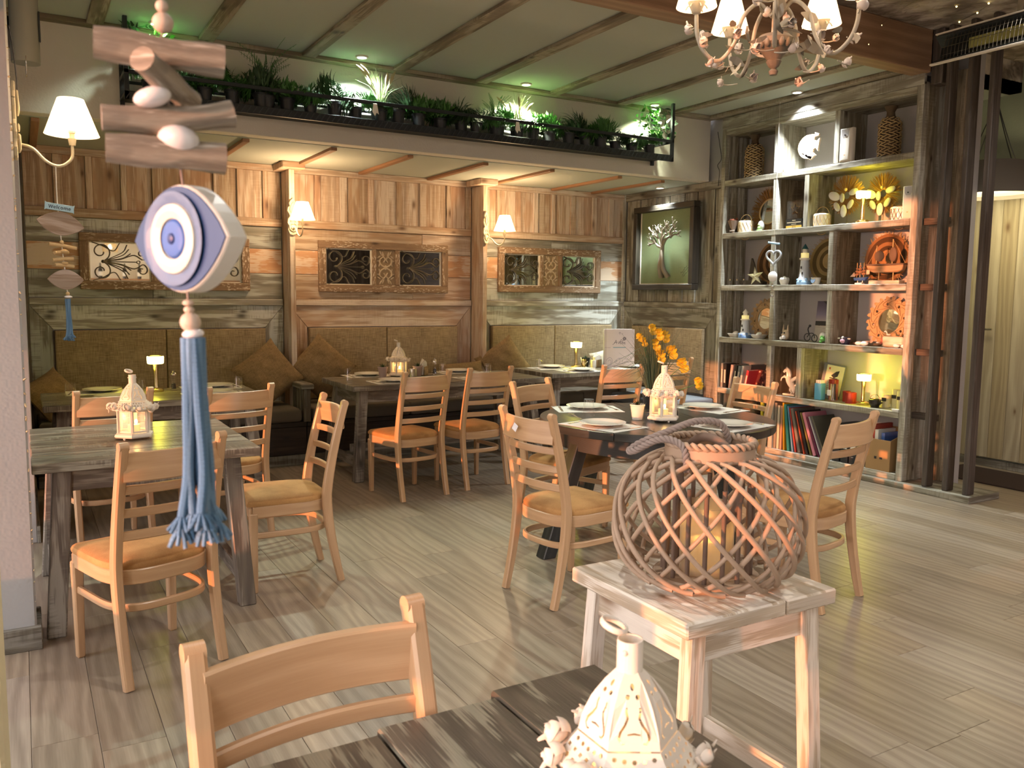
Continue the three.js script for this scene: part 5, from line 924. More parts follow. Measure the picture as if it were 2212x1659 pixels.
// ---------- things on the shelves ----------
{
  const [y0, y1, y2, y3, y4, y5] = LV.map((v) => v + .0008);
  // wicker covered bottles
  const wick = (l, z) => put('wick', 'wicker_bottle', l, 'bottle', (t) => {
    const r = (y) => y < .27 ? .075 : y < .33 ? lerp(.075, .04, (y - .27) / .06) : .03;
    part('bottle', [latheC([[0, 0], [.072, 0], [.072, .26], [.05, .31], [.034, .33], [.03, .36], [.05, .405], [.044, .405], [.026, .36], [0, .35]], 24)], std({ color: '#5c4c3a', roughness: .9 }), t);
    const g = [], q = rng(5); for (let row = 0; row < 13; row++) { const y = .012 + row * .024; for (let k = 0; k < 9; k++) { const a = k / 9 * TAU + row * .35, d = .85, s = row % 2 ? 1 : -1, p = []; for (let i = 0; i <= 4; i++) { const yy = y + s * .026 * (i / 4 - .5) + q() * .004; p.push([(r(yy) + .008 + .006 * q()) * Math.cos(a + d * i / 4), yy, (r(yy) + .008 + .006 * q()) * Math.sin(a + d * i / 4)]); } g.push(tube(p, .0042, 5, 4)); } }
    part('woven_canes', g, M.strawPale, t);
  }, [6.06, y5, z]);
  wick('tall cane-wrapped bottle in the top left shelf compartment', -5.9); wick('tall cane-wrapped bottle in the top right shelf compartment', -4.46);
  { // wooden fish on a stand
    const t = thing('wooden_fish', 'striped white wooden fish on a metal stand, top shelf middle', 'ornament', [6.04, y5, -5.23], -PI / 2), b = [];
    for (let i = 0; i <= 14; i++) { const a = PI * (.36 + 1.28 * i / 14); b.push([.125 * Math.cos(a) + .005, .105 * Math.sin(a)]); }
    part('body', [extr([...b, [-.02, -.09], [.02, -.115], [.075, -.08], [.06, -.07], [.045, -.055], [.05, -.03], [.075, -.02], [.1, -.05], [.105, .0], [.115, .06], [.08, .035], [.055, .05], [.06, .075], [.1, .08], [.105, .095], [.06, .115]].map(([x, y]) => [x, y + .2]), .022, .004)], std({ map: M.stoolT.map, color: '#e6dac8', roughness: .7 }), t);
    part('stripe', [-.07, -.035, 0, .035].map((x) => tube([[x, .12 + Math.abs(x) * .3, .025], [x - .01, .2, .028], [x, .28 - Math.abs(x) * .4, .025]], .0028, 10, 5)), M.porcelain, t);
    part('stand', [cyl(.0025, .0025, .11, 6).translate(-.02, .055, .011), box(-.08, .05, 0, .012, -.03, .05, .003)], M.iron, t);
  }
  const disp = (l, pos, ry, s) => { const t = thing('air_freshener', l, 'air freshener', pos, ry); t.scale.setScalar(s); part('body', [at(rslab(.11, .26, .07, .022), 0, .13, .035)], M.enamel, t); part('window', [at(extr([[-.035, .25], [.035, .25], [.032, .205], [.02, .185], [-.02, .185], [-.032, .205]], .004, .001), 0, 0, .067)], std({ color: '#b8b4b2', roughness: .3 }), t); part('nozzle', [at(cyl(.006, .006, .004, 12).rotateX(PI / 2), 0, .205, .073)], M.black, t); part('indicator', [box(-.008, .008, .05, .058, .068, .0705, .001)], std({ color: '#caa070', roughness: .4 }), t); };
  disp('white air freshener standing at the divider on the top shelf', [5.99, y5, -4.77], -PI / 2, 1.06);
  disp('white air freshener fixed to the right end post, second shelf from the top', [6.02, y4, -4.19], -PI / 2, .98);
  // straw fringe round mirror
  const fringe = (R0, R1, n, seed, w = .0022) => { const r = rng(seed), g = []; for (let k = 0; k < n; k++) { const a = r() * TAU, q = R1 * (.85 + .2 * r()), d = (r() - .5) * .15, z = (r() - .3) * .03; g.push(tube([[R0 * Math.cos(a), R0 * Math.sin(a), 0], [(R0 + q) / 2 * Math.cos(a + d * .4), (R0 + q) / 2 * Math.sin(a + d * .4), z], [q * Math.cos(a + d), q * Math.sin(a + d), z * 1.4]], w, 4, 3)); } return g; };
  { const t = thing('round_mirror', 'round mirror with a dense straw fringe, second shelf, left', 'mirror', [6.21, y4 + .2, -5.82], -PI / 2); t.rotation.order = 'YXZ'; t.rotation.x = -.12;
    part('fringe', fringe(.115, .225, 520, 7), M.straw, t); part('mirror_disc', [cyl(.115, .115, .006, 40).rotateX(PI / 2).translate(0, 0, .008)], M.mirror, t); part('rope_rim', [new THREE.TorusGeometry(.118, .008, 8, 60).translate(0, 0, .01)], M.strawPale, t); }
  // straw sun ornaments with shell petals
  const sunO = (l, pos, seed) => { const t = thing('straw_ornament', l, 'ornament', pos, -PI / 2), r = rng(seed); part('straw_rays', fringe(.03, .165, 420, seed, .0018).map((g) => at(g, 0, .245, 0)), M.straw, t); const sh = []; [[-.1, .0, 1.2, 1.25], [-.02, -.02, 0, .8], [-.07, -.09, .6, .9], [.0, -.13, 0, 1.05], [.065, -.08, -.6, .85], [.09, .02, -1.3, .9]].forEach(([x, y, a, s], k) => part('shell_petal', [at(sph(.04, 12, 8), x, .245 + y, .035, 0, 0, a, [.75 * s, 1.25 * s, .3])], k % 3 ? M.shellM : M.shellW, t)); part('centre', [at(sph(.014, 10, 8), .02, .29, .045)], M.strawPale, t); part('stand', [cyl(.003, .003, .13, 6).translate(0, .075, -.01), cyl(.055, .06, .014, 28).translate(0, .007, 0)], M.iron, t); };
  M.shellM = phys({ color: '#c8c2ba', roughness: .35, clearcoat: .3 }); M.shellW = phys({ color: '#e2e0e0', roughness: .25, clearcoat: .5 });
  sunO('straw sun ornament with silvery shell petals, left of the shelf lamp', [6.05, y4, -4.83], 61); sunO('straw sun ornament glowing yellow behind the shelf lamp', [6.17, y4, -4.57], 62);
  // woven baskets with lids
  const bask = (l, z, x = 6.04, m) => { const t = thing('woven_basket', l, 'basket', [x, y4, z]); part('body', [latheC([[0, 0], [.068, 0], [.072, .1], [.066, .108], [.0, .108]], 28)], M.porcelain, t); const g = []; for (let k = 0; k < 14; k++) for (const s of [-1, 1]) { const p = []; for (let i = 0; i <= 3; i++) { const a = k / 14 * TAU + s * i / 3 * .55; p.push([.073 * Math.cos(a), .006 + .086 * i / 3, .073 * Math.sin(a)]); } g.push(tube(p, .0022, 4, 4)); } for (const y of [.004, .05, .094]) g.push(at(new THREE.TorusGeometry(.073, .003, 5, 36), 0, y, 0, 0, PI / 2)); part('weave', g, m ?? M.strawPale, t); };
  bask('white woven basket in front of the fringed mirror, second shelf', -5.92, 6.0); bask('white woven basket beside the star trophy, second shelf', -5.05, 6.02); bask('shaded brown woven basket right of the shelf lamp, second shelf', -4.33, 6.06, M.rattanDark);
  { const t = thing('dried_bouquet', 'little paper-wrapped dried bouquet at the left end of the second shelf', 'bouquet', [6.0, y4, -6.08]); part('paper_wrap', [latheC([[.012, 0], [.018, .03], [.06, .12], [.055, .12], [.014, .03]], 10)], std({ color: '#8f7a68', roughness: .9, side: THREE.DoubleSide }), t); part('dried_flowers', Array.from({ length: 9 }, (_, k) => at(petalRose(.022), .03 * Math.cos(k * 2.4), .115 + .01 * (k % 2), .03 * Math.sin(k * 2.4), k, .3)), std({ color: '#a5604a', roughness: .9 }), t); part('bow', [box(-.03, .03, .02, .032, -.004, .004, .002).rotateY(PI / 2).translate(-.018, 0, 0)], M.cloth, t); }
  { const t = thing('shell_figurine', 'small white shell figurine with green trim before the fringed mirror', 'figurine', [5.985, y4, -5.72]); part('shell', [at(sph(.04, 14, 10), .01, .05, 0, 0, 0, .2, [.6, 1.15, .9])], M.shellW, t); part('figure', [at(sph(.014, 10, 8), -.02, .03, 0), at(sph(.01, 10, 8), -.022, .055, 0), at(sph(.02, 10, 6), -.015, .008, 0, 0, 0, 0, [1, .5, 1.6])], std({ color: '#9cc07a', roughness: .6 }), t); }
  { // star award
    const t = thing('award', 'glass trophy with a black star and a gold 2019 plate', 'trophy', [6.02, y4, -5.34], -PI / 2), W = .2;
    part('base', [box(-W / 2 + .012, W / 2 - .012, 0, .085, -.02, .02, .002)], M.black, t);
    part('front_plate', [planeUV(box(-W / 2 + .012, W / 2 - .012, -.0425, .0425, .0, .0015, 0), W - .024, .085).translate(0, .0425, .0202)], canvasMat(256, 128, (x, w, h) => { x.fillStyle = '#191512'; x.fillRect(0, 0, w, 86); x.fillStyle = '#b8953f'; x.fillRect(0, 86, w, 42); x.fillStyle = '#cdbfa0'; x.font = 'bold 13px sans-serif'; x.textAlign = 'center'; x.fillRect(100, 14, 56, 8); x.fillRect(14, 40, 228, 10); x.fillRect(88, 66, 80, 6); x.fillStyle = '#1b1510'; x.font = 'bold 30px sans-serif'; x.fillText('2019', w / 2, 118); }), t);
    part('glass_plate', [box(-W / 2, W / 2, .086, .25, -.008, .008, .002)], M.glass, t);
    const st = (r0, r1) => Array.from({ length: 10 }, (_, i) => { const a = PI / 2 + i * PI / 5, r = i % 2 ? r1 : r0; return [r * Math.cos(a), r * Math.sin(a)]; });
    part('star', [at(extr(st(.052, .022), .003, .0005), 0, .175, .0085)], M.brass, t); part('star_face', [at(extr(st(.044, .018), .002, .0004), 0, .175, .0118)], M.black, t); part('ribbon_mark', [at(extr([[-.03, 0], [.03, 0], [.024, .03], [0, .042], [-.024, .03]], .002), 0, .092, .0085)], M.black, t);
  }
  lamp('cordless brass lamp glowing yellow among the straw ornaments', 6.0, y4, -4.63, .22); lamp('cordless brass lamp glowing yellow on the lowest open shelf', 6.05, y1, -4.57, .26);
  // straw plates
  const strawPlate = (l, pos, R, ry, cols, fr) => { const t = thing('straw_plate', l, 'straw plate', pos, -PI / 2); t.rotation.order = 'YXZ'; t.rotation.x = -.13; t.rotation.y += ry; const bands = [[0, .36], [.36, .52], [.52, .68], [.68, .88], [.88, 1]]; bands.forEach(([a, b], i) => { const pts = []; const n = 5; for (let k = 0; k <= n * 2; k++) { const r = lerp(a, b, k / n / 2) * R; pts.push([r, .01 + (k % 2 ? .005 : 0) + .012 * (r / R) ** 2]); } pts.push([b * R, 0], [a * R, 0]); part('coil_band', [latheC(pts, 44, .9).rotateX(PI / 2)], cols[i % cols.length], t); }); if (fr) part('fringe', fringe(R * .98, R * 1.13, 260, fr, .002).map((g) => g.translate(0, 0, .012)), M.strawPale, t); };
  const sp1 = std({ color: '#a88258', roughness: .9 }), sp2 = std({ color: '#5c452c', roughness: .9 }), sp3 = std({ color: '#b09a66', roughness: .9 }), sp4 = std({ color: '#72603a', roughness: .9 });
  strawPlate('brown ringed straw plate behind the cork board ornament, third shelf left', [6.21, y3 + .215, -5.73], .205, 0, [sp1, sp2, sp1, sp2, sp1]);
  strawPlate('green-gold ringed straw plate with a fringe behind the lighthouse, third shelf', [6.21, y3 + .212, -5.1], .2, 0, [sp3, sp4, sp3, sp4, sp3], 71);
  strawPlate('large ringed straw plate with a fringe behind the model sailing boat', [6.2, y3 + .212, -4.52], .2, 0, [sp1, sp2, sp1, sp2, sp1], 72);
  const smallJar = (l, z) => put('sjar', 'small_bottle', l, 'bottle', (t) => { part('bottle', [latheC([[0, 0], [.018, 0], [.019, .03], [.009, .04], [.009, .05], [.006, .05], [.006, .04], [.014, .03], [0, .004]], 16)], M.glass, t); part('cork', [cyl(.006, .006, .012, 10).translate(0, .052, 0)], M.strawPale, t); }, [5.97, y3, z]);
  smallJar('tiny glass bottle, leftmost on the third shelf', -6.07); smallJar('tiny glass bottle, second from the left on the third shelf', -5.98); smallJar('tiny glass bottle against the wooden stand, third shelf', -5.89);
  { const t = thing('wooden_stand', 'dark wooden boat-like stand with an upright board, third shelf left', 'ornament', [6.08, y3, -5.85], -PI / 2); part('hull', [extr([[-.16, .045], [-.13, 0], [.15, 0], [.15, .03], [.1, .045]], .06, .004)], M.picFrame, t); part('sail_board', [extr([[-.06, .046], [.06, .046], [.012, .2], [-.016, .255], [-.03, .255]], .012, .002).translate(0, 0, .02)], M.benchW[1], t); }
  { const t = thing('metal_star', 'pale golden metal starfish leaning on the third shelf', 'ornament', [5.965, y3 + .082, -5.74], -PI / 2 + .2), o = []; for (let i = 0; i < 5; i++) { const a = PI / 2 + i * TAU / 5 + .12, b = a + PI / 5, e = a - PI / 5; const P = (r, q, z) => [r * Math.cos(q), r * Math.sin(q), z]; o.push(...P(.09, a, 0), ...P(.034, b, 0), ...P(0, 0, .022), ...P(.034, e, 0), ...P(.09, a, 0), ...P(0, 0, .022), ...P(.09, a, 0), ...P(0, 0, -.012), ...P(.034, b, 0), ...P(.034, e, 0), ...P(0, 0, -.012), ...P(.09, a, 0)); } part('star', [fromTris(o)], std({ color: '#c9bf9a', roughness: .3, metalness: .7 }), t); }
  { const t = thing('ceramic_cupcake', 'white ceramic cup with a whipped cream top, beside the hanging heart', 'ornament', [6.0, y3, -5.42]); part('cup', [latheC([[0, 0], [.032, 0], [.05, .045], [.046, .045], [0, .04]], 24)], M.porcelain, t); part('cream', Array.from({ length: 8 }, (_, k) => at(sph(.018, 10, 8), .026 * Math.cos(k * TAU / 7) * (k < 7 ? 1 : 0), k < 7 ? .05 : .062, .026 * Math.sin(k * TAU / 7) * (k < 7 ? 1 : 0))), M.shellW, t); }
  // lighthouses
  const lh = (l, pos, H, blue, roof) => { const t = thing('model_lighthouse', l, 'model lighthouse', pos); part('tower', [latheC([[0, 0], [.055, 0], [.055, H * .12], [.042, H * .2], [.034, H * .6], [0, H * .6]], 24)], std({ color: '#cdd6e0', roughness: .5 }), t); part('blue_foot', [latheC([[.062, 0], [.062, H * .06], [.05, H * .12], [.0585, 0]], 24), ...Array.from({ length: 8 }, (_, k) => at(sph(.014, 8, 6), .05 * Math.cos(k), H * .1 + .006 * (k % 3), .05 * Math.sin(k)))], blue, t); part('gallery', [latheC([[.034, H * .6], [.045, H * .62], [.045, H * .66], [.04, H * .66], [.0, H * .66]], 24)], M.porcelain, t); part('lantern_room', [latheC([[0, H * .66], [.034, H * .66], [.034, H * .78], [0, H * .78]], 16)], std({ color: '#fff6c8', roughness: .3, emissive: '#ffe98a', emissiveIntensity: .5 }), t); part('upper_room', [cyl(.02, .022, H * .1, 16).translate(0, H * .83, 0)], M.porcelain, t); part('roof', [cyl(.002, .03, H * .13, 18).translate(0, H * .94, 0)], roof, t); part('window', [[.42, 0], [.28, .3]].map(([k, a]) => at(bx(.006, .022, .012, .001), -.041 * Math.cos(a), H * k, .041 * Math.sin(a))), M.black, t); };
  lh('model lighthouse with a blue wave foot and dark teal roof, third shelf', [6.0, y3, -5.2], .355, std({ color: '#8fb4d8', roughness: .4 }), std({ color: '#24545c', roughness: .5 })); lh('smaller white lighthouse with a blue foot, fourth shelf left', [5.99, y2, -5.87], .275, std({ color: '#6d8fc0', roughness: .4 }), M.porcelain);
  { const t = thing('cup', 'white cup with a blue emblem lying tipped beside the lighthouse', 'cup', [5.98, y3, -5.05]); part('bowl', [latheC([[0, .0], [.03, 0], [.042, .06], [.038, .06], [.028, .006], [0, .006]], 24)], M.porcelain, t); part('emblem', [at(cyl(.022, .022, .003, 20).rotateZ(PI / 2), -.039, .034, .0, 0, 0, -.2)], std({ color: '#6f8ba8', roughness: .5 }), t); }
  // model ships
  { const t = thing('model_ship', 'small blue hulled model sailing ship, third shelf right', 'model ship', [5.99, y3, -4.61], -PI / 2); part('hull', [extr([[-.06, .055], [-.052, .03], [.05, .03], [.075, .058]], .03, .008).translate(0, 0, -.015)], std({ color: '#33518c', roughness: .35 }), t); part('stand', [box(-.04, .03, 0, .012, -.02, .02, .003), cyl(.003, .003, .02, 6).translate(-.025, .02, 0), cyl(.003, .003, .02, 6).translate(.02, .02, 0)], M.porcelain, t); part('sails', [[-.035, .08, .03], [-.005, .1, .034], [.03, .085, .03]].flatMap(([x, y, s]) => [0, 1, 2].map((k) => at(sph(s * (.8 - k * .18), 10, 6), x, y + k * .024, .0, 0, 0, .1, [.9, .5, .5]))), std({ color: '#8a6448', roughness: .85 }), t); part('mast', [-.035, -.005, .03].map((x) => cyl(.0025, .0025, .12, 6).translate(x, .115, 0)), M.strawPale, t); part('flags', [box(.055, .085, .08, .115, -.001, .001, 0), extr([[-.1, .062], [-.05, .062], [-.06, .1]], .002)], std({ color: '#d9b8a0', roughness: .8, side: THREE.DoubleSide }), t); }
  { const t = thing('model_boat', 'large wooden model boat with two masts on a plinth, third shelf right', 'model ship', [6.02, y3, -4.4], -PI / 2); part('plinth', [box(-.13, .15, 0, .03, -.035, .035, .003)], M.stool[0], t); part('post', [-.06, .07].map((x) => cyl(.004, .004, .07, 8).translate(x, .062, 0)), M.strawPale, t); part('hull', [extr([[-.17, .16], [-.15, .11], [-.1, .092], [.12, .092], [.16, .11], [.175, .165], [.1, .15], [-.1, .148]], .05, .01).translate(0, 0, -.025)], std({ map: M.stoolT.map, color: '#c8ae92', roughness: .8 }), t); part('gunwale', [box(-.17, .175, .15, .162, -.03, .03, .003)], M.rattanDark, t); part('mast', [cyl(.004, .004, .16, 6).translate(-.09, .23, 0), cyl(.0045, .0045, .21, 6).translate(.055, .25, 0)], M.strawPale, t); part('sail', [at(sph(.05, 12, 8), -.065, .225, 0, 0, 0, .5, [.9, .9, .25]), at(sph(.06, 12, 8), .06, .235, 0, 0, 0, 0, [.6, 1, .25])], M.rattanDark, t); part('rigging', [tube([[.055, .35, 0], [.12, .25, 0], [.17, .165, 0]], .0015, 6, 4), tube([[-.09, .3, 0], [-.13, .22, 0], [-.165, .165, 0]], .0015, 6, 4)], M.strawPale, t); }
  // round openwork mirrors on the fourth shelf
  const openMirror = (l, pos, R, rm, ry) => { const t = thing('round_mirror', l, 'mirror', pos, -PI / 2); t.rotation.order = 'YXZ'; t.rotation.x = -.1; t.rotation.y += ry; const s = new THREE.Shape(); for (let i = 0; i <= 60; i++) { const a = i / 60 * TAU, r = R * (1 + .05 * Math.sin(a * 12) + .02 * Math.sin(a * 31)); i ? s.lineTo(r * Math.cos(a), r * Math.sin(a)) : s.moveTo(r, 0); } s.holes.push(holeP(blob(0, 0, rm, rm, 36))); for (let k = 0; k < 8; k++) { const a = k / 8 * TAU + .2; s.holes.push(holeP(blob((R + rm) / 2 * Math.cos(a), (R + rm) / 2 * Math.sin(a), .014, .012, 5, a))); } const c = std({ color: '#b59a74', roughness: .85 }); part('ring', [extr(s, .016, .003)], c, t); const g = []; for (let k = 0; k < 16; k++) { const a = k / 16 * TAU, p = []; for (let i = 0; i <= 6; i++) { const r = lerp(rm + .01, R * .97, i / 6), b = a + .5 * Math.sin(i / 6 * PI); p.push([r * Math.cos(b), r * Math.sin(b), .021]); } g.push(tube(p, .0028, 8, 4)); } for (let k = 0; k < 22; k++) { const a = k / 22 * TAU; g.push(at(leafG(.016, .045, .4), R * .93 * Math.cos(a), R * .93 * Math.sin(a), .014, 0, .4, a - PI / 2 + .4)); } part('leaf_relief', g, std({ color: '#b59a74', roughness: .85, side: THREE.DoubleSide }), t); part('mirror_disc', [cyl(rm + .004, rm + .004, .004, 36).rotateX(PI / 2).translate(0, 0, .006)], M.mirror, t); };
  openMirror('round openwork mirror behind the small lighthouse, fourth shelf left', [6.2, y2 + .185, -5.8], .17, .1, 0); openMirror('round openwork mirror with leaf cut-outs, lit orange, fourth shelf right', [6.19, y2 + .2, -4.46], .185, .1, 0);
  const bowl = (l, z, x) => { const t = thing('shell_bowl', l, 'bowl', [x, y2, z]); part('bowl', [latheC([[0, 0], [.05, 0], [.078, .036], [.074, .038], [.05, .008], [0, .006]], 28)], M.shellM, t); part('shell', [at(sph(.026, 12, 8), 0, .042, 0, 0, 0, .3, [1.3, .7, 1])], M.shellW, t); return t; };
  bowl('shell bowl left of the small lighthouse, holding a white shell', -6.0, 6.0); bowl('shell bowl right of the small lighthouse', -5.72, 6.02);
  { const t = thing('owl_figurine', 'cream ceramic owl-like figurine, fourth shelf, left of the photo print', 'figurine', [6.0, y2, -5.38]); part('body', [at(sph(.042, 14, 10), 0, .05, 0, 0, 0, 0, [.8, 1.15, .9])], M.carve, t); part('ears', [at(cyl(.002, .012, .06, 8), 0, .115, -.025, 0, .2), at(cyl(.002, .012, .06, 8), 0, .115, .025, 0, -.2)], M.carve, t); part('base_figure', [at(sph(.02, 10, 8), -.034, .03, .01), at(sph(.016, 10, 8), -.034, .02, -.02)], M.shellW, t); part('face', [at(sph(.008, 8, 6), -.034, .07, .014), at(sph(.008, 8, 6), -.034, .07, -.014)], M.black, t); }
  { const t = thing('photo_print', 'photo print of a sunset sky over a jetty, fourth shelf middle', 'picture', [6.16, y2, -5.06], -PI / 2); t.rotation.order = 'YXZ'; t.rotation.x = -.1; const W = .26, H = .36; part('canvas_print', [planeUV(box(-W / 2, W / 2, -H / 2, H / 2, 0, .012, 0), W, H).translate(0, H / 2, 0)], canvasMat(260, 360, (x, w, h) => { const g = x.createLinearGradient(0, 0, 0, 240); g.addColorStop(0, '#4c4a60'); g.addColorStop(.5, '#77708a'); g.addColorStop(.9, '#b6a898'); x.fillStyle = g; x.fillRect(0, 0, w, 240); x.fillStyle = '#2e2c34'; x.beginPath(); x.moveTo(60, 0); x.lineTo(120, 46); x.lineTo(170, 20); x.lineTo(260, 110); x.lineTo(260, 0); x.fill(); x.fillStyle = '#1b1a1e'; x.fillRect(0, 178, w, 40); x.fillRect(208, 100, 24, 80); x.fillRect(238, 120, 12, 60); x.fillStyle = '#a9a39a'; x.fillRect(0, 222, w, 138); x.fillStyle = '#8f897e'; for (let i = 0; i < 12; i++) x.fillRect((i * 83) % w, 232 + i * 10, 60, 3); x.fillStyle = '#1b1a1e'; x.fillRect(40, 196, 6, 26); x.fillRect(120, 196, 6, 26); }), t); }
  { const t = thing('metal_figurine', 'thin black metal rider figurine before the photo print', 'figurine', [6.03, y2, -5.12], -PI / 2); part('figure', [at(new THREE.TorusGeometry(.032, .004, 6, 24), -.04, .04, 0), at(new THREE.TorusGeometry(.03, .004, 6, 24), .04, .034, 0), tube([[-.04, .04, 0], [-.01, .075, 0], [.03, .07, 0], [.04, .034, 0]], .004, 12, 6), tube([[-.02, .07, 0], [-.035, .11, 0], [-.022, .135, 0]], .005, 8, 6), at(sph(.012, 8, 6), -.015, .142, 0)], M.black, t); }
  { const t = thing('frog_figurine', 'small green and white ceramic frog at the divider, fourth shelf', 'figurine', [5.985, y2, -4.95]); part('shell', [at(sph(.042, 14, 10), .012, .05, -.01, 0, 0, .2, [.7, 1.05, .9])], M.shellW, t); part('frog', [at(sph(.026, 12, 8), -.02, .034, .015, 0, 0, 0, [1, .8, 1]), at(sph(.01, 8, 6), -.03, .055, .005), at(sph(.01, 8, 6), -.03, .055, .026), at(sph(.014, 8, 6), -.03, .012, .0, 0, 0, 0, [1, .8, 1])], std({ color: '#6fb45a', roughness: .4 }), t); }
  { const t = thing('cow_mug', 'round black and pink cow-faced mug, fourth shelf', 'mug', [5.985, y2, -4.72]); part('mug', [latheC([[0, 0], [.03, 0], [.044, .03], [.044, .06], [.04, .062], [.038, .03], [0, .008]], 24)], std({ color: '#3a2f44', roughness: .3 }), t); part('snout', [at(sph(.024, 12, 8), -.038, .03, 0, 0, 0, 0, [.7, .75, 1])], std({ color: '#d8a6b8', roughness: .4 }), t); part('forehead', [at(sph(.014, 10, 8), -.036, .056, 0, 0, 0, 0, [.7, 1, 1])], M.porcelain, t); part('ear', [at(sph(.013, 8, 6), -.02, .05, -.048, 0, 0, 0, [.6, .6, 1.4]), at(sph(.013, 8, 6), -.02, .05, .048, 0, 0, 0, [.6, .6, 1.4])], M.porcelain, t); }
  [['grey pebble behind the cow mug', -4.72, 6.16, .6], ['pale pebble behind the driftwood tray, left', -4.63, 6.14, .75], ['pale pebble at the foot of the orange-lit mirror', -4.5, 6.12, .75], ['white pebble lying in front, right of the cow mug', -4.58, 5.97, .8], ['white pebble lying in front, second from the cow mug', -4.52, 5.965, .9], ['cream pebble in the front right corner, before the fish block', -4.23, 5.97, .75], ['cream pebble touching the end post, fourth shelf', -4.165, 5.97, .7]].forEach(([l, z, x, s]) => put('peb', 'pebble', l, 'pebble', (t) => part('stone', [at(sph(.032, 14, 10), 0, .022, 0, 0, 0, 0, [.8, .69, 1.25])], M.shellW, t), [x, y2, z]).scale.setScalar(s));
  { const t = thing('driftwood_tray', 'thin curved driftwood tray before the orange-lit mirror', 'tray', [6.06, y2, -4.56]); part('tray', [tube([[0, .012, -.14], [-.01, .008, -.05], [0, .01, .05], [.01, .02, .13]], (k) => .012 * (.6 + .4 * Math.sin(PI * k)), 14, 8)], M.frame, t); }
  { const t = thing('wooden_block', 'pale wooden block with a red fish end, fourth shelf right', 'ornament', [6.02, y2, -4.28]); part('block', [box(-.03, .03, 0, .085, -.1, .09, .01)], M.stool[0], t); part('fish_end', [at(sph(.03, 10, 8), -.012, .05, -.1, 0, 0, 0, [.7, 1, .5]), at(sph(.012, 8, 6), -.03, .03, -.105)], std({ color: '#b0685a', roughness: .6 }), t); part('gull', [at(sph(.012, 8, 6), 0, .098, -.06, 0, 0, 0, [1, .6, 1.8]), tube([[0, .1, -.07], [0, .125, -.085], [0, .12, -.1]], .005, 6, 5)], M.shellW, t); }
  // books
  const bk = (l, z, h, w, col, lean = 0, d = .17, x = 6.03, yb = y1) => { const t = thing('book', l, 'book', [x, yb, z]); const m = std({ color: col, roughness: .55 }); part('cover', [box(-d / 2, d / 2, 0, h, -w / 2, -w / 2 + .0025, .001), box(-d / 2, d / 2, 0, h, w / 2 - .0025, w / 2, .001), box(-d / 2, -d / 2 + .003, 0, h, -w / 2, w / 2, .001)], m, t); part('pages', [box(-d / 2 + .003, d / 2 - .004, .004, h - .004, -w / 2 + .0025, w / 2 - .0025, 0)], M.paper, t); part('spine_print', [box(-d / 2 - .0006, -d / 2, h * .2, h * .75, -w * .25, w * .25, 0)], M.terra, t); t.rotation.x = lean; return t; };
  bk('grey book, leftmost on the lower shelf', -6.11, .24, .03, '#8b8a88'); bk('tall black book, second on the lower shelf', -6.07, .235, .04, '#1d1a1c'); bk('pale pink book, third on the lower shelf', -6.0, .232, .035, '#c9a8a0', .12); bk('black book leaning beside the pink one', -5.955, .235, .03, '#1c1c1e', .14); bk('grey-blue book leaning in the row, lower shelf', -5.91, .23, .035, '#75797e', .16); bk('white book with dark lettering on its spine, lower shelf', -5.87, .235, .028, '#b4b8bc', .16); bk('large slate grey book behind the red one', -5.83, .245, .02, '#4c5058', .18, .2, 6.1); bk('red book leaning with its cover shown, lower shelf', -5.79, .2, .03, '#a8303c', .22, .15, 6.0);
  { const t = thing('book', 'dark red magazine facing out at the end of the book row', 'book', [6.04, y1, -5.7]); part('cover', [planeUV(box(-.075, .075, -.1, .1, 0, .008, .001), .15, .2).rotateY(-PI / 2).translate(0, .1, 0)], canvasMat(150, 200, (x, w, h) => { x.fillStyle = '#5a1f24'; x.fillRect(0, 0, w, h); const r = rng(9); for (let i = 0; i < 60; i++) { x.fillStyle = ['#2a1416', '#8a4438', '#b07a62', '#3a181c'][i % 4]; x.fillRect(r() * w, r() * h, 26 * r(), 30 * r()); } x.fillStyle = '#c8a8a0'; x.fillRect(10, 12, 50, 14); }), t); t.rotation.z = -.15; }
  // horse figurine: one continuous body, rearing
  { const t = thing('horse_figurine', 'white rearing horse figurine on a base, lower shelf', 'figurine', [6.02, y1, -5.33], -PI / 2);
    const m = M.porcelain, body = [tube([[.055, .02, 0], [.05, .055, 0], [.035, .09, 0], [.005, .13, 0], [-.012, .165, 0], [-.02, .2, 0], [-.032, .228, 0]], (k) => .012 + .022 * Math.sin(PI * clamp(k * 1.1)) * (k < .75 ? 1 : .6), 26, 10), tube([[-.03, .222, 0], [-.045, .226, 0], [-.066, .206, 0]], (k) => .017 - .007 * k, 10, 8), tube([[-.005, .15, .014], [-.045, .165, .016], [-.075, .15, .016], [-.082, .125, .016]], (k) => .011 - .006 * k, 14, 6), tube([[-.005, .145, -.014], [-.05, .15, -.016], [-.07, .172, -.016], [-.088, .15, -.016]], (k) => .011 - .006 * k, 14, 6), tube([[.04, .075, .016], [.03, .05, .018], [.05, .032, .018], [.035, .012, .018]], (k) => .014 - .007 * k, 14, 6), tube([[.045, .07, -.016], [.05, .045, -.018], [.07, .03, -.018], [.06, .012, -.018]], (k) => .014 - .007 * k, 14, 6)];
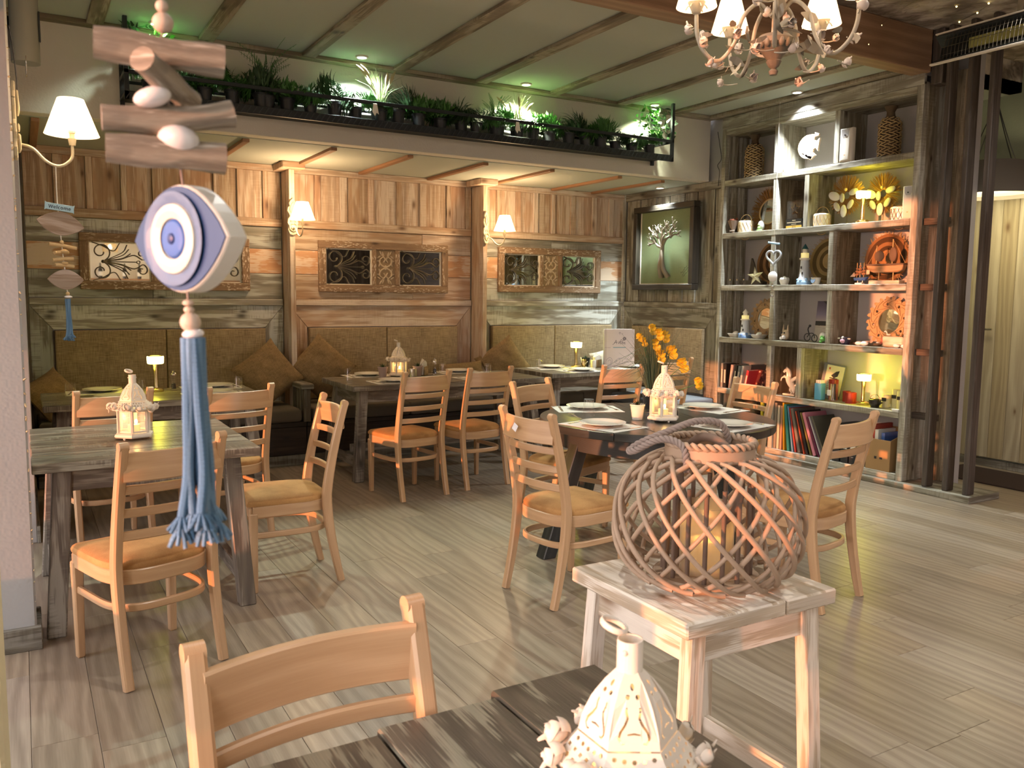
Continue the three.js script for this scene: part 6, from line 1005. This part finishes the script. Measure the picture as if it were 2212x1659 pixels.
    part('body', body, m, t); part('mane', [tube([[-.03, .243, 0], [-.008, .225, 0], [.008, .19, 0], [.01, .16, 0]], (k) => .008 + .008 * Math.sin(PI * k), 14, 6), at(cyl(.001, .005, .02, 6), -.034, .248, .006), at(cyl(.001, .005, .02, 6), -.034, .248, -.006)], m, t); part('tail', [tube([[.05, .085, 0], [.085, .1, 0], [.1, .06, 0], [.095, .03, 0]], (k) => .01 - .004 * k, 14, 6)], m, t); part('wing', [at(sph(.05, 12, 8), .045, .14, .012, 0, 0, -.9, [.35, 1.2, .2]), at(sph(.05, 12, 8), .05, .15, -.012, 0, 0, -.9, [.35, 1.2, .2])], m, t); part('base', [box(-.05, .085, 0, .016, -.03, .03, .004)], m, t); }
  solo('dark_plate', 'dark round plate behind the horse figurine', 'plate', [cyl(.12, .12, .012, 36).rotateZ(PI / 2)], M.black, [6.2, y1 + .125, -5.3]);
  { const t = thing('clipboard', 'leaning clipboard with a yellow-lit leaflet, lower shelf', 'clipboard', [6.14, y1, -4.99], -PI / 2 + .25); t.rotation.order = 'YXZ'; t.rotation.z = -.12; t.rotation.x = -.12; part('board', [box(-.1, .1, 0, .31, 0, .006, .002)], std({ color: '#6d7074', roughness: .5 }), t); part('leaflet', [planeUV(box(-.08, .08, -.13, .13, 0, .0015, 0), .16, .26).translate(.012, .165, .008)], canvasMat(160, 260, (x, w, h) => { x.fillStyle = '#d6d2b0'; x.fillRect(0, 0, w, h); x.fillStyle = '#2c2c28'; x.beginPath(); x.moveTo(50, 90); x.lineTo(90, 50); x.lineTo(120, 40); x.lineTo(110, 90); x.lineTo(80, 110); x.fill(); x.fillRect(40, 108, 70, 9); x.fillStyle = '#b05030'; x.fillRect(20, 20, 14, 20); x.fillStyle = '#66685e'; for (let i = 0; i < 5; i++) x.fillRect(30, 150 + i * 16, 90, 5); }), t); }
  { const t = thing('card_box', 'light blue box holding cards, lower shelf', 'box', [6.0, y1, -4.97]); part('box', [box(-.03, .03, 0, .145, -.036, .036, .004)], std({ color: '#5fa8cc', roughness: .5 }), t); for (let k = 0; k < 3; k++) part('card', [box(-.025, .025, .1, .172, -.026 + k * .019, -.012 + k * .019, .001)], M.paper, t); }
  const tum = (l, x, z, r, h, m) => { const t = thing('red_candle', l, 'candle', [x, y1, z]); part('wax', [latheC([[0, 0], [r, 0], [r * 1.02, h], [r * .9, h + .002], [r * .86, h - .008], [0, h - .01]], 28)], m, t); part('wick', [cyl(.0012, .0012, .018, 5).translate(0, h - .004, 0)], M.black, t); };
  const red = phys({ color: '#8a2418', roughness: .4 }); tum('tall dark red candle behind the blue box', 6.1, -4.91, .04, .178, red); tum('short red candle between the pen glass and the lamp', 6.1, -4.77, .033, .09, red); tum('short red candle touching the lamp foot', 6.04, -4.68, .045, .09, red);
  { const t = thing('pen_glass', 'glass full of pens and clips, lower shelf', 'pen holder', [6.02, y1, -4.85]); part('glass', [latheC([[0, 0], [.042, 0], [.046, .15], [.043, .15], [.039, .006], [0, .006]], 24)], M.glass, t); for (let k = 0; k < 8; k++) part('pen', [at(cyl(.004, .004, .14, 6), .02 * Math.cos(k * 2.2), .078, .02 * Math.sin(k * 2.2), 0, .12 * Math.sin(k), .12 * Math.cos(k))], [M.black, M.chrome, M.strawPale][k % 3], t); part('label_tag', [box(-.048, -.046, .05, .1, -.02, .02, .001)], M.paper, t); }
  { const t = thing('cup', 'small dark patterned cup with handles right of the lamp, lower shelf', 'cup', [5.99, y1, -4.41]); part('bowl', [latheC([[0, 0], [.03, 0], [.032, .008], [.046, .03], [.046, .066], [.042, .068], [.04, .03], [0, .016]], 28)], std({ color: '#302c24', roughness: .3 }), t); part('handle', [at(new THREE.TorusGeometry(.016, .004, 6, 16), 0, .042, -.05, PI / 2), at(new THREE.TorusGeometry(.016, .004, 6, 16), 0, .042, .05, PI / 2)], M.black, t); part('pattern', [at(new THREE.TorusGeometry(.0465, .002, 5, 30), 0, .06, 0, 0, PI / 2), at(new THREE.TorusGeometry(.044, .002, 5, 30), 0, .026, 0, 0, PI / 2)], M.brass, t); }
  const cnd = (l, x, z, r, h) => { const t = thing('pillar_candle', l, 'candle', [x, y1, z]); part('wax', [latheC([[0, 0], [r, 0], [r, h - .004], [r - .004, h], [0, h - .004]], 24)], phys({ color: '#d6cc9c', roughness: .45 }), t); part('label', [at(box(-.002, .001, -.014, .014, -.02, .02, 0), -r - .0005, h * .62, 0)], M.black, t); };
  cnd('low cream candle with a dark label behind the patterned cup', 6.07, -4.36, .036, .11); cnd('tall cream candle with a dark label, left of the end post', 6.1, -4.29, .038, .155); cnd('tall cream candle with a dark label, at the end post', 6.06, -4.215, .036, .15);
  { const t = thing('glass_dish', 'ribbed clear glass dish in the right corner of the lower shelf', 'dish', [5.985, y1, -4.22]); part('dish', [latheC([[0, 0], [.03, 0], [.045, .05], [.042, .05], [.028, .006], [0, .006]], 18, .2)], M.glass, t); } solo('card_pack', 'small white packet lying before the glass dish', 'packet', [box(-.03, .02, 0, .016, -.03, .03, .002)], M.paper, [5.955, y1, -4.18]);
  { const t = thing('yellow_ornament', 'small yellow vase seen under the orange-lit chair rail, bottom shelf', 'vase', [6.0, .1008, -5.62]); part('vase', [latheC([[0, 0], [.03, 0], [.034, .02], [.01, .1], [.014, .3], [.02, .42], [.014, .42], [0, .3]], 20)], phys({ color: '#e8d838', roughness: .4 }), t); }
  { const t = thing('striped_cloth', 'grey striped folded cloth in the bottom left compartment', 'cloth', [6.08, .1008, -5.9]); part('folds', [0, 1, 2].map((k) => at(rslab(.3, .2, .1, .03), 0, .06 + k * .11, 0, 0, PI / 2)), std({ map: burT, color: '#b8b8bc', roughness: .95 }), t); }
  // folders at the bottom
  const F = [['grey ring binder, leftmost at the bottom', '#8d8478', -5.4, .42, .03, 0], ['white file with a green label, bottom row', '#c9c2b0', -5.365, .4, .03, 0], ['pinkish file beside the white one, bottom row', '#b88f78', -5.33, .4, .025, 0], ['yellow folder at the left of the bottom row', '#d2a41e', -5.29, .43, .02, .06], ['teal folder leaning on the yellow one', '#2f8c8c', -5.24, .42, .03, .13], ['light blue folder in the bottom row', '#6d9cc8', -5.19, .41, .016, .18], ['red folder next to the light blue one', '#b8443c', -5.155, .4, .016, .22], ['grey folder in the bottom row', '#77746e', -5.115, .4, .03, .26], ['orange red folder in the middle of the bottom row', '#c0563c', -5.06, .385, .014, .3], ['black folder in the middle of the bottom row', '#26242a', -5.025, .39, .025, .32], ['olive folder with gilt edge, bottom row', '#7a6c34', -4.985, .385, .02, .35], ['pink folder leaning in the bottom row', '#d88ca0', -4.945, .39, .03, .38], ['plum folder beside the pink one', '#6c2048', -4.9, .36, .014, .4], ['white folder behind the chair, bottom row', '#c8c4cc', -4.875, .37, .014, .42], ['grey-green folder with a dark print, bottom row', '#5d5c50', -4.83, .38, .02, .45]];
  F.forEach(([l, c, z, h, w, a]) => { const t = thing('folder', l, 'folder', [6.08, .1012, z + .0]); part('cover', [box(-.14, .14, 0, h, -w / 2, -w / 2 + .003, .001), box(-.14, .14, 0, h, w / 2 - .003, w / 2, .001), box(-.14, -.137, 0, h, -w / 2, w / 2, .001)], std({ color: c, roughness: .5 }), t); part('papers', [box(-.135, .135, .004, h - .006, -w / 2 + .003, w / 2 - .003, 0)], M.paper, t); t.rotation.x = -a; if (a) t.position.y += Math.sin(a) * w / 2; });
  for (let k = 0; k < 3; k++) { const t = thing('ring_binder', `black ring binder with a white label, ${['first', 'second', 'third'][k]} behind the right chair`, 'binder', [6.08, .1012, -4.72 + k * .085]); part('cover', [box(-.15, .15, 0, .32, -.036, .036, .003)], M.black, t); part('label', [box(-.1515, -.15, .12, .18, -.024, .024, 0)], M.paper, t); part('finger_ring', [at(new THREE.TorusGeometry(.012, .003, 6, 18), -.151, .06, 0, PI / 2)], M.chrome, t); }
  { const t = thing('cardboard_box', 'open brown cardboard file box in the bottom right corner', 'box', [6.06, .1012, -4.31]); const c = std({ color: '#9a7a52', roughness: .85 }); part('side', [extr([[-.13, 0], [.14, 0], [.14, .33], [-.13, .25]], .005).translate(0, 0, -.11), extr([[-.13, 0], [.14, 0], [.14, .33], [-.13, .25]], .005).translate(0, 0, .105)], c, t); part('front', [box(-.135, -.13, 0, .25, -.11, .11, .001)], c, t); part('back', [box(.135, .14, 0, .33, -.105, .105, .001)], c, t); part('bottom', [box(-.13, .135, 0, .004, -.105, .105, 0)], c, t); part('marking', [at(extr([[-.04, 0], [0, .05], [.04, 0], [0, -.05]], .001), 0, .13, .1105), at(box(-.001, .001, -.01, .01, -.01, .01, 0), -.136, .1, -.02), at(box(-.001, .001, -.008, .008, -.012, .012, 0), -.136, .1, .03)], M.black, t); part('blue_file', [box(-.1, .12, .006, .3, .0, .03, .001)], std({ color: '#3a5a9c', roughness: .5 }), t); part('white_file', [box(-.1, .12, .006, .32, -.06, -.03, .001)], M.paper, t); part('red_file', [box(-.09, .13, .006, .36, -.095, -.065, .002)], std({ color: '#a8483c', roughness: .6 }), t); }
  { // heart mobile hanging in front of the shelf
    const t = thing('heart_mobile', 'hanging mobile with a silvery heart and a shell in front of the shelf', 'mobile', [5.86, 1.96, -5.43], -PI / 2 + .3), hp = []; for (let i = 0; i < 40; i++) { const a = i / 40 * TAU; hp.push([.0042 * 16 * Math.sin(a) ** 3, .0043 * (13 * Math.cos(a) - 5 * Math.cos(2 * a) - 2 * Math.cos(3 * a) - Math.cos(4 * a)) - .12, 0]); }
    part('string', [cyl(.0012, .0012, .62, 5).translate(0, -.16, 0), cyl(.0012, .0012, 1.23, 5).translate(0, .63, 0)], M.cloth, t); part('blue_stick', [at(cyl(.011, .01, .11, 10), 0, 0, 0, 0, 0, PI / 2 - .15)], std({ color: '#8fb4cc', roughness: .6 }), t); part('heart', [tube(hp, .011, 80, 8, true)], std({ color: '#b4bcc4', roughness: .35, metalness: .4 }), t); part('shell', [at(sph(.045, 16, 12), 0, -.295, 0, 0, 0, 0, [1, 1.05, .35])], M.shellW, t); part('beads', [[-.36, .01], [-.385, .018], [-.41, .01], [-.44, .012], [-.47, .013]].map(([y, r]) => at(sph(r, 10, 8), 0, y, 0, 0, 0, 0, [1.2, .8, 1.2])), M.chrome, t);
  }
}
// ---------- hanging mobiles ----------
const driftT = wood(131, { w: 512, h: 256, L: .13, W: .07, dark: [116, 106, 92], light: [176, 166, 148], white: [196, 188, 174], wt: .5, wa: .7, rings: 6, stain: [120, 112, 100] }), drift = std({ map: driftT.map, bumpMap: driftT.bump, bumpScale: .0012, roughness: .85 });
const paleBead = std({ color: '#c4b2a0', roughness: .6 });
const yarn = std({ color: '#6a8aa6', roughness: 1, bumpMap: burB, bumpScale: .001 }), yarn2 = std({ color: '#557795', roughness: 1, bumpMap: burB, bumpScale: .001 });
const tassel = (t, x0, y0, L, n, spread, r, seed, mats = [yarn, yarn2]) => { const q = rng(seed); for (let k = 0; k < n; k++) { const a = k / n * TAU, d = spread * (.4 + .6 * q()), l = L * (.9 + .12 * q()), c = Math.cos(a), s = Math.sin(a), m = (q() - .5) * spread * .8; const p = [[x0 + r * 1.6 * c, y0, r * 1.6 * s], [x0 + d * .55 * c + m * .4, y0 - l * .35, d * .55 * s], [x0 + d * .7 * c + m, y0 - l * .7, d * .7 * s], [x0 + d * c, y0 - l * .93, d * s]]; part('tassel_cord', [tube(p, r, 22, 6)], mats[k % 2], t); const g = []; for (let j = 0; j < 10; j++) { const b = j / 10 * TAU; g.push(tube([[x0 + d * c, y0 - l * .92, d * s], [x0 + d * c + r * 1.5 * Math.cos(b), y0 - l * .96, d * s + r * 1.5 * Math.sin(b)], [x0 + d * c + r * (2.2 + q()) * Math.cos(b), y0 - l * (1 + .02 * q()), d * s + r * 2.2 * Math.sin(b)]], r * .42, 5, 4)); } part('frayed_end', g, mats[k % 2], t); } };
{
  const t = thing('evil_eye_mobile', 'large hanging mobile of driftwood and a blue evil eye above a long blue tassel', 'mobile', [.1285, 1.517, -.789], -.161);
  const kx = .00039, ky = .000432, X = (p) => (p - 412) * kx, Y = (p) => -(p - 515) * ky;
  part('string', [tube([[X(373), Y(-420), 0], [X(374), Y(0), 0], [X(377), Y(100), 0], [X(370), Y(155), 0]], .0011, 14, 5)], M.rope, t); part('string', [tube([[X(378), Y(160), 0], [X(385), Y(270), 0], [X(400), Y(345), 0], [X(408), Y(410), 0]], .0011, 14, 5)], M.rope, t); part('string', [tube([[X(410), Y(610), 0], [X(414), Y(670), 0], [X(418), Y(712), 0]], .0011, 8, 5)], M.rope, t);
  part('bead', [at(sph(.0052, 14, 10), X(376), Y(68), 0), at(sph(.0086, 18, 12), X(377), Y(99), 0)], paleBead, t);
  const log = (a, b, r, sag = 0) => { const A = V(...a), B = V(...b), p = []; for (let i = 0; i <= 5; i++) { const k = i / 5; p.push(A.clone().lerp(B, k).add(V(0, -sag * Math.sin(PI * k), 0))); } return tube(p, (k) => r * (1 + .07 * Math.sin(k * 9 + r * 900)), 20, 14); };
  part('driftwood', [log([X(240), Y(150), .002], [X(501), Y(160), -.004], .0135)], drift, t); part('driftwood', [log([X(336), Y(190), .034], [X(428), Y(232), -.03], .0112)], drift, t); part('driftwood', [log([X(250), Y(290), .004], [X(518), Y(258), -.008], .0115, .004)], drift, t); part('driftwood', [log([X(256), Y(347), .006], [X(499), Y(352), -.002], .0128)], drift, t);
  part('shell', [at(sph(.012, 14, 10), X(352), Y(247), .01, 0, 0, .3, [1.3, .7, 1]), at(sph(.015, 16, 10), X(402), Y(322), .004, 0, 0, -.1, [1.15, .8, 1])], M.shellW, t);
  // glazed eye, turned to the left
  const w = .066, h = .047, out = []; for (let i = 0; i <= 16; i++) { const k = i / 16; out.push([-w + 2 * w * k, h * Math.pow(Math.sin(PI * k), .8)]); } for (let i = 15; i >= 1; i--) { const k = i / 16; out.push([-w + 2 * w * k, -h * Math.pow(Math.sin(PI * k), .8)]); }
  const eye = new THREE.Group(); eye.name = 'eye'; eye.position.set(X(396), Y(516), -.004); eye.rotation.set(.02, -.95, .02); t.add(eye);
  const glaze = (c) => phys({ color: c, roughness: .42 });
  part('eye_body', [extr(out, .022, .003).translate(0, 0, -.022)], glaze('#dfe0d6'), eye);
  part('eye_face', [extr(out.map(([x, y]) => [x * .97, y * .965]), .0014, .0004).translate(0, 0, -.0004)], glaze('#24436f'), eye);
  part('outer_ring', [latheC([[.033, 0], [.041, .0035], [.036, .004], [.031, .002]], 40).rotateX(PI / 2).translate(-.004, 0, .0006)], glaze('#5a6f8e'), eye);
  part('white_ring', [latheC([[.017, .001], [.031, .001], [.03, .004], [.024, .0055], [.018, .003]], 40).rotateX(PI / 2).translate(-.004, 0, .0006)], glaze('#cfd0c2'), eye);
  part('iris', [latheC([[0, .004], [.008, .0045], [.015, .0035], [.0175, .001], [0, .001]], 36).rotateX(PI / 2).translate(-.004, 0, .0006)], glaze('#3d63a8'), eye); part('pupil', [at(sph(.005, 14, 8), -.004, 0, .005, 0, 0, 0, [1, 1, .4])], glaze('#22386e'), eye);
  part('bead', [at(sph(.0042, 12, 8), X(412), Y(645), 0, 0, 0, 0, [1.2, .7, 1.2]), at(sph(.0042, 12, 8), X(413), Y(659), 0, 0, 0, 0, [1.1, .8, 1.1]), at(sph(.0088, 18, 12), X(415), Y(684), 0)], paleBead, t);
  part('shell_cap', [at(sph(.009, 16, 10), X(420), Y(708), 0, 0, 0, .1, [1.05, .55, 1])], M.shellW, t);
  tassel(t, X(420), Y(716), (1140 - 716) * ky, 13, .02, .0042, 5);
}
{
  const t = thing('welcome_mobile', 'small wooden mobile with a Welcome sign hanging from the left wall lamp', 'mobile', [.155, 1.947, -4.0], .15);
  const kx = .00172, ky = .00194, X = (p) => (p - 124) * kx, Y = (p) => -(p - 380) * ky;
  part('string', [tube([[X(122), .03, 0], [X(122), Y(440), 0], [X(127), Y(520), 0], [X(132), Y(585), 0], [X(136), Y(640), 0]], .0022, 20, 5)], M.cloth, t);
  const sign = part('sign_board', [extr([[-.055, -.018], [-.05, -.014], [.05, -.014], [.055, -.018], [.053, .0], [.055, .018], [.05, .014], [-.05, .014], [-.055, .018]], .008, .001).translate(0, 0, -.004)], std({ color: '#9fc0cc', roughness: .6 }), t); sign.position.set(X(126), Y(449), .004); sign.rotation.z = -.11;
  part('lettering', [planeUV(box(-.046, .046, -.0125, .0125, .0042, .0048, 0), .092, .025)], canvasMat(368, 100, (x, w, h) => { x.fillStyle = '#9fc0cc'; x.fillRect(0, 0, w, h); x.fillStyle = '#1d2c3c'; x.font = 'bold 76px sans-serif'; x.textAlign = 'center'; x.textBaseline = 'middle'; x.fillText('Welcome', w / 2, h / 2 + 2); }), sign);
  const leafWood = std({ map: M.stoolT.map, color: '#c9bcb6', roughness: .7 });
  const leaf = (w, h) => { const o = []; for (let i = 0; i <= 12; i++) { const k = i / 12; o.push([-w + 2 * w * k, h * Math.pow(Math.sin(PI * k), .85)]); } for (let i = 11; i >= 1; i--) { const k = i / 12; o.push([-w + 2 * w * k, -h * Math.pow(Math.sin(PI * k), .85)]); } return extr(o, .012, .002).translate(0, 0, -.006); };
  const l1 = part('wooden_leaf', [leaf(.09, .048)], leafWood, t); l1.position.set(X(127), Y(483), 0); l1.rotation.set(0, 0, -.14); const l2 = part('wooden_leaf', [leaf(.069, .042)], leafWood, t); l2.position.set(X(133), Y(601), 0); l2.rotation.z = -.02;
  part('stick', [[100, 160, 526, 534, 0], [109, 143, 545, 543, .02], [107, 152, 560, 556, 0], [110, 153, 570, 573, .01]].map(([a, b, c, d, z]) => tube([[X(a), Y(c), z], [X((a + b) / 2), Y((c + d) / 2) + .002, 0], [X(b), Y(d), -z]], .0075, 8, 8)), M.strawPale, t);
  part('bead', [at(sph(.009, 12, 8), X(128), Y(522), 0), at(sph(.013, 12, 8), X(132), Y(541), .006, 0, 0, 0, [1.2, .7, 1]), at(sph(.011, 12, 8), X(132), Y(566), .006, 0, 0, 0, [1.2, .6, 1]), at(sph(.008, 12, 8), X(136), Y(631), 0)], M.strawPale, t);
  part('shell_cap', [at(sph(.016, 14, 8), X(137), Y(638), 0, 0, 0, 0, [1, .4, 1])], M.shellW, t);
  tassel(t, X(135), Y(642), .178, 9, .016, .0045, 8);
}
{ // flower chandelier
  const t = thing('chandelier', 'white floral metal chandelier with small lit shades at the top of the picture', 'chandelier', [2.255, 2.225, -2.125], -.815), m = std({ color: '#a59b8a', roughness: .5 }), mg = std({ color: '#6b6458', roughness: .55 }), rose = phys({ color: '#c8baae', roughness: .4 }), lf = std({ color: '#6a6458', roughness: .6, side: THREE.DoubleSide });
  part('urn', [latheC([[0, 0], [.012, .002], [.016, .014], [.008, .022], [.018, .03], [.026, .046], [.022, .05], [.04, .075], [.064, .1], [.066, .115], [.05, .13], [.02, .135], [0, .135]], 28), ...Array.from({ length: 16 }, (_, k) => at(sph(.011, 8, 6), .058 * Math.cos(k * TAU / 16), .1, .058 * Math.sin(k * TAU / 16), 0, 0, 0, [1, 1.6, 1]))], mg, t);
  part('stem', [tube([[0, .13, 0], [.004, .5, 0], [0, 1.2, 0]], .012, 12, 8)], m, t);
  const r = rng(33), petalG = petalRose(.025), leafL = leafG(.017, .07, .35);
  for (let k = 0; k < 5; k++) {
    const a = k * TAU / 5, c = Math.sin(a), s = Math.cos(a), P = (q, y, o = 0) => [q * c + o * s, y, q * s - o * c], L = part('arm', [tube([P(.02, .2), P(.06, .235), P(.11, .19), P(.14, .1), P(.19, .045), P(.24, .075), P(.265, .13), P(.27, .2)], .0068, 40, 8)], m, t);
    part('candle_cup', [latheC([[.008, .195], [.014, .2], [.03, .235], [.026, .235], [.011, .204], [.011, .25], [.014, .25], [.0, .25]], 18).translate(.27 * c, 0, .27 * s), ...Array.from({ length: 6 }, (_, j) => { const b = j * TAU / 6; return tube([[.27 * c, .21, .27 * s], [.27 * c + .025 * Math.cos(b), .225, .27 * s + .025 * Math.sin(b)], [.27 * c + .036 * Math.cos(b), .212, .27 * s + .036 * Math.sin(b)]], .0022, 8, 5); })], m, t);
    part('shade', [cyl(.038, .068, .11, 32, true).translate(.27 * c, .275, .27 * s)], M.shadeLit, t); part('bulb', [at(sph(.014, 12, 8), .27 * c, .275, .27 * s, 0, 0, 0, [1, 1.6, 1])], M.bulb, t);
    const RP = [[.255, .1, .05], [.19, .05, -.055], [.285, .17, -.05], [.14, .13, .045], [.23, .03, .06]]; for (const [q, y, o] of RP) { const g = part('rose', [petalG], rose, t); g.position.set(...P(q, y, o)); g.rotation.set(r() * 2 - 1, r() * 6, r() * 2 - 1); g.scale.setScalar(.75 + .3 * r()); part('twig', [tube([P(q - .02, y - .01, 0), P(q - .01, y - .015, o * .5), P(q, y - .012, o)], .0022, 6, 4)], m, t); }
    for (let j = 0; j < 6; j++) { const g = part('leaf', [leafL], j % 2 ? lf : m, t); g.position.set(...P(.1 + .17 * r(), .05 + .12 * r(), (r() - .5) * .06)); g.rotation.set(r() * 3, r() * 6, r() * 3); g.scale.setScalar(.6 + .5 * r()); }
    const PL = new THREE.PointLight('#ffd6a8', .18, 0, 2); PL.position.set(.27 * c, .27, .27 * s).applyAxisAngle(V(0, 1, 0), -.815).add(t.position); PL.castShadow = true; PL.shadow.radius = 1.6; scene.add(PL);
  }
  for (let j = 0; j < 9; j++) { const g = part('rose', [petalG], rose, t), a = j * 2.4; g.position.set(.035 * Math.cos(a), .19 + .02 * j, .035 * Math.sin(a)); g.rotation.set(.8 * Math.cos(a), a, .8 * Math.sin(a)); g.scale.setScalar(.85); const h = part('leaf', [leafL], j % 2 ? lf : m, t); h.position.set(.05 * Math.cos(a + 1), .2 + .015 * j, .05 * Math.sin(a + 1)); h.rotation.set(1.2, a, .4); }
}

{ // bar at the rear wall, seen in the long mirror
  const t = thing('bar_shelf', 'bar shelf with bottles on the rear wall, seen only in the long mirror', 'shelf', [2.6, 1.72, 2.5]); part('board', [box(-1.6, 1.6, -.06, 0, -.16, .14, .004)], M.battenWarm, t); part('wall_panel', [box(-1.6, 1.6, 0, .9, .13, .145, .002)], M.white, t);
  const b = (l, x, m) => put('bottle', 'bottle', l, 'bottle', (q) => { part('glass', [latheC([[0, 0], [.036, 0], [.038, .17], [.014, .22], [.014, .29], [0, .29]], 18)], std({ color: '#1d1712', roughness: .15 }), q); part('label', [latheC([[.0385, .05], [.0385, .13]], 18)], M.paper, q); }, [x, 1.7205, 2.46]);
  ['first', 'second', 'third', 'fourth', 'fifth', 'sixth'].forEach((n, k) => b(`${n} dark bottle on the bar shelf reflected in the long mirror`, 1.35 + k * .34 + (k % 2) * .08));
  [1.5, 2.15, 3.3].forEach((x, k) => { const q = thing('basket_lamp', `${['left', 'middle', 'right'][k]} basket pendant lamp reflected in the long mirror`, 'pendant lamp', [x, 2.2, 2.1]); part('basket', Array.from({ length: 22 }, (_, j) => { const a = j / 22 * TAU; return tube([[.05 * Math.cos(a), .2, .05 * Math.sin(a)], [.13 * Math.cos(a + .3), .1, .13 * Math.sin(a + .3)], [.12 * Math.cos(a + .5), 0, .12 * Math.sin(a + .5)]], .004, 8, 4); }), M.strawPale, q); part('bulb', [at(sph(.035, 12, 10), 0, .1, 0, 0, 0, 0, [1, 1.5, 1])], M.bulb, q); part('cable', [cyl(.004, .004, 1.06, 6).translate(0, .73, 0)], M.black, q); const L = new THREE.PointLight('#ffdca0', 1.2, 0, 2); L.position.set(x, 2.3, 2.1); L.castShadow = true; L.shadow.radius = 1.6; scene.add(L); });
}
renderer.render(scene, camera);
